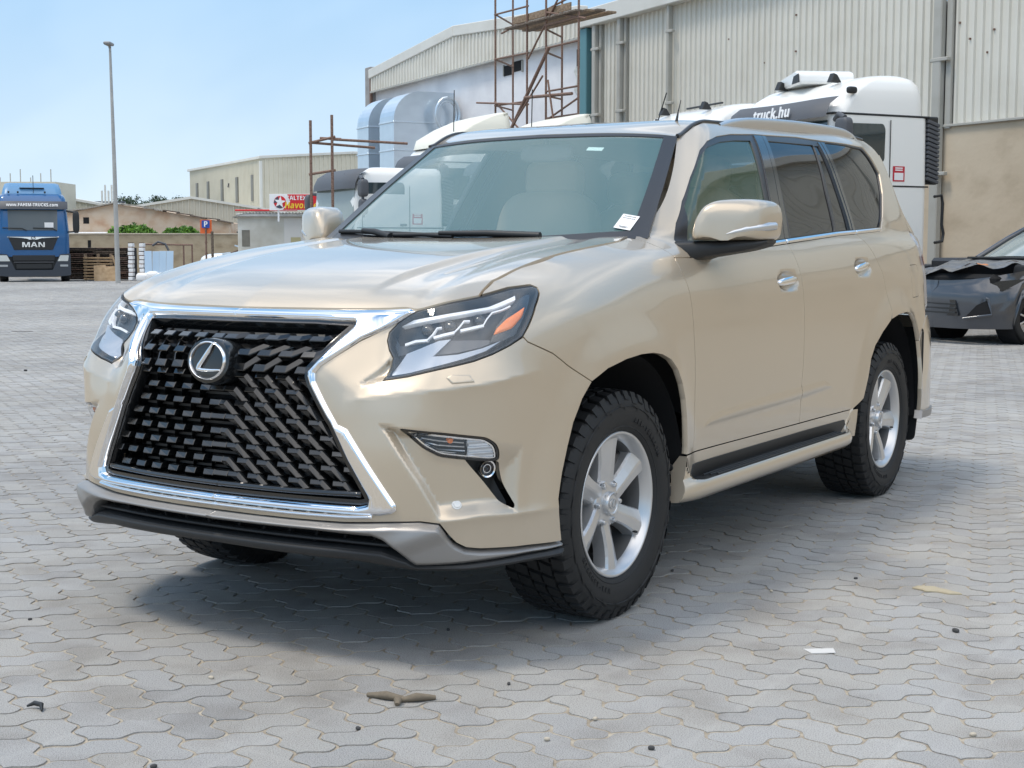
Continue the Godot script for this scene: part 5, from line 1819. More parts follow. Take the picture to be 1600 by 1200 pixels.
func yard_materials() -> void:
	var streak = noise_tex(Color(0.94, 0.935, 0.925), Color(1, 1, 1), 0.006, 512, 5, 31, Color(0.985, 0.985, 0.985))
	var fine = grey_tex(0.12, 256, 4, 9)
	M.cladding = worn(0.70, 0.675, 0.60, 0.55, streak, 0.20)
	M.fascia = worn(0.66, 0.65, 0.60, 0.5, streak, 0.3)
	M.dado = worn(0.58, 0.49, 0.37, 0.92, noise_tex(Color(0.80, 0.78, 0.75), Color(1, 1, 1), 0.006, 512, 6, 12, Color(0.96, 0.95, 0.94)), 0.25, fine, 0.3)
	M.whitewash = worn(0.82, 0.82, 0.83, 0.85, noise_tex(Color(0.88, 0.88, 0.89), Color(1, 1, 1), 0.006, 512, 5, 14), 0.25, fine, 0.4)
	M.pipe = worn(0.42, 0.41, 0.37, 0.5, streak, 0.6)
	M.teal = mat(0.09, 0.22, 0.25, 0.5)
	M.galv = worn(0.66, 0.74, 0.80, 0.30, noise_tex(Color(0.95, 0.95, 0.955), Color(1, 1, 1), 0.012, 256, 3, 17), 0.6)
	M.galv.metallic = 0.75
	M.rust = worn(0.36, 0.25, 0.20, 0.75, noise_tex(Color(0.6, 0.54, 0.5), Color(1, 1, 1), 0.05, 256, 5, 18), 2.0)
	M.rust.metallic = 0.3
	M.plank = worn(0.40, 0.30, 0.21, 0.85, noise_tex(Color(0.6, 0.57, 0.53), Color(1, 1, 1), 0.03, 256, 5, 19), 1.5)
	M.plank_grey = worn(0.25, 0.20, 0.16, 0.9, noise_tex(Color(0.5, 0.47, 0.43), Color(1, 1, 1), 0.03, 256, 5, 20), 1.5)
	M.pallet = worn(0.56, 0.40, 0.24, 0.8, noise_tex(Color(0.66, 0.62, 0.56), Color(1, 1, 1), 0.03, 256, 5, 23), 2.0)
	M.truck_white = mat(0.80, 0.80, 0.77, 0.28, 0.0, {"clearcoat_enabled": true, "clearcoat": 0.5, "clearcoat_roughness": 0.1})
	M.truck_cream = mat(0.74, 0.72, 0.62, 0.4)
	M.truck_grey = mat(0.075, 0.08, 0.09, 0.55)
	M.pane = mat(0.03, 0.045, 0.05, 0.03, 0.0, {"clearcoat_enabled": true, "clearcoat": 1.0, "clearcoat_roughness": 0.0})
	M.pale_pane = mat(0.26, 0.31, 0.30, 0.08)
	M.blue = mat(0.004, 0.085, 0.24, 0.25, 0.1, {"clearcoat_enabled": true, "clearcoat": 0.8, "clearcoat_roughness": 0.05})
	M.plaster = worn(0.46, 0.38, 0.27, 0.92, noise_tex(Color(0.70, 0.67, 0.63), Color(1, 1, 1), 0.010, 512, 6, 25, Color(0.93, 0.92, 0.90)), 0.3, fine, 0.8)
	M.old_wall = worn(0.62, 0.52, 0.42, 0.92, noise_tex(Color(0.86, 0.74, 0.66), Color(1.0, 1.0, 1.0), 0.008, 512, 6, 26, Color(0.97, 0.94, 0.90)), 0.3, fine, 0.4)
	M.cream_sheet = worn(0.62, 0.58, 0.47, 0.6, streak, 0.2)
	M.shed = worn(0.54, 0.50, 0.41, 0.6, streak, 0.25)
	M.sign_red = mat(0.62, 0.015, 0.02, 0.4)
	M.sign_white = mat(0.80, 0.80, 0.80, 0.4)
	M.yellow = mat(0.80, 0.58, 0.03, 0.4)
	M.leaf = mat(0.12, 0.25, 0.03, 0.6, 0.0, {"backlight_enabled": true, "backlight": lin(0.10, 0.2, 0.02)})
	M.leaf_dark = mat(0.035, 0.065, 0.025, 0.6)
	M.bark = mat(0.12, 0.09, 0.065, 0.9)

# ribbed sheet along x from x0 to x1, its foot at y0 and its head at top.call(x), ribs «deep» out of z
func ribbed(mb: MB, x0: float, x1: float, y0: float, top, z: float, pitch := 0.2, deep := 0.035) -> void:
	var k = int((x1 - x0) / pitch)
	var p = (x1 - x0) / k
	for i in k:
		var a = x0 + i * p
		var xs = [a, a + p * 0.62, a + p * 0.70, a + p * 0.92, a + p]
		var zs = [z, z, z + deep, z + deep, z]
		for m in 4:
			mb.face([Vector3(xs[m], y0, zs[m]), Vector3(xs[m + 1], y0, zs[m + 1]), Vector3(xs[m + 1], top.call(xs[m + 1]), zs[m + 1]), Vector3(xs[m], top.call(xs[m]), zs[m])], Vector3((xs[m] + xs[m + 1]) / 2, y0 + 0.5, z - 2.0))

func warehouse() -> void:
	var t = thing("warehouse", "long grey warehouse of ribbed metal sheet above a stained concrete wall, behind the white trucks", "warehouse", yd(0, 0, 0), YAW)
	var mb = MB.new()
	mb.box(Vector3(13.0, 1.72, -0.20), Vector3(53.9, 3.52, 0.40))
	put("concrete_wall", mb, M.dado, t)
	mb = MB.new()
	ribbed(mb, -13.4, -0.30, 3.52, func(_x): return 7.16, -0.06, 0.21, 0.045)
	ribbed(mb, 0.02, 40.0, 3.52, func(_x): return 7.16, -0.06, 0.21, 0.045)
	put("cladding", mb, M.cladding, t)
	mb = MB.new()
	mb.box(Vector3(13.0, 3.505, 0.02), Vector3(53.8, 0.05, 0.09), 0.008)
	put("sill_flashing", mb, M.pipe, t)
	mb = MB.new()
	mb.box(Vector3(13.0, 7.37, 0.10), Vector3(53.8, 0.46, 0.30), 0.02)
	put("eaves_gutter", mb, M.fascia, t)
	mb = MB.new()
	mb.face([Vector3(-13.9, 7.55, -0.05), Vector3(40, 7.55, -0.05), Vector3(40, 9.0, -14), Vector3(-13.9, 9.0, -14)], Vector3(0, 0, -5))
	mb.face([Vector3(-13.9, 9.0, -14), Vector3(40, 9.0, -14), Vector3(40, 0, -14), Vector3(-13.9, 0, -14)], Vector3(0, 0, -5))
	mb.face([Vector3(40, 0, -0.1), Vector3(40, 7.5, -0.1), Vector3(40, 9.0, -14), Vector3(40, 0, -14)], Vector3(0, 3, -5))
	mb.face([Vector3(-13.95, 0, -0.3), Vector3(-13.95, 7.5, -0.3), Vector3(-13.95, 9.0, -14), Vector3(-13.95, 0, -14)], Vector3(0, 3, -5))
	put("roof", mb, M.cladding, t)
	for q in [[-13.15, 0.10], [-11.85, 0.09], [-9.50, 0.055], [-0.14, 0.13], [9.6, 0.09], [19.5, 0.09]]:
		mb = MB.new()
		mb.box(Vector3(q[0], 3.9, 0.10), Vector3(q[1] * 1.7, 6.6, 0.14), 0.02)
		if q[1] > 0.08: mb.box(Vector3(q[0] + q[1] * 1.6, 5.3, 0.02), Vector3(q[1] * 1.1, 3.7, 0.07), 0.01)
		for y in [4.75, 2.6, 6.5]: mb.box(Vector3(q[0] + 0.07, y, 0.13), Vector3(q[1] * 2.4 + 0.15, 0.07, 0.10), 0.01)
		put("downpipe", mb, M.pipe, t)
	mb = MB.new()
	mb.box(Vector3(-13.72, 3.58, 0.06), Vector3(0.36, 7.1, 0.20), 0.02)
	put("corner_post", mb, M.teal, t)
	rng.seed = 5
	mb = MB.new()
	for k in 46:
		var x = rng.randf_range(-9.0, 16.0)
		mb.box(Vector3(x, rng.randf_range(4.2, 6.9), -0.045), Vector3(0.035, 0.035, 0.03))
	var bolts = put("sheet_bolts", mb, M.rust, t)
	bolts.set_meta("kind", "stuff")

func gable_hall() -> void:
	var t = thing("gabled_hall", "whitewashed hall with a ribbed metal gable parapet, behind the scaffold towers", "building", yd(-14.05, 0, 0), YAW)
	var mb = MB.new()
	mb.box(Vector3(-8.1, 3.55, -6.2), Vector3(16.0, 7.1, 12.0))
	put("wall", mb, M.whitewash, t)
	var top = func(x: float) -> float: return lerpf(7.80, 8.36, x / -8.35) if x > -8.35 else lerpf(8.36, 7.76, (x + 8.35) / -7.55)
	mb = MB.new()
	ribbed(mb, -15.9, -0.02, 6.96, func(x): return top.call(x) - 0.34 if x > -99 else 0.0, 0.03, 0.26, 0.05)
	put("parapet_sheet", mb, M.cladding, t)
	mb = MB.new()
	for q in [[-15.95, -8.35], [-8.35, 0.0]]:
		mb.bar(Vector3(q[0], top.call(q[0]) - 0.16, -0.04), Vector3(q[1], top.call(q[1]) - 0.16, -0.04), 0.30, 0.34, 0.02)
	put("parapet_capping", mb, M.fascia, t)
	mb = MB.new()
	mb.box(Vector3(-7.95, 6.93, 0.03), Vector3(15.9, 0.07, 0.08), 0.01)
	put("drip_edge", mb, M.pipe, t)
	mb = MB.new()
	mb.face([Vector3(-16, 7.3, -0.2), Vector3(-8.35, 7.9, -0.2), Vector3(-8.35, 7.9, -12), Vector3(-16, 7.3, -12)], Vector3(-8, 0, -6))
	mb.face([Vector3(0, 7.3, -0.2), Vector3(-8.35, 7.9, -0.2), Vector3(-8.35, 7.9, -12), Vector3(0, 7.3, -12)], Vector3(-8, 0, -6))
	put("roof", mb, M.shed, t)
	for q in [[-4.85, 6.74, 0.62, 0.30], [-4.22, 6.80, 0.58, 0.30], [-0.42, 6.58, 0.34, 0.55]]:
		mb = MB.new()
		mb.box(Vector3(q[0], q[1] - 0.16, -0.185), Vector3(q[2], q[3], 0.03))
		put("window_opening", mb, M.deep, t)
	for k in 3:
		mb = MB.new()
		mb.box(Vector3(-5.17 + 0.63 * k, 6.60, -0.175), Vector3(0.05, 0.34, 0.06), 0.005)
		put("window_post", mb, M.pipe, t)
	mb = MB.new()
	var rows = []
	for i in 7:
		var row = []
		for j in 6: row.append(Vector3(-0.62 + 0.11 * j, 6.22 - i * 0.13, -0.15 + 0.05 * sin(i * 1.7 + j * 2.1)))
		rows.append(row)
	mb.sheet(rows, Vector3(0, 0, 1), false, true)
	put("plastic_sheet", mb, mat(0.62, 0.63, 0.60, 0.4), t)
	mb = MB.new()
	mb.box(Vector3(-16.3, 3.95, -0.5), Vector3(0.55, 7.9, 1.0), 0.02)
	put("end_pier", mb, worn(0.36, 0.35, 0.34, 0.9, soft_tex(0.02, 256), 0.4), t)
	mb = MB.new()
	mb.box(Vector3(-16.0, 3.9, -0.02), Vector3(0.10, 7.75, 0.1), 0.01)
	put("corner_flashing", mb, M.rust, t)
	for k in 9:
		mb = MB.new()
		var x = 0.20 + k * 0.21
		var ring = []
		for a in 9: ring.append(Vector3(x + 0.10 * cos(PI * a / 8), 7.75 + 0.11 * sin(PI * a / 8) + k * 0.022, -0.75))
		var back = []
		for p in ring: back.append(p + Vector3(0, 0.25, -0.9))
		mb.sheet([ring, back], Vector3(x, 7.6, -1.2))
		mb.face(ring, Vector3(x, 7.6, -2))
		put("roof_tile", mb, mat(0.36, 0.13, 0.06, 0.8), t)
	mb = MB.new()
	mb.box(Vector3(1.1, 7.60, -1.3), Vector3(2.0, 0.36, 1.0), 0.02)
	put("tile_kerb", mb, M.old_wall, t)

func ducts() -> void:
	var n = 0
	for u in [-25.15, -23.0]:
		var t = thing("air_duct", ["square galvanised air duct with curved head, left of the pair against the hall wall", "square galvanised air duct with curved head and flange rings, right one by the hall"][n], "duct", yd(u, 0, 0), YAW, "galvanised air ducts on the hall")
		var w = 0.52 if n == 0 else 0.62
		var prof = []
		for a in 11:
			var th = PI / 2 * a / 10
			prof.append(Vector2(1.25 + 0.95 * cos(th), 5.25 + 0.95 * sin(th)))
		var outl = PackedVector2Array([Vector2(0.75, 0.4), Vector2(2.2, 0.4)])
		for q in prof: outl.append(q)
		outl.append(Vector2(0.05, 6.2)); outl.append(Vector2(0.05, 4.9)); outl.append(Vector2(0.75, 4.6))
		var mb = MB.new()
		mb.extrude(outl, -w, w, Transform3D(Basis(Vector3(0, 0, 1), Vector3(0, 1, 0), Vector3(-1, 0, 0)), Vector3.ZERO))
		put("duct_run", mb, M.galv, t)
		for y in [1.4, 2.4, 3.4, 4.3, 5.2]:
			mb = MB.new()
			mb.box(Vector3(0, y, 1.475), Vector3(w * 2 + 0.06, 0.05, 1.51), 0.01)
			put("flange", mb, M.galv, t)
		if n == 1:
			mb = MB.new()
			var ring = []
			for k in 17: ring.append(Vector3(w + 0.45, 5.45 + 0.55 * cos(TAU * k / 16), 0.5 + 0.42 * sin(TAU * k / 16)))
			mb.tube(ring, 0.05, 8, false)
			ring = []
			for k in 17: ring.append(Vector3(w + 0.40, 5.45 + 0.45 * cos(TAU * k / 16), 0.5 + 0.34 * sin(TAU * k / 16)))
			mb.tube(ring, 0.04, 8, false)
			mb.tube([Vector3(w + 0.3, 5.8, 0.75), Vector3(w + 0.3, 4.7, 0.75)], 0.05, 8)
			mb.box(Vector3(w + 0.3, 4.75, 0.75), Vector3(0.16, 0.3, 0.16), 0.02)
			put("flange_ring", mb, M.galv, t)
		n += 1

func pole(t: Node, a: Vector3, b: Vector3, r := 0.025, called := "tube") -> void:
	var mb = MB.new()
	mb.tube([a, b], r, 7)
	put(called, mb, M.rust, t)

func scaffolds() -> void:
	# two frame towers before the hall and a low bay to the left
	var t = thing("scaffold_tower", "rusty tube scaffold tower with two posts and rails, left of the plank platform", "scaffold", yd(0, 0, 0), YAW, "rusty scaffolds by the hall")
	for q in [[-13.36, 3.0, 9.2], [-15.3, 1.5, 9.6], [-11.56, 3.0, 9.3]]: pole(t, Vector3(q[0], 0, q[1]), Vector3(q[0], q[2], q[1]), 0.029, "post")
	for y in [3.2, 4.9, 6.1, 7.25]:
		pole(t, Vector3(-13.4, y, 3.0), Vector3(-11.5, y - 0.05, 3.0))
		pole(t, Vector3(-13.36, y, 3.0), Vector3(-15.3, y + 0.1, 1.5))
	pole(t, Vector3(-14.3, 5.05, 3.1), Vector3(-11.3, 4.75, 3.1))
	pole(t, Vector3(-13.3, 5.0, 3.05), Vector3(-11.4, 3.9, 3.05))
	pole(t, Vector3(-13.2, 6.75, 2.9), Vector3(-9.0, 7.55, 2.2))
	t = thing("scaffold_tower", "rusty tube scaffold tower with raking braces, right below the plank platform", "scaffold", yd(0, 0, 0), YAW, "rusty scaffolds by the hall")
	for q in [[-10.55, 3.0, 9.0], [-12.46, 1.5, 9.4], [-8.93, 3.0, 9.0]]: pole(t, Vector3(q[0], 0, q[1]), Vector3(q[0], q[2], q[1]), 0.029, "post")
	for y in [3.3, 4.35, 5.0, 6.05, 6.6]:
		pole(t, Vector3(-10.55, y, 3.0), Vector3(-8.93, y - 0.02, 3.0))
		pole(t, Vector3(-10.55, y - 0.1, 3.0), Vector3(-12.46, y + 0.05, 1.5))
	pole(t, Vector3(-12.1, 4.15, 3.2), Vector3(-10.4, 6.05, 3.0), 0.045)
	pole(t, Vector3(-12.0, 4.10, 3.3), Vector3(-10.35, 5.35, 3.2))
	pole(t, Vector3(-11.6, 3.9, 3.2), Vector3(-8.95, 4.7, 3.0))
	pole(t, Vector3(-11.2, 4.9, 3.25), Vector3(-8.8, 4.78, 3.25), 0.04)
	pole(t, Vector3(-9.9, 5.2, 3.3), Vector3(-9.55, 4.0, 3.3))
	pole(t, Vector3(-10.5, 6.9, 3.0), Vector3(-8.6, 6.5, 3.0))
	pole(t, Vector3(-11.5, 5.9, 3.0), Vector3(-9.0, 7.9, 3.0))
	t = thing("scaffold_platform", "deck of brown planks laid across the two scaffold towers", "scaffold deck", yd(0, 0, 0), YAW)
	for k in 4:
		var mb = MB.new()
		mb.bar(Vector3(-12.6 - k * 0.04, 6.78 + 0.03 * (k % 2), 3.0 - k * 0.27), Vector3(-8.9 + k * 0.05, 6.72 + 0.02 * (k % 3), 3.0 - k * 0.27), 0.23, 0.05, 0.006)
		put("plank", mb, M.plank if k % 2 else M.plank_grey, t)
	var mb = MB.new()
	mb.bar(Vector3(-12.4, 6.95, 2.95), Vector3(-9.4, 6.90, 2.95), 0.04, 0.18, 0.005)
	put("plank", mb, M.plank, t)
	t = thing("scaffold_bay", "low open scaffold bay of brown tubes beside the grey-visored truck", "scaffold", far(0, 27), 0.564, "rusty scaffolds by the hall")
	for q in [[-3.76, 3.56, 0.0], [-3.36, 3.66, 0.0]]: pole(t, Vector3(q[0], 0, q[2]), Vector3(q[0], q[1], q[2]), 0.028, "post")
	pole(t, Vector3(-3.36, 3.21, 0), Vector3(-1.98, 3.16, -0.4))
	pole(t, Vector3(-3.76, 3.15, 0), Vector3(-2.6, 3.08, -0.4))
	pole(t, Vector3(-3.80, 3.14, 0), Vector3(-3.30, 3.26, 0))
	pole(t, Vector3(-3.60, 3.24, -0.1), Vector3(-3.2, 3.22, -0.1))
	pole(t, Vector3(-3.80, 2.56, 0), Vector3(-3.30, 2.64, 0))

func ring_at(y: float, x0: float, x1: float, z0: float, z1: float, r: float) -> Array:
	var o = []
	for c in [[x1 - r, z0 - r, 0.0], [x0 + r, z0 - r, 1.0], [x0 + r, z1 + r, 2.0], [x1 - r, z1 + r, 3.0]]:
		for k in 6:
			var th: float = PI / 2 * (c[2] + k / 5.0)
			o.append(Vector3(c[0] + r * cos(th), y, c[1] + r * sin(th)))
	return o

func white_cab(called: String, label: String, at: Vector3, low := false) -> Node3D:
	# its left flank at x 0, its front at z 0
	var t = thing(called, label, "truck", at, YAW, "white truck cabs parked along the warehouse")
	var mb = MB.new()
	var rows = []
	for q in ([[0.45, 0.02, 0.0], [1.2, 0.03, 0.0], [2.1, 0.0, 0.0], [2.30, 0.02, -0.03], [2.60, 0.05, -0.14], [2.72, 0.12, -0.30], [2.77, 0.3, -0.5]] if low else [[0.45, 0.03, 0.0], [1.2, 0.0, 0.0], [2.1, 0.0, 0.0], [2.14, 0.0, 0.0], [3.05, 0.02, -0.10], [3.11, 0.025, -0.11]]):
		rows.append(ring_at(q[0], -2.45 + q[1], -q[1], q[2], -1.90, 0.14))
	mb.sheet(rows, Vector3(-1.22, 1.6, -1.0), true)
	mb.face(rows[-1], Vector3(-1.2, 1.5, -1))
	put("cab_shell", mb, M.truck_white, t)
	if not low:
		mb = MB.new()
		rows = []
		for q in [[3.125, 0.02, -0.10], [3.30, 0.03, -0.22], [3.45, 0.05, -0.36], [3.58, 0.09, -0.58], [3.67, 0.16, -0.85], [3.72, 0.28, -1.10]]:
			rows.append(ring_at(q[0], -2.45 + q[1], -q[1], q[2], -1.88 + maxf(q[1] - 0.05, 0) * 0.7, 0.26))
		mb.sheet(rows, Vector3(-1.22, 3.2, -1.0), true)
		mb.face(rows[-1], Vector3(-1.2, 1.5, -1))
		put("high_roof", mb, M.truck_white, t)
		mb = MB.new()
		mb.box(Vector3(-1.22, 3.118, -1.0), Vector3(2.42, 0.03, 1.80), 0.01)
		put("roof_seam", mb, M.black, t)
	# visor, windscreen, door window and its surround, lower front
	mb = MB.new()
	rows = []
	var vy = [2.74, 2.62, 2.46, 2.34] if low else [3.36, 3.25, 3.12, 3.06]
	for k in 4:
		var row = []
		for i in 17:
			var u = i / 8.0 - 1.0
			row.append(Vector3(-1.225 + u * (1.19 if not low else 1.22), vy[k] - 0.03 * (1 - u * u) * (0.0 if low else 1.0), (0.02 if low else 0.06) + [-0.18, 0.02, 0.10, 0.12][k] * (1.0 if low else 0.8) - 0.13 * pow(absf(u), 5)))
		rows.append(row)
	mb.sheet(rows, Vector3(-1.2, 2.8, -2))
	put("sun_visor", mb, M.truck_grey, t)
	mb = MB.new()
	rows = []
	for k in 2:
		var row = []
		for i in 13:
			var u = i / 6.0 - 1.0
			row.append(Vector3(-1.225 + u * 1.12, [2.40, 1.42][k] if low else [3.02, 1.98][k], [-0.04, 0.025][k] + (0.0 if low else [-0.04, 0.0][k]) - 0.02 * pow(absf(u), 4) + 0.03))
		rows.append(row)
	mb.sheet(rows, Vector3(-1.2, 2.4, -2))
	put("windscreen", mb, M.pale_pane if low else M.pane, t)
	mb = MB.new()
	var wy = 0.0 if not low else -0.52
	mb.extrude(rounded(pts([0.22, 2.30 + wy, 0.22, 2.98 + wy, 1.00, 2.99 + wy, 1.04, 2.92 + wy, 1.03, 2.45 + wy, 0.75, 2.40 + wy, 0.60, 2.28 + wy]), 0.05), -0.01, 0.006, Transform3D(Basis(Vector3(0, 0, -1), Vector3(0, 1, 0), Vector3(1, 0, 0)), Vector3(0.0 if not low else -0.02, 0, 0)))
	put("door_window", mb, M.pane, t)
	mb = MB.new()
	for q in [[0.14, 1.7, 0.02, 2.5], [1.14, 1.7, 0.02, 2.5]]: mb.box(Vector3(0.001, 1.90 if not low else 1.55, -q[0]), Vector3(0.006, 2.3 if not low else 1.7, 0.012))
	mb.box(Vector3(0.001, 2.10 + wy, -0.95), Vector3(0.008, 0.022, 1.86))
	put("door_gap", mb, M.black, t)
	mb = MB.new()
	mb.box(Vector3(0.02, 2.16 + wy, -1.0), Vector3(0.03, 0.045, 0.14), 0.01)
	put("door_handle", mb, M.truck_grey, t)
	mb = MB.new()
	mb.extrude(pts([1.20, 2.17 + wy, 1.42, 2.17 + wy, 1.42, 2.39 + wy, 1.20, 2.39 + wy]), 0.0, 0.004, Transform3D(Basis(Vector3(0, 0, -1), Vector3(0, 1, 0), Vector3(1, 0, 0)), Vector3(0.002 if not low else -0.012, 0, 0)))
	var st = put("sticker", mb, mat(0.50, 0.02, 0.04, 0.5), t)
	mb = MB.new()
	mb.extrude(pts([1.225, 2.19 + wy, 1.395, 2.19 + wy, 1.395, 2.295 + wy, 1.225, 2.295 + wy]), 0.004, 0.006, Transform3D(Basis(Vector3(0, 0, -1), Vector3(0, 1, 0), Vector3(1, 0, 0)), Vector3(0.002 if not low else -0.012, 0, 0)))
	for k in 2: mb.extrude(pts([1.24, 2.325 + k * 0.03 + wy, 1.38, 2.325 + k * 0.03 + wy, 1.38, 2.343 + k * 0.03 + wy, 1.24, 2.343 + k * 0.03 + wy]), 0.004, 0.006, Transform3D(Basis(Vector3(0, 0, -1), Vector3(0, 1, 0), Vector3(1, 0, 0)), Vector3(0.002 if not low else -0.012, 0, 0)))
	put("sticker_print", mb, M.sign_white, st)
	# mirror arm and housings
	var mi = part_node("mirror", t)
	mb = MB.new()
	mb.tube([Vector3(0.0, 3.02 + wy, -0.12), Vector3(0.16, 3.08 + wy, -0.05), Vector3(0.30, 3.02 + wy, -0.04)], 0.04, 8)
	mb.tube([Vector3(0.28, 3.02 + wy, -0.04), Vector3(0.28, 2.3 + wy, -0.05)], 0.03, 8)
	put("arm", mb, M.truck_grey, mi)
	mb = MB.new()
	soft_box(mb, Vector3(0.26, 2.86 + wy, -0.06), Vector3(0.26, 0.34, 0.17), 0.5)
	soft_box(mb, Vector3(0.26, 2.50 + wy, -0.06), Vector3(0.24, 0.30, 0.15), 0.5)
	put("housing", mb, M.truck_grey, mi)
	var mi2 = part_node("mirror", t)
	mb = MB.new()
	mb.tube([Vector3(-2.45, 2.45 + wy * 0.3, -0.12), Vector3(-2.62, 2.47 + wy * 0.3, -0.02), Vector3(-2.78, 2.40 + wy * 0.3, 0.0)], 0.035, 8)
	soft_box(mb, Vector3(-2.78, 2.28 + wy * 0.3, 0.0), Vector3(0.22, 0.36, 0.16), 0.6)
	put("housing", mb, M.truck_grey, mi2)
	# rear vents, chassis, bumper, wheels
	for k in 14:
		mb = MB.new()
		mb.box(Vector3(-0.05, 2.20 + k * 0.064 + wy, -2.0 + 0.02), Vector3(0.09, 0.05, 0.24), 0.008, Basis(Vector3.RIGHT, -0.28))
		put("vent_slat", mb, M.truck_grey, t)
	mb = MB.new()
	mb.box(Vector3(-0.10, 2.64 + wy, -2.0), Vector3(0.06, 1.0, 0.26), 0.02)
	put("vent_frame", mb, M.black, t)
	mb = MB.new()
	mb.tube([Vector3(0.02, 1.96 + wy, -1.99), Vector3(0.02, 1.98 + wy, -2.13), Vector3(0.02, 1.86 + wy, -2.16), Vector3(0.02, 1.55 + wy, -2.15), Vector3(0.02, 1.42 + wy, -2.19), Vector3(0.02, 1.30 + wy, -2.17), Vector3(0.02, 1.28 + wy, -2.02)], 0.022, 8)
	put("grab_rail", mb, M.black, t)
	mb = MB.new()
	mb.box(Vector3(-1.22, 0.80, -3.4), Vector3(0.85, 0.28, 5.6), 0.02)
	mb.box(Vector3(-0.45, 0.75, -3.3), Vector3(0.6, 0.6, 1.3), 0.05)
	put("chassis", mb, M.truck_grey, t)
	mb = MB.new()
	mb.box(Vector3(-1.22, 0.58, -0.03), Vector3(2.46, 0.52, 0.34), 0.06)
	mb.box(Vector3(-1.22, 1.20, 0.02), Vector3(1.5, 0.5, 0.05), 0.01)
	put("bumper", mb, M.truck_grey, t)
	for z in [-1.3, -4.8]:
		for x in [-0.17, -2.28]:
			var w = part_node("wheel", t, Vector3(x, 0.5, z))
			mb = MB.new()
			mb.lathe([Vector2(0.28, 0.14), Vector2(0.42, 0.16), Vector2(0.49, 0.13), Vector2(0.5, 0.0), Vector2(0.49, -0.13), Vector2(0.28, -0.14)], Vector3.ZERO, Basis.IDENTITY, 28, 0.3)
			put("tyre", mb, M.rubber, w)
			mb = MB.new()
			mb.lathe([Vector2(0.285, 0.13), Vector2(0.25, 0.09), Vector2(0.15, 0.05), Vector2(0.12, 0.12), Vector2(0.0, 0.12)], Vector3.ZERO, Basis.IDENTITY, 24, 0.5)
			put("rim", mb, M.satin, w)
	for x in [-0.6, -1.85]:
		mb = MB.new()
		if low: mb.lathe([Vector2(0.0, 0.03), Vector2(0.02, 0.02), Vector2(0.025, -0.02)], Vector3(x, 2.63, -0.02), Basis(Vector3(0, 0, 1), Vector3(1, 0, 0), Vector3(0, 1, 0)), 10)
		else: mb.extrude(pts([-0.10, 0, 0.10, 0, 0.02, 0.11, -0.04, 0.13]), -0.05, 0.05, Transform3D(Basis(Vector3(0, 0, -1), Vector3.UP, Vector3(1, 0, 0)), Vector3(x, 3.62, -0.58)), 0.01)
		put("roof_lamp", mb, M.black, t)
	return t

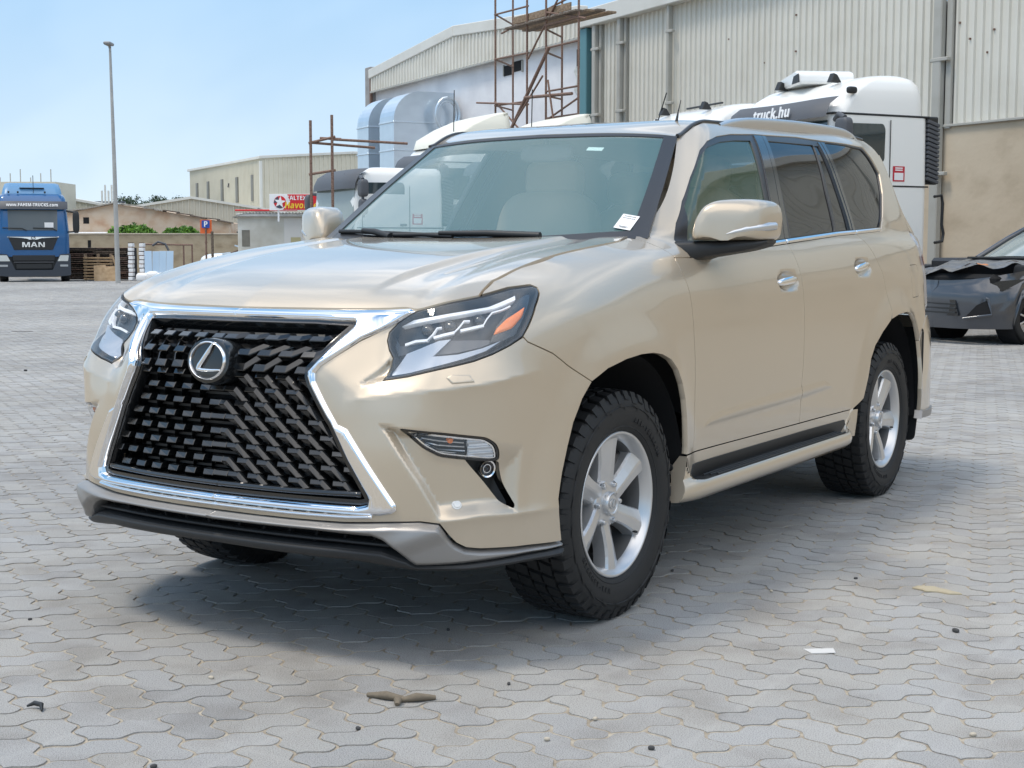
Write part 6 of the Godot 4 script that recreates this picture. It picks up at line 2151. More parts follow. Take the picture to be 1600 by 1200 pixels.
func white_trucks() -> void:
	var a = white_cab("white_truck", "white high-roofed truck with black visor lettering and a roof cooler, nearest the right warehouse wall", yd(4.62, 0, 6.6))
	var b = copy(a, "white_truck", "white high-roofed truck second from the right, only its rounded roof showing over the suv")
	b.position = yd(1.35, -0.12, 6.62)
	var c = copy(a, "white_truck", "white truck with cream wind deflector on its roof, left of the scaffold towers")
	c.position = yd(-8.62, -0.02, 6.8)
	var e = copy(a, "white_truck", "white truck standing behind the suv roof, right of the truck with the cream deflector")
	e.position = yd(-5.2, -0.32, 6.6)
	# what only one of them carries
	var mb = MB.new()
	mb.text(word("wb-truck.hu".substr(3), 0.155, 0.012, 800, true), Transform3D(Basis(Vector3(1, 0.01, 0), Vector3(0, 1, -0.2), Vector3(0, 0.2, 1)), Vector3(-1.12, 3.17, 0.158)))
	put("visor_lettering", mb, M.sign_white, a)
	mb = MB.new()
	mb.extrude(rounded(pts([-0.62, 0.0, 0.62, 0.0, 0.60, 0.16, 0.42, 0.22, -0.35, 0.16, -0.62, 0.08]), 0.05), -0.42, 0.42, Transform3D(Basis(Vector3(0.94, 0, 0.34), Vector3.UP, Vector3(-0.34, 0, 0.94)), Vector3(-1.55, 3.64, -0.95)), 0.03)
	var ac = put("roof_cooler", mb, M.truck_white, a)
	mb = MB.new()
	mb.extrude(pts([0.28, 0.02, 0.61, 0.02, 0.58, 0.15, 0.36, 0.13]), 0.0, 0.012, Transform3D(Basis(Vector3(0.94, 0, 0.34), Vector3.UP, Vector3(-0.34, 0, 0.94)), Vector3(-1.55 - 0.34 * 0.42, 3.645, -0.95 + 0.94 * 0.42)))
	put("cooler_grille", mb, M.black, ac)
	mb = MB.new()
	soft_box(mb, Vector3(-0.03, 3.45, -0.43), Vector3(0.08, 0.10, 0.17), 0.6)
	put("side_lamp", mb, M.black, a)
	mb = MB.new()
	mb.tube([Vector3(-1.95, 3.5, -0.5), Vector3(-1.75, 4.0, -0.55)], 0.012, 6)
	mb.extrude(pts([-0.08, 0, 0.08, 0, 0.0, 0.12]), -0.03, 0.03, Transform3D(Basis.IDENTITY, Vector3(-1.95, 3.44, -0.48)), 0.005)
	put("aerial", mb, M.black, b)
	mb = MB.new()
	mb.bar(Vector3(-1.7, 3.735, -0.95), Vector3(-0.5, 3.735, -0.85), 0.05, 0.03, 0.01)
	put("roof_bar", mb, M.black, b)
	for t in [c, e]:
		mb = MB.new()
		var rows = []
		for q in [[3.50, 0.10, -0.35], [3.72, 0.10, -0.42], [3.98, 0.16, -0.85], [4.20, 0.22, -1.35], [4.30, 0.30, -1.75]]: rows.append(ring_at(q[0], -2.40 + q[1], -q[1], q[2], -2.0, 0.2))
		mb.sheet(rows, Vector3(-1.2, 3.7, -1.2), true)
		mb.face(rows[-1], Vector3(-1.2, 3.5, -1.2))
		put("wind_deflector", mb, M.truck_cream, t)
		mb = MB.new()
		mb.tube([Vector3(-0.4, 3.6, -0.6), Vector3(-0.35, 4.75, -0.6)], 0.012, 6)
		put("aerial", mb, M.black, t)
	white_cab("low_truck", "small white truck with dark grey sun visor behind the suv's left mirror", yd(-5.45, 0, 9.93), true)

func blue_truck() -> void:
	var t = thing("blue_truck", "blue truck facing the camera at the far left edge", "truck", far(-16.2, 48.6), 0.888)
	var mb = MB.new()
	var rows = []
	for q in [[0.85, 0.0, 0.0], [1.5, 0.0, 0.02], [1.75, 0.01, 0.0], [2.45, 0.06, -0.12], [2.80, 0.09, -0.22], [2.95, 0.16, -0.40], [3.0, 0.3, -0.6]]: rows.append(ring_at(q[0], -1.17 + q[1], 1.17 - q[1], q[2], -2.0, 0.18))
	mb.sheet(rows, Vector3(0, 1.8, -1), true)
	mb.face(rows[-1], Vector3(0, 1, -1))
	put("cab_shell", mb, M.blue, t)
	mb = MB.new()
	rows = []
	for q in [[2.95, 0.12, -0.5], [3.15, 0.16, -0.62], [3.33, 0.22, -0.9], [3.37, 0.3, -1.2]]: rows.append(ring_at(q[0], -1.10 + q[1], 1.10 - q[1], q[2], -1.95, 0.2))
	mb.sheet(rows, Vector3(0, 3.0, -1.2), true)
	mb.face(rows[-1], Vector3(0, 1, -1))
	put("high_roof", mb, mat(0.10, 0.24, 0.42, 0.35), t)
	mb = MB.new()
	mb.box(Vector3(0.0, 3.18, -0.62), Vector3(0.8, 0.03, 0.1), 0.01)
	for x in [-0.75, -0.45, 0.42]: mb.box(Vector3(x, 3.03, -0.42), Vector3(0.06, 0.07, 0.06), 0.01)
	mb.tube([Vector3(0.05, 3.0, -0.4), Vector3(0.05, 3.6, -0.5)], 0.012, 5)
	put("roof_lamp", mb, M.black, t)
	mb = MB.new()
	rows = []
	for k in 3:
		var row = []
		for i in 13:
			var u = i / 6.0 - 1.0
			row.append(Vector3(u * 1.14, [2.72, 2.58, 2.45][k], [-0.08, 0.05, 0.08][k] - 0.16 * pow(absf(u), 5)))
		rows.append(row)
	mb.sheet(rows, Vector3(0, 2.5, -2))
	put("sun_visor", mb, M.truck_grey, t)
	mb = MB.new()
	mb.text(word("www.FAHIM-TRUCKS.com", 0.105, 0.01, 800), Transform3D(Basis(Vector3(0.93, 0, 0), Vector3(0, 1, -0.3), Vector3(0, 0.3, 1)), Vector3(0.0, 2.595, 0.075)))
	put("visor_lettering", mb, M.sign_white, t)
	mb = MB.new()
	rows = []
	for k in 2:
		var row = []
		for i in 13:
			var u = i / 6.0 - 1.0
			row.append(Vector3(u * (1.03 + 0.03 * k), [2.43, 1.74][k], [-0.09, 0.025][k] - 0.07 * pow(absf(u), 4)))
		rows.append(row)
	mb.sheet(rows, Vector3(0, 2, -2))
	put("windscreen", mb, mat(0.12, 0.13, 0.13, 0.1), t)
	mb = MB.new()
	mb.box(Vector3(0.52, 1.92, 0.01), Vector3(0.29, 0.17, 0.01))
	put("windscreen_paper", mb, M.paper, t)
	for x in [-0.62, 0.35]:
		mb = MB.new()
		mb.tube([Vector3(x + 0.42, 1.73, 0.05), Vector3(x + 0.28, 1.80, 0.045), Vector3(x - 0.35, 1.82, 0.05)], 0.018, 6)
		put("wiper", mb, M.black, t)
	mb = MB.new()
	mb.extrude(pts([-0.80, 1.50, -0.62, 1.08, 0.62, 1.08, 0.80, 1.50, 0.25, 1.46, 0.0, 1.42, -0.25, 1.46]), 0.0, 0.035, Transform3D.IDENTITY, 0.01)
	put("grille", mb, M.black, t)
	mb = MB.new()
	mb.extrude(pts([-0.83, 1.53, -0.83, 1.50, -0.30, 1.475, -0.12, 1.42, 0.12, 1.42, 0.30, 1.475, 0.83, 1.50, 0.83, 1.53]), 0.0, 0.06, Transform3D.IDENTITY, 0.012)
	put("chrome_wing", mb, M.chrome, t)
	mb = MB.new()
	mb.text(word("MAN", 0.165, 0.02, 800), Transform3D(Basis(Vector3(1.45, 0, 0), Vector3(0, 1, 0), Vector3(0, 0, 1)), Vector3(0, 1.255, 0.05)))
	put("lettering", mb, M.chrome, t)
	mb = MB.new()
	mb.lathe([Vector2(0.045, 0.0), Vector2(0.055, 0.012), Vector2(0.065, 0.0)], Vector3(0, 1.475, 0.065), Basis(Vector3(0, 0, 1), Vector3(1.2, 0, 0), Vector3(0, 0.8, 0)), 20)
	mb.tube([Vector3(-0.03, 1.455, 0.07), Vector3(0.0, 1.48, 0.07), Vector3(0.045, 1.495, 0.07)], 0.008, 5)
	put("badge", mb, M.black, t)
	# bumper: dark with a lower frame, air intakes and lamps
	mb = MB.new()
	mb.extrude(rounded(pts([-1.19, 0.95, -1.19, 0.22, -0.75, 0.17, 0.75, 0.17, 1.19, 0.22, 1.19, 0.95, 0.85, 0.93, 0.70, 0.62, 0.60, 0.40, -0.60, 0.40, -0.70, 0.62, -0.85, 0.93]), 0.03), -0.25, 0.06, Transform3D.IDENTITY, 0.03)
	put("bumper", mb, mat(0.035, 0.042, 0.055, 0.45), t)
	mb = MB.new()
	mb.box(Vector3(0, 0.66, -0.2), Vector3(2.2, 0.72, 0.3), 0.03)
	put("radiator", mb, M.black, t)
	for k in 2:
		mb = MB.new()
		mb.box(Vector3(0, 0.80 - k * 0.27, 0.0), Vector3(1.38 - k * 0.2, 0.20, 0.05), 0.02)
		put("air_intake", mb, M.black, t)
	mb = MB.new()
	mb.box(Vector3(0, 0.665, 0.03), Vector3(1.3, 0.03, 0.05), 0.01)
	put("intake_bar", mb, M.truck_grey, t)
	for s in [-1.0, 1.0]:
		mb = MB.new()
		mb.extrude(rounded(pts([0.76 * s, 0.70, 1.10 * s, 0.70, 1.13 * s, 0.90, 0.86 * s, 0.90]), 0.02), 0.02, 0.075, Transform3D.IDENTITY, 0.012)
		put("headlamp", mb, mat(0.62, 0.64, 0.62, 0.15, 0.3), t)
		mb = MB.new()
		mb.box(Vector3(0.97 * s, 0.545, 0.065), Vector3(0.26, 0.07, 0.03), 0.01)
		put("fog_lamp", mb, mat(0.35, 0.37, 0.38, 0.2), t)
		mb = MB.new()
		soft_box(mb, Vector3(1.40 * s, 2.02, 0.02), Vector3(0.22, 0.74, 0.16), 0.5)
		mb.tube([Vector3(1.1 * s, 2.40, -0.1), Vector3(1.34 * s, 2.36, 0.0)], 0.04, 6)
		mb.tube([Vector3(1.1 * s, 1.68, -0.1), Vector3(1.34 * s, 1.70, 0.0)], 0.03, 6)
		put("mirror", mb, M.black, t)
		mb = MB.new()
		mb.lathe([Vector2(0.28, 0.15), Vector2(0.47, 0.16), Vector2(0.5, 0.12), Vector2(0.5, -0.12), Vector2(0.28, -0.14)], Vector3(1.0 * s, 0.5, -0.8), Basis.IDENTITY, 24, 0.3)
		put("wheel", mb, M.rubber, t)
	mb = MB.new()
	mb.box(Vector3(0, 0.72, -2.6), Vector3(0.9, 0.4, 4.6), 0.02)
	put("chassis", mb, M.black, t)

func bonnet_height(u: float, w: float) -> float:
	var fold = absf(fposmod(u * 1.4 + w * 1.9 + 0.25, 1.0) - 0.5) * 2.0
	var fold2 = absf(fposmod(u * 2.3 - w * 2.7, 1.0) - 0.5) * 2.0
	var soft = (1.0 - w) * (1.0 - w)
	return 0.875 + 0.235 * w + 0.10 * soft * clampf(0.4 + 0.9 * u, 0, 1) + 0.075 * fold * (1.0 - w) + 0.035 * fold2 * sin(PI * clampf(w * 1.2, 0, 1)) - 0.03

func grey_saloon() -> void:
	var t = thing("wrecked_car", "dark grey saloon car with crumpled bonnet and smashed front at the right edge", "car", yd(6.97, 0, 5.90), YAW)
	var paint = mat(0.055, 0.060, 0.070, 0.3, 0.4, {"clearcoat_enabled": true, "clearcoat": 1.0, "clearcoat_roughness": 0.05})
	var outline = [[0.0, 0.90], [0.35, 0.88], [0.60, 0.80], [0.76, 0.66], [0.84, 0.48], [0.875, 0.36], [0.89, 0.25], [0.895, 0.10], [0.895, -0.05], [0.895, -0.20], [0.89, -0.32], [0.885, -0.45], [0.885, -1.2], [0.885, -2.0], [0.88, -3.0], [0.84, -3.5]]
	rng.seed = 21
	for s in [1.0, -1.0]:
		var mb = MB.new()
		var rows = []
		for k in 9:
			var row = []
			for q in outline:
				var arch: float = 0.0
				if absf(q[1]) < 0.36: arch = 0.31 + sqrt(maxf(0.0, 0.36 * 0.36 - q[1] * q[1]))
				var lo: float = maxf(0.20, arch)
				var hi: float = 0.80 + 0.22 * clampf((0.9 - q[1]) / 1.2, 0, 1)
				var y: float = lerpf(lo, hi, k / 8.0)
				var ins: float = 0.03 * pow((y - 0.5) / 0.35, 2) + (0.05 if y > 0.72 and q[1] > 0.3 else 0.0)
				var dent: float = (0.018 * sin(y * 37.0 + q[1] * 19.0)) if s > 0 and q[1] > -0.3 and q[1] < 0.7 and y > 0.45 else 0.0
				row.append(Vector3(s * (q[0] - ins + dent), y, q[1] - ins * 0.6 + dent))
			rows.append(row)
		mb.sheet(rows, Vector3(0, 0.5, -0.8))
		put("flank", mb, paint, t)
	var mb = MB.new()
	var rows = []
	for i in 25:
		var row = []
		for j in 33:
			var u = j / 16.0 - 1.0
			var w = i / 24.0
			row.append(Vector3(u * 0.80, bonnet_height(u, w), lerpf(0.66 - 0.20 * u * u + 0.05 * sin(u * 9.0), -0.60, w)))
		rows.append(row)
	mb.sheet(rows, Vector3(0, 1, 0.3), false, true)
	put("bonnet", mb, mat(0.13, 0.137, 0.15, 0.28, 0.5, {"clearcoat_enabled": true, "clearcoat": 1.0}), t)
	for q in [[0.25, 0.30, 0.12, 0.05, 0.5], [0.05, 0.42, 0.16, 0.035, 0.3], [0.62, 0.12, 0.08, 0.04, -0.4]]:
		mb = MB.new()
		var rs = []
		for i in 4:
			var row = []
			for j in 4:
				var x: float = q[0] + (i - 1.5) * q[2] * 0.5
				var z: float = q[1] + (j - 1.5) * q[3] + (i - 1.5) * q[4] * 0.06
				var u = x / 0.8
				var w = clampf((0.66 - 0.20 * u * u + 0.05 * sin(u * 9.0) - z) / (1.26 - 0.20 * u * u + 0.05 * sin(u * 9.0)), 0, 1)
				row.append(Vector3(x, bonnet_height(u, w) + 0.008, z))
			rs.append(row)
		mb.sheet(rs, Vector3(0, 1, 0), false, true)
		put("rust_scuff", mb, mat(0.50, 0.20, 0.08, 0.7), t)
	# glasshouse
	mb = MB.new()
	rows = []
	for q in [[1.10, -0.55, 0.72], [1.34, -0.98, 0.66], [1.54, -1.38, 0.60]]:
		var row = []
		for j in 9:
			var u = j / 4.0 - 1.0
			row.append(Vector3(u * q[2], q[0] - 0.03 * u * u, q[1] - 0.12 * u * u))
		rows.append(row)
	mb.sheet(rows, Vector3(0, 0.8, -2))
	put("windscreen", mb, glass(0.42, 0.50, 0.50, 0.55), t)
	mb = MB.new()
	for s in [-1.0, 1.0]:
		mb.tube([Vector3(s * 0.76, 1.07, -0.62), Vector3(s * 0.685, 1.33, -1.09), Vector3(s * 0.62, 1.53, -1.50), Vector3(s * 0.62, 1.56, -2.3), Vector3(s * 0.70, 1.32, -2.9), Vector3(s * 0.76, 1.04, -3.2)], 0.035, 8)
	rows = []
	for i in 6:
		var row = []
		for j in 7:
			var u = j / 3.0 - 1.0
			row.append(Vector3(u * 0.61, 1.56 + 0.03 * sin(PI * i / 5.0) - 0.03 * u * u, lerpf(-1.40, -2.5, i / 5.0)))
		rows.append(row)
	mb.sheet(rows, Vector3(0, 1, 0), false, true)
	mb.face([Vector3(-0.6, 1.55, -2.5), Vector3(0.6, 1.55, -2.5), Vector3(0.8, 1.03, -3.2), Vector3(-0.8, 1.03, -3.2)], Vector3(0, 1, -2))
	mb.face([Vector3(-0.84, 1.03, -3.1), Vector3(0.84, 1.03, -3.1), Vector3(0.8, 1.0, -3.5), Vector3(-0.8, 1.0, -3.5)], Vector3(0, 0, -3))
	put("roof", mb, paint, t)
	mb = MB.new()
	for s in [-1.0, 1.0]: mb.face([Vector3(s * 0.80, 1.03, -0.75), Vector3(s * 0.64, 1.50, -1.5), Vector3(s * 0.64, 1.53, -2.3), Vector3(s * 0.79, 1.03, -3.0)], Vector3(0, 1, -2))
	put("side_window", mb, M.pane, t)
	mb = MB.new()
	soft_box(mb, Vector3(0, 0.85, -1.8), Vector3(1.3, 0.35, 1.6), 0.4)
	for x in [-0.35, 0.35]: soft_box(mb, Vector3(x, 1.12, -1.9), Vector3(0.45, 0.6, 0.2), 0.5)
	put("seats", mb, M.truck_grey, t)
	mb = MB.new()
	mb.box(Vector3(0, 1.075, -0.50), Vector3(1.46, 0.03, 0.2), 0.01)
	put("cowl", mb, M.black, t)
	mb = MB.new()
	mb.face([Vector3(0.10, 1.325, -0.93), Vector3(0.42, 1.315, -0.95), Vector3(0.40, 1.38, -1.07), Vector3(0.12, 1.39, -1.05)], Vector3(0, 0.8, -2))
	put("windscreen_paper", mb, M.paper, t)
	# front: dark gap under the bonnet, bumper intakes, lamp holes, broken bits
	mb = MB.new()
	mb.box(Vector3(0, 0.78, 0.40), Vector3(1.50, 0.20, 0.4), 0.05)
	mb.box(Vector3(0, 0.45, -0.6), Vector3(1.5, 0.5, 2.3), 0.1)
	put("engine_bay", mb, M.deep, t)
	for k in 3:
		mb = MB.new()
		mb.bar(Vector3(-0.42, 0.40 + k * 0.055, 0.885), Vector3(0.42, 0.40 + k * 0.055, 0.885), 0.03, 0.022, 0.004)
		put("grille_slat", mb, M.black, t)
	mb = MB.new()
	mb.extrude(rounded(pts([-0.46, 0.36, 0.46, 0.36, 0.40, 0.56, -0.40, 0.56]), 0.02), 0.0, 0.02, Transform3D(Basis.IDENTITY, Vector3(0, 0, 0.862)))
	put("lower_grille", mb, M.gloss_black, t)
	for s in [1.0, -1.0]:
		var fr = Transform3D(Basis(Vector3(0.80 * s, 0, -0.60).normalized() * s, Vector3.UP, Vector3(0.60 * s, 0, 0.80).normalized()), Vector3(0.66 * s, 0.0, 0.745))
		mb = MB.new()
		mb.extrude(rounded(pts([-0.16, 0.34, 0.16, 0.40, 0.10, 0.56, -0.02, 0.50]) if s > 0 else pts([0.16, 0.34, -0.16, 0.40, -0.10, 0.56, 0.02, 0.50]), 0.02), 0.0, 0.022, fr)
		put("fog_lamp_hole", mb, M.deep, t)
		mb = MB.new()
		var ring = []
		for p in (pts([-0.18, 0.33, 0.17, 0.385, 0.115, 0.58, 0.09, 0.585]) if s > 0 else pts([0.18, 0.33, -0.17, 0.385, -0.115, 0.58, -0.09, 0.585])): ring.append(fr * Vector3(p.x, p.y, 0.02))
		mb.tube(ring, 0.020, 6)
		put("fog_lamp_bezel", mb, paint, t)
		mb = MB.new()
		fr.origin = Vector3(0.735 * s, 0.0, 0.50)
		mb.extrude(rounded(pts([-0.30, 0.66, 0.08, 0.68, 0.34, 0.83, 0.02, 0.80]) if s > 0 else pts([0.30, 0.66, -0.08, 0.68, -0.34, 0.83, -0.02, 0.80]), 0.015), 0.02, 0.06, fr)
		put("headlamp_hole", mb, M.gloss_black, t)
		var w = part_node("wheel", t, Vector3(0.74 * s, 0.32, 0.0))
		mb = MB.new()
		mb.lathe([Vector2(0.21, 0.09), Vector2(0.28, 0.105), Vector2(0.315, 0.085), Vector2(0.32, 0.0), Vector2(0.315, -0.085), Vector2(0.21, -0.09)], Vector3.ZERO, Basis(Vector3(s, 0, 0), Vector3.UP, Vector3(0, 0, 1)), 40, 0.3)
		put("tyre", mb, M.rubber, w)
		mb = MB.new()
		mb.lathe([Vector2(0.215, 0.085), Vector2(0.20, 0.075), Vector2(0.19, -0.04), Vector2(0.0, -0.05)], Vector3.ZERO, Basis(Vector3(s, 0, 0), Vector3.UP, Vector3(0, 0, 1)), 36, 0.5)
		for k in 10:
			var a = TAU * k / 10
			var d = Vector3(0, cos(a), sin(a))
			mb.bar(d * 0.03 + Vector3(0.06 * s, 0, 0), d * 0.205 + Vector3(0.078 * s, 0, 0), 0.022, 0.02, 0.004, Vector3.RIGHT)
		mb.lathe([Vector2(0.05, 0.04), Vector2(0.045, 0.075), Vector2(0.0, 0.078)], Vector3.ZERO, Basis(Vector3(s, 0, 0), Vector3.UP, Vector3(0, 0, 1)), 20, 0.5)
		put("rim", mb, M.alloy, w)
		mb = MB.new()
		mb.lathe([Vector2(0.36, 0.87), Vector2(0.36, 0.55), Vector2(0.0, 0.55)], Vector3(0, 0.31, 0), Basis(Vector3(s, 0, 0), Vector3.UP, Vector3(0, 0, 1)), 36, 0.5)
		put("wheel_arch", mb, M.deep, t)
	mb = MB.new()
	mb.lathe([Vector2(0.0, 0.02), Vector2(0.03, 0.0)], Vector3(0.50, 0.655, 0.80), Basis(Vector3(0, 0, 1), Vector3(1, 0, 0), Vector3(0, 1, 0)), 14)
	put("tow_eye_cap", mb, M.yellow, t)
	mb = MB.new()
	for k in 5: mb.tube([Vector3(0.50 + 0.05 * k, 0.62, 0.74 - 0.05 * k), Vector3(0.58 + 0.04 * k, 0.55 + 0.02 * (k % 2), 0.72 - 0.05 * k)], 0.016, 6)
	put("broken_trim", mb, M.black, t)
	# debris on the flatbed chassis behind it
	var d = thing("flatbed_chassis", "black chassis beam with clamps and a loop of strap, behind the grey saloon car", "truck chassis", yd(6.9, 0, 2.3), YAW)
	mb = MB.new()
	mb.box(Vector3(0.35, 1.27, 0), Vector3(1.2, 0.13, 0.5), 0.02)
	mb.box(Vector3(0.2, 0.95, -0.1), Vector3(2.6, 0.2, 0.5), 0.02)
	put("beam", mb, M.black, d)
	mb = MB.new()
	mb.tube([Vector3(-0.25, 1.28, 0.1), Vector3(-0.75, 1.27, 0.1), Vector3(-0.95, 1.30, 0.1), Vector3(-1.05, 1.27, 0.1), Vector3(-0.95, 1.23, 0.1), Vector3(-0.75, 1.26, 0.1)], 0.022, 6)
	put("strap_loop", mb, M.black, d)
	for k in 6:
		mb = MB.new()
		mb.box(Vector3(-0.75 + k * 0.13, 1.08 + 0.02 * (k % 2), 0.2), Vector3(0.06, 0.13, 0.08), 0.015)
		put("clamp", mb, M.truck_grey, d)
	for x in [-0.6, 0.9]:
		mb = MB.new()
		mb.lathe([Vector2(0.2, 0.12), Vector2(0.42, 0.13), Vector2(0.46, 0.0), Vector2(0.42, -0.13), Vector2(0.2, -0.12)], Vector3(x, 0.46, 0), Basis(Vector3(0, 0, 1), Vector3(1, 0, 0), Vector3(0, 1, 0)), 24, 0.3)
		put("wheel", mb, M.rubber, d)


# ------------------------------------------------------------------ the far left side of the yard
const FY := 0.564
func left_side() -> void:
	# plastered boundary wall
	var t = thing("boundary_wall", "sand-coloured plastered yard wall behind the pallets and metal scrap", "wall", far(-13.0, 56), FY)
	var mb = MB.new()
	mb.box(Vector3(-1.0, 0.83, 0), Vector3(14.0, 1.66, 0.22), 0.01)
	mb.box(Vector3(2.5, 0.80, 0.14), Vector3(0.12, 1.6, 0.1), 0.01)
	put("wall_face", mb, M.plaster, t)
	mb = MB.new()
	mb.box(Vector3(-1.0, 1.675, 0), Vector3(14.04, 0.05, 0.30), 0.01)
	put("coping", mb, worn(0.55, 0.48, 0.38, 0.9, soft_tex(0.03, 128), 0.6), t)
	mb = MB.new()
	mb.box(Vector3(-3.45, 1.28, 0.115), Vector3(0.12, 0.30, 0.02))
	put("slot", mb, M.deep, t)
	# hedges on top of the wall line
	for q in [[-15.05, 57.0, 1.05, 0.42, "round green bush above the yard wall beside the lamp post"], [-13.1, 57.0, 0.80, 0.34, "lower green bush above the yard wall left of the parking sign"]]:
		var b = thing("bush", q[4], "bush", far(q[0], q[1]), FY, "green bushes above the yard wall")
		var stems = MB.new()
		for k in 5: stems.tube([Vector3((k - 2) * q[2] * 0.35, 0.0, 0), Vector3((k - 2) * q[2] * 0.4, 1.7, 0)], 0.03, 5)
		put("stem", stems, M.bark, b)
		for layer in 2:
			var lf = MB.new()
			rng.seed = 40 + layer + int(q[2] * 10)
			for k in 1100:
				var d = Vector3(rng.randfn(0, 1), rng.randfn(0, 1), rng.randfn(0, 1)).normalized() * pow(rng.randf(), 0.35)
				var lump = 0.9 + 0.38 * sin(d.x * 8.0 + q[2]) * cos(d.x * 3.0 + d.z * 5.0 + 1.0)
				var c = Vector3(d.x * q[2], 1.62 + absf(d.y) * q[3] * lump, d.z * 0.5)
				leaf(lf, c, rng.randf_range(0.05, 0.11))
			put("foliage", lf, M.leaf if layer else mat(0.06, 0.14, 0.02, 0.6), b)
	# old block building with ragged roof
	t = thing("block_building", "low old block-built house with stained walls and a sagging roof edge, behind the lamp post", "building", far(-16.5, 64), FY)
	mb = MB.new()
	mb.extrude(pts([-3.3, 0, -3.3, 2.66, -1.2, 3.05, 0.4, 2.84, 1.0, 2.72, 3.9, 2.22, 3.9, 0]), -3.0, 0.0)
	put("wall", mb, M.old_wall, t)
	mb = MB.new()
	mb.box(Vector3(-2.45, 2.33, 0.002), Vector3(0.26, 0.28, 0.02))
	put("window_opening", mb, M.deep, t)
	rng.seed = 61
	for q in [[-3.4, 2.70, -1.2, 3.09], [-1.2, 3.09, 0.5, 2.86], [0.5, 2.86, 1.0, 2.76], [1.0, 2.78, 4.0, 2.25]]:
		for k in 5:
			mb = MB.new()
			var a = Vector3(lerpf(q[0], q[2], k / 5.0), lerpf(q[1], q[3], k / 5.0) + rng.randf_range(-0.03, 0.03), -0.2)
			var c = Vector3(lerpf(q[0], q[2], (k + 1) / 5.0), lerpf(q[1], q[3], (k + 1) / 5.0) + rng.randf_range(-0.03, 0.03), -0.2)
			mb.bar(a, c, rng.randf_range(0.7, 0.9), 0.05)
			put("roof_sheet", mb, M.plank_grey if q[0] > 0.9 else worn(0.40, 0.36, 0.31, 0.9, soft_tex(0.05, 128), 1.0), t)
	mb = MB.new()
	mb.box(Vector3(-2.2, 1.75, 0.5), Vector3(2.3, 0.12, 0.8), 0.02)
	put("white_canopy", mb, M.sign_white, t)
	# sheds and the far hall
	t = thing("ribbed_shed", "wide low-pitched shed of cream ribbed sheet behind the old block house", "shed", far(-17.0, 85), FY)
	mb = MB.new()
	var top = func(x: float) -> float: return 3.98 - absf(x + 1.9) * 0.155
	ribbed(mb, -7.0, 3.6, 0.0, top, 0.0, 0.33, 0.06)
	put("gable_sheet", mb, M.shed, t)
	mb = MB.new()
	mb.face([Vector3(-7, top.call(-7.0), 0), Vector3(-1.9, 3.98, 0), Vector3(-1.9, 3.98, -12), Vector3(-7, top.call(-7.0), -12)], Vector3(-2, 0, -6))
	mb.face([Vector3(3.6, top.call(3.6), 0), Vector3(-1.9, 3.98, 0), Vector3(-1.9, 3.98, -12), Vector3(3.6, top.call(3.6), -12)], Vector3(-2, 0, -6))
	mb.bar(Vector3(-7.1, top.call(-7.1) + 0.05, 0.05), Vector3(-1.9, 4.03, 0.05), 0.25, 0.14)
	mb.bar(Vector3(-1.9, 4.03, 0.05), Vector3(3.7, top.call(3.7) + 0.05, 0.05), 0.25, 0.14)
	put("roof", mb, M.fascia, t)
	t = thing("far_shed", "cream shed with sloping roof line behind the blue truck's mirror", "shed", far(-26.4, 92), FY)
	mb = MB.new()
	ribbed(mb, -4.0, 4.2, 0.0, func(x): return 4.05 - (x + 1.4) * 0.17, 0.0, 0.4, 0.06)
	put("gable_sheet", mb, M.cream_sheet, t)
	mb = MB.new()
	mb.bar(Vector3(-4, 4.55, 0.0), Vector3(4.3, 3.12, 0.0), 0.4, 0.15)
	mb.face([Vector3(-4, 4.5, 0), Vector3(4.2, 3.1, 0), Vector3(4.2, 3.1, -8), Vector3(-4, 4.5, -8)], Vector3(0, 0, -4))
	put("roof", mb, M.fascia, t)
	t = thing("far_hall", "tall cream metal hall with a row of narrow slit windows, beyond the small cabin", "warehouse", far(-15.64, 90), YAW)
	mb = MB.new()
	ribbed(mb, -17.7, 0.0, 0.0, func(_x): return 6.62, 0.0, 0.3, 0.05)
	put("front_cladding", mb, M.cream_sheet, t)
	mb = MB.new()
	for k in 34:
		var a = -k * 0.3
		for q in [[0.0, -0.19, 0.0, 0.0], [-0.19, -0.22, 0.0, 0.06], [-0.22, -0.28, 0.06, 0.06], [-0.28, -0.3, 0.06, 0.0]]:
			var z0: float = a + q[0]
			var z1: float = a + q[1]
			mb.face([Vector3(q[2], 0, z0), Vector3(q[3], 0, z1), Vector3(q[3], 6.62 + minf(-z1 * 0.075, 0.45), z1), Vector3(q[2], 6.62 + minf(-z0 * 0.075, 0.45), z0)], Vector3(-3, 3, z0))
	put("gable_cladding", mb, M.cream_sheet, t)
	mb = MB.new()
	mb.bar(Vector3(-17.8, 6.68, 0.06), Vector3(0.1, 6.68, 0.06), 0.2, 0.16, 0.01)
	mb.bar(Vector3(0.06, 6.70, 0.1), Vector3(0.06, 7.14, -6.0), 0.2, 0.16, 0.01)
	mb.bar(Vector3(0.06, 7.14, -6.0), Vector3(0.06, 7.14, -10.2), 0.2, 0.16, 0.01)
	mb.face([Vector3(-17.7, 6.6, -0.1), Vector3(0, 6.6, -0.1), Vector3(0, 7.05, -6), Vector3(-17.7, 7.05, -6)], Vector3(-4, 0, -3))
	mb.box(Vector3(0.05, 3.2, 0.05), Vector3(0.16, 6.5, 0.16), 0.01)
	put("roof_edge", mb, M.fascia, t)
	for k in 5:
		mb = MB.new()
		mb.box(Vector3([-1.8, -5.3, -8.9, -12.5, -15.5][k], 4.85, 0.02), Vector3(0.5, 1.65, 0.12))
		put("slit_window", mb, worn(0.20, 0.185, 0.15, 0.4, soft_tex(0.05, 64), 0.5), t)
	mb = MB.new()
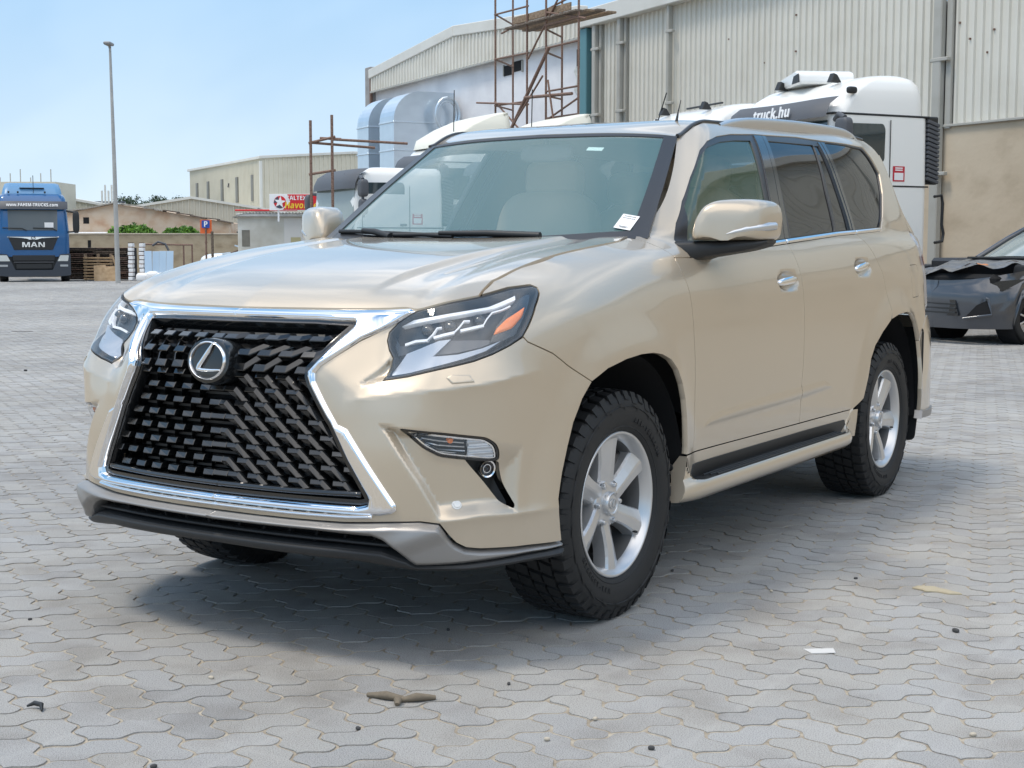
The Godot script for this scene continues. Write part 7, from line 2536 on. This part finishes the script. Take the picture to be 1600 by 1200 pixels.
	mb.tube([Vector3(-7.2, 5.35, 0.06), Vector3(-7.2, 5.10, 0.12), Vector3(-7.05, 5.10, 0.12)], 0.035, 6)
	put("wall_lamp", mb, M.truck_grey, t)
	# trees far off
	for q in [[-29.35, 110.0, 1.35, 3.5, "far dark tree with open crown just right of the lamp post"], [-27.0, 112.0, 1.25, 3.55, "far dark loose-crowned tree left of the tall cream hall"]]:
		var tr = thing("tree", q[4], "tree", far(q[0], q[1]), FY, "far trees behind the sheds")
		mb = MB.new()
		mb.tube([Vector3(0, 0, 0), Vector3(0.1, 2.6, 0), Vector3(-0.1, 4.2, 0)], [0.16, 0.12, 0.05], 7)
		for k in 5: mb.tube([Vector3(0.05, 2.6 + k * 0.25, 0), Vector3(0.9 * cos(k * 1.7), 3.6 + k * 0.2, 0.6 * sin(k * 1.7))], [0.06, 0.02], 5)
		put("trunk", mb, M.bark, tr)
		mb = MB.new()
		rng.seed = int(q[1])
		var clumps = []
		for k in 16: clumps.append(Vector3(rng.randf_range(-q[2], q[2]), q[3] + rng.randf_range(0.0, 1.5) * (1.0 - 0.3 * rng.randf()), rng.randf_range(-0.7, 0.7)))
		for c in clumps:
			for k in 70: leaf(mb, c + Vector3(rng.randfn(0, 0.20), rng.randfn(0, 0.13), rng.randfn(0, 0.2)), rng.randf_range(0.06, 0.13))
		put("crown", mb, M.leaf_dark, tr)
	t = thing("roof_frame", "far dark steel roof frame left of the distant trees", "frame", far(-30.6, 108), FY)
	for q in [[-1.6, 4.45, 1.6, 4.45], [-1.6, 4.25, 1.6, 4.25], [-1.5, 3.2, -1.5, 4.4], [-0.2, 3.2, -0.2, 4.4], [1.4, 3.2, 1.4, 4.4]]:
		mb = MB.new()
		mb.bar(Vector3(q[0], q[1], 0), Vector3(q[2], q[3], 0), 0.12, 0.12)
		put("beam", mb, M.truck_grey, t)
	# pale far block with aerials behind the blue truck
	t = thing("far_block", "pale far building with roof aerials behind the blue truck", "building", far(-30.5, 88), FY)
	mb = MB.new()
	mb.box(Vector3(0, 2.5, 0), Vector3(6.5, 5.0, 4.0))
	put("wall", mb, M.cream_sheet, t)
	for k in 9:
		mb = MB.new()
		mb.tube([Vector3(-2.6 + k * 0.62, 5.0, 0), Vector3(-2.6 + k * 0.62, 5.35 + 0.25 * (k % 3), 0)], 0.035, 5)
		put("aerial", mb, M.pipe, t)
	t = thing("pipe_rack", "pale rack of upright roof pipes above the blue truck's right shoulder", "pipes", far(-24.6, 88), FY)
	for k in 4:
		mb = MB.new()
		mb.tube([Vector3(-0.45 + k * 0.2, 0, 0), Vector3(-0.45 + k * 0.2, 4.55 + 0.35 * float(k % 2), 0)], 0.06, 6)
		put("pipe", mb, M.fascia, t)
	# lamp post
	t = thing("lamp_post", "tall grey street lamp post with a small flat lamp head, left against the sky", "lamp post", far(-12.95, 47), FY)
	mb = MB.new()
	mb.tube([Vector3(0.02, 0, 0), Vector3(0.0, 4.0, 0), Vector3(-0.04, 7.62, 0)], [0.085, 0.065, 0.04], 12)
	put("post", mb, worn(0.44, 0.44, 0.42, 0.6, soft_tex(0.03, 64), 0.5), t)
	mb = MB.new()
	mb.box(Vector3(-0.05, 7.70, 0.10), Vector3(0.24, 0.10, 0.46), 0.03)
	mb.tube([Vector3(-0.04, 7.58, 0), Vector3(-0.05, 7.68, 0.05)], 0.045, 8)
	put("lamp_head", mb, mat(0.22, 0.22, 0.22, 0.5), t)
	# parking sign
	t = thing("parking_sign", "blue letter P parking sign on an orange board and rusty post", "sign", far(-9.80, 46), FY)
	mb = MB.new()
	mb.tube([Vector3(0, 0, 0), Vector3(0, 1.9, 0)], 0.03, 8)
	for y in [0.55, 0.95, 1.3]: mb.tube([Vector3(0, y, 0), Vector3(0, y + 0.05, 0)], 0.045, 8)
	put("post", mb, M.rust, t)
	mb = MB.new()
	mb.box(Vector3(0.0, 1.83, -0.03), Vector3(0.37, 0.44, 0.02), 0.004)
	put("board", mb, mat(0.72, 0.14, 0.03, 0.5), t)
	mb = MB.new()
	mb.extrude(rounded(pts([-0.12, 1.79, 0.13, 1.79, 0.13, 2.03, -0.12, 2.03]), 0.02), 0.03, 0.045)
	put("panel", mb, mat(0.01, 0.07, 0.35, 0.4), t)
	mb = MB.new()
	mb.text(word("P", 0.17, 0.006, 800), Transform3D(Basis.IDENTITY, Vector3(0.005, 1.91, 0.05)))
	put("letter", mb, M.sign_white, t)
	# pallets
	t = thing("plank_stack", "long dark stack of weathered boards and pallets against the yard wall", "timber stack", far(-14.65, 51), FY)
	rng.seed = 77
	for r in 17:
		for c in 2:
			mb = MB.new()
			var x0 = -1.20 + c * 1.15 + rng.randf_range(-0.06, 0.06)
			mb.box(Vector3(x0 + 0.57, 0.05 + r * 0.068, rng.randf_range(-0.05, 0.08)), Vector3(1.12 + rng.randf_range(-0.05, 0.08), rng.randf_range(0.022, 0.040), 0.9), 0.004, Basis(Vector3(0, 0, 1), rng.randf_range(-0.012, 0.012)))
			put("board", mb, [M.plank_grey, mat(0.13, 0.10, 0.085, 0.9), mat(0.20, 0.13, 0.10, 0.9)][rng.randi() % 3], t)
	for k in 10:
		mb = MB.new()
		mb.box(Vector3(-1.1 + k * 0.25, 0.6, -0.1), Vector3(0.09, 1.1, 0.7))
		put("bearer", mb, M.deep, t)
	t = thing("pallet", "pale timber pallet standing on edge before the dark board stack", "pallet", far(-14.5, 50.2), FY)
	for k in 8:
		mb = MB.new()
		mb.box(Vector3(0.0, 0.06 + k * 0.105, 0.0), Vector3(1.02, 0.055, 0.03), 0.004, Basis(Vector3(0, 0, 1), rng.randf_range(-0.01, 0.01)))
		put("slat", mb, M.pallet, t)
	for x in [-0.45, 0.0, 0.45]:
		mb = MB.new()
		mb.box(Vector3(x, 0.45, -0.07), Vector3(0.09, 0.98, 0.09), 0.004)
		put("bearer", mb, M.plank, t)
	t = thing("plywood_boards", "two pale plywood boards and a batten leaning on the standing pallet", "boards", far(-14.25, 49.9), FY)
	for q in [[-0.10, 0.27, 0.42, 0.55], [0.30, 0.25, 0.40, 0.52]]:
		mb = MB.new()
		mb.box(Vector3(q[0], q[1], 0), Vector3(q[2], q[3], 0.02), 0.003, Basis(Vector3(0, 0, 1), 0.05) * Basis(Vector3.RIGHT, -0.15))
		put("board", mb, worn(0.60, 0.44, 0.28, 0.8, noise_tex(Color(0.8, 0.76, 0.7), Color(1, 1, 1), 0.03, 128, 4, 44), 1.5), t)
	mb = MB.new()
	mb.bar(Vector3(0.34, 0.88, -0.05), Vector3(0.60, 0.02, 0.05), 0.07, 0.03, 0.003)
	put("batten", mb, M.pallet, t)
	# white bundled props, frame, sheets
	n_props()
	# cabin, sign, scrap heap
	t = thing("site_cabin", "small white site cabin with curved corrugated roof edge below the red sign", "cabin", far(-7.2, 44), FY)
	mb = MB.new()
	mb.box(Vector3(0.25, 1.06, -1.0), Vector3(2.9, 2.12, 2.0), 0.02)
	put("wall", mb, worn(0.66, 0.65, 0.60, 0.7, noise_tex(Color(0.82, 0.80, 0.76), Color(1, 1, 1), 0.02, 128, 4, 45), 0.5), t)
	mb = MB.new()
	var rows = []
	for k in 2:
		var row = []
		for i in 61: row.append(Vector3(-1.32 + i * 0.05, 2.22 + 0.012 * (1 if i % 2 else -1) - 0.14 * pow(maxf(0.0, (10 - i) / 10.0), 2), 0.22 - k * 2.4))
		rows.append(row)
	mb.sheet(rows, Vector3(0, 1, 0), false, true)
	mb.box(Vector3(0.25, 2.16, 0.1), Vector3(2.9, 0.10, 0.16), 0.01)
	put("roof", mb, worn(0.60, 0.60, 0.57, 0.6, soft_tex(0.05, 64), 1.0), t)
	mb = MB.new()
	mb.box(Vector3(-0.95, 1.45, 0.005), Vector3(0.24, 0.5, 0.02), 0.004)
	put("window", mb, worn(0.22, 0.20, 0.16, 0.4, soft_tex(0.05, 64), 1.0), t)
	mb = MB.new()
	mb.box(Vector3(0.62, 1.14, 0.004), Vector3(0.80, 1.85, 0.02), 0.004)
	put("door", mb, mat(0.60, 0.58, 0.54, 0.7), t)
	mb = MB.new()
	mb.box(Vector3(0.58, 1.37, 0.02), Vector3(0.30, 0.22, 0.02), 0.004)
	put("door_pane", mb, mat(0.42, 0.37, 0.20, 0.4), t)
	mb = MB.new()
	mb.box(Vector3(-0.3, 2.30, 0.1), Vector3(1.9, 0.05, 0.05), 0.01)
	put("red_strip", mb, M.sign_red, t)
	t = thing("red_sign", "red and white fuel company signboard on the small cabin's roof", "sign", far(-6.55, 43.4), FY)
	mb = MB.new()
	mb.box(Vector3(0, 2.53, 0), Vector3(1.52, 0.49, 0.05), 0.005)
	for x in [-0.5, 0.5]: mb.box(Vector3(x, 2.2, -0.05), Vector3(0.05, 0.5, 0.05))
	put("board", mb, M.sign_white, t)
	mb = MB.new()
	mb.extrude(pts([-0.36, 2.30, 0.75, 2.30, 0.75, 2.765, -0.22, 2.765, -0.13, 2.54]), 0.02, 0.032)
	put("red_field", mb, M.sign_red, t)
	mb = MB.new()
	mb.extrude(disc(Vector2(-0.44, 2.53), 0.185, 30), 0.02, 0.034)
	put("star_disc", mb, M.sign_red, t)
	mb = MB.new()
	mb.extrude(pts([-0.44, 2.53, -0.63, 2.50, -0.60, 2.62, -0.50, 2.70]), 0.03, 0.037)
	mb.extrude(pts([-0.44, 2.53, -0.56, 2.38, -0.44, 2.34, -0.36, 2.37]), 0.03, 0.038)
	put("dark_sector", mb, mat(0.05, 0.06, 0.09, 0.4), t)
	mb = MB.new()
	var star = PackedVector2Array()
	for k in 10: star.append(Vector2(-0.44, 2.53) + Vector2(sin(TAU * k / 10 + 0.12), cos(TAU * k / 10 + 0.12)) * (0.185 if k % 2 == 0 else 0.075))
	mb.extrude(star, 0.03, 0.045)
	put("star", mb, M.sign_white, t)
	mb = MB.new()
	mb.text(word("CALTEX", 0.125, 0.008, 700), Transform3D(Basis.IDENTITY, Vector3(0.05, 2.655, 0.036)))
	put("lettering", mb, M.sign_white, t)
	mb = MB.new()
	mb.text(word("Havoline", 0.185, 0.008, 800, true), Transform3D(Basis(Vector3(0.92, 0, 0), Vector3(0.12, 1.0, 0), Vector3(0, 0, 1)), Vector3(0.20, 2.435, 0.036)))
	put("lettering", mb, M.yellow, t)
	t = thing("scrap_heap", "heap of dark scrap bars and a trestle beside the white cabin", "scrap heap", far(-8.6, 46), FY)
	rng.seed = 90
	for k in 18:
		mb = MB.new()
		var c = Vector3(rng.randf_range(-0.7, 0.9), rng.randf_range(0.55, 1.18), rng.randf_range(-0.3, 0.3))
		var d = Vector3(rng.randf_range(0.2, 0.6), rng.randf_range(-0.18, 0.18), 0)
		mb.bar(c - d, c + d, 0.05, rng.randf_range(0.03, 0.07), 0.004)
		put("bar", mb, [M.truck_grey, M.galv, M.plank, M.rust][rng.randi() % 4], t)
	for q in [[-1.0, 1.68], [0.72, 1.62], [0.1, 1.4]]:
		mb = MB.new()
		mb.tube([Vector3(q[0], 0, 0), Vector3(q[0], q[1], 0)], 0.045, 6)
		put("post", mb, M.plank_grey, t)
	mb = MB.new()
	mb.box(Vector3(0, 0.35, -0.1), Vector3(1.9, 0.7, 0.5), 0.03)
	put("box", mb, M.plank_grey, t)
	t = thing("white_van_roof", "white rounded vehicle roof low behind the suv bonnet, below the parking sign", "vehicle", far(-9.9, 49), FY)
	mb = MB.new()
	soft_box(mb, Vector3(0.5, 0.55, 0), Vector3(2.4, 0.85, 1.5), 0.5)
	put("body", mb, M.truck_white, t)
	mb = MB.new()
	soft_box(mb, Vector3(0.8, 0.88, 0.05), Vector3(1.5, 0.26, 1.45), 0.5)
	put("windows", mb, mat(0.30, 0.34, 0.36, 0.2), t)
	t = thing("timber_rack", "low rack of pale pipes and dark planks beside the old block house", "rack", far(-10.2, 58), FY)
	for k in 3:
		mb = MB.new()
		mb.box(Vector3(0.4, 1.62 + k * 0.14, 0), Vector3(2.6, 0.07, 0.2), 0.01)
		put("pipe", mb, [M.sign_white, M.black, M.old_wall][k], t)
	mb = MB.new()
	mb.extrude(pts([-0.6, 1.5, -0.6, 2.2, -0.1, 2.75, 0.3, 2.6, 0.75, 2.25, 0.75, 1.5]), -0.6, -0.4)
	put("sheet", mb, worn(0.34, 0.32, 0.29, 0.8, soft_tex(0.05, 64), 1.0), t)

func n_props() -> void:
	var mb: MB
	var t = thing("metal_props", "white stacked metal frames with rust marks beside the board stack", "metal frames", far(-13.1, 50), FY)
	for x in [-0.18, 0.20]:
		for k in 9:
			mb = MB.new()
			mb.box(Vector3(x + 0.01 * (k % 3), 0.08 + k * 0.145, 0), Vector3(0.15, 0.115, 0.3), 0.01)
			put("frame_end", mb, M.sign_white, t)
			mb = MB.new()
			mb.box(Vector3(x, 0.152 + k * 0.145, 0), Vector3(0.12, 0.03, 0.28))
			put("spacer", mb, M.rust if k % 2 else M.black, t)
	t = thing("steel_frame", "open brown steel tube frame behind the leaning zinc sheets", "frame", far(-12.2, 50.6), FY)
	for q in [[-0.95, 1.27, 0.95, 1.25], [0.62, 1.25, 0.62, 0.0], [0.92, 1.25, 0.92, 0.0], [-0.9, 1.27, -0.9, 0.0]]:
		mb = MB.new()
		mb.tube([Vector3(q[0], q[1], 0), Vector3(q[2], q[3], 0)], 0.03, 7)
		put("tube", mb, M.rust, t)
	mb = MB.new()
	mb.tube([Vector3(-0.45, 1.22, 0.1), Vector3(-0.25, 1.36, 0.1), Vector3(0.0, 1.28, 0.1), Vector3(0.12, 1.05, 0.1)], 0.04, 7)
	put("bent_strip", mb, M.truck_grey, t)
	t = thing("zinc_sheets", "leaning grey zinc sheets among white scrap at the foot of the yard wall", "metal sheets", far(-12.25, 50), FY)
	for q in [[-0.42, 0.62, 0.26, 0.84, 0.30], [-0.16, 0.60, 0.24, 0.86, 0.05], [0.08, 0.62, 0.25, 0.84, 0.0], [0.33, 0.62, 0.26, 0.84, -0.05]]:
		mb = MB.new()
		mb.box(Vector3(q[0], q[1], 0.05), Vector3(q[2] - 0.01, q[3], 0.012), 0.003, Basis(Vector3.UP, q[4]) * Basis(Vector3.RIGHT, -0.12))
		put("sheet", mb, M.galv, t)
	mb = MB.new()
	for k in 4: soft_box(mb, Vector3(-0.6 + k * 0.35, 0.12 + 0.05 * (k % 2), 0.15), Vector3(0.45, 0.34, 0.4), 0.7)
	put("wrapped_bundle", mb, M.sign_white, t)

func disc(c: Vector2, r: float, k: int) -> PackedVector2Array:
	var o = PackedVector2Array()
	for i in k: o.append(c + Vector2(cos(TAU * i / k), sin(TAU * i / k)) * r)
	return o

func leaf(mb: MB, c: Vector3, r: float) -> void:
	var d = Vector3(rng.randfn(0, 1), rng.randfn(0, 1) + 0.5, rng.randfn(0, 1)).normalized()
	var e = d.cross(Vector3(rng.randfn(0, 1), rng.randfn(0, 1), rng.randfn(0, 1))).normalized()
	mb.face([c - d * r, c + e * r * 0.45, c + d * r, c - e * r * 0.45])


func _ready() -> void:
	environment()
	rng.seed = 7
	car_materials()
	yard_materials()
	ground()
	warehouse()
	gable_hall()
	left_side()
	wagon()
	grey_saloon()
	white_trucks()
	blue_truck()
	scaffolds()
	ducts()
	litter()
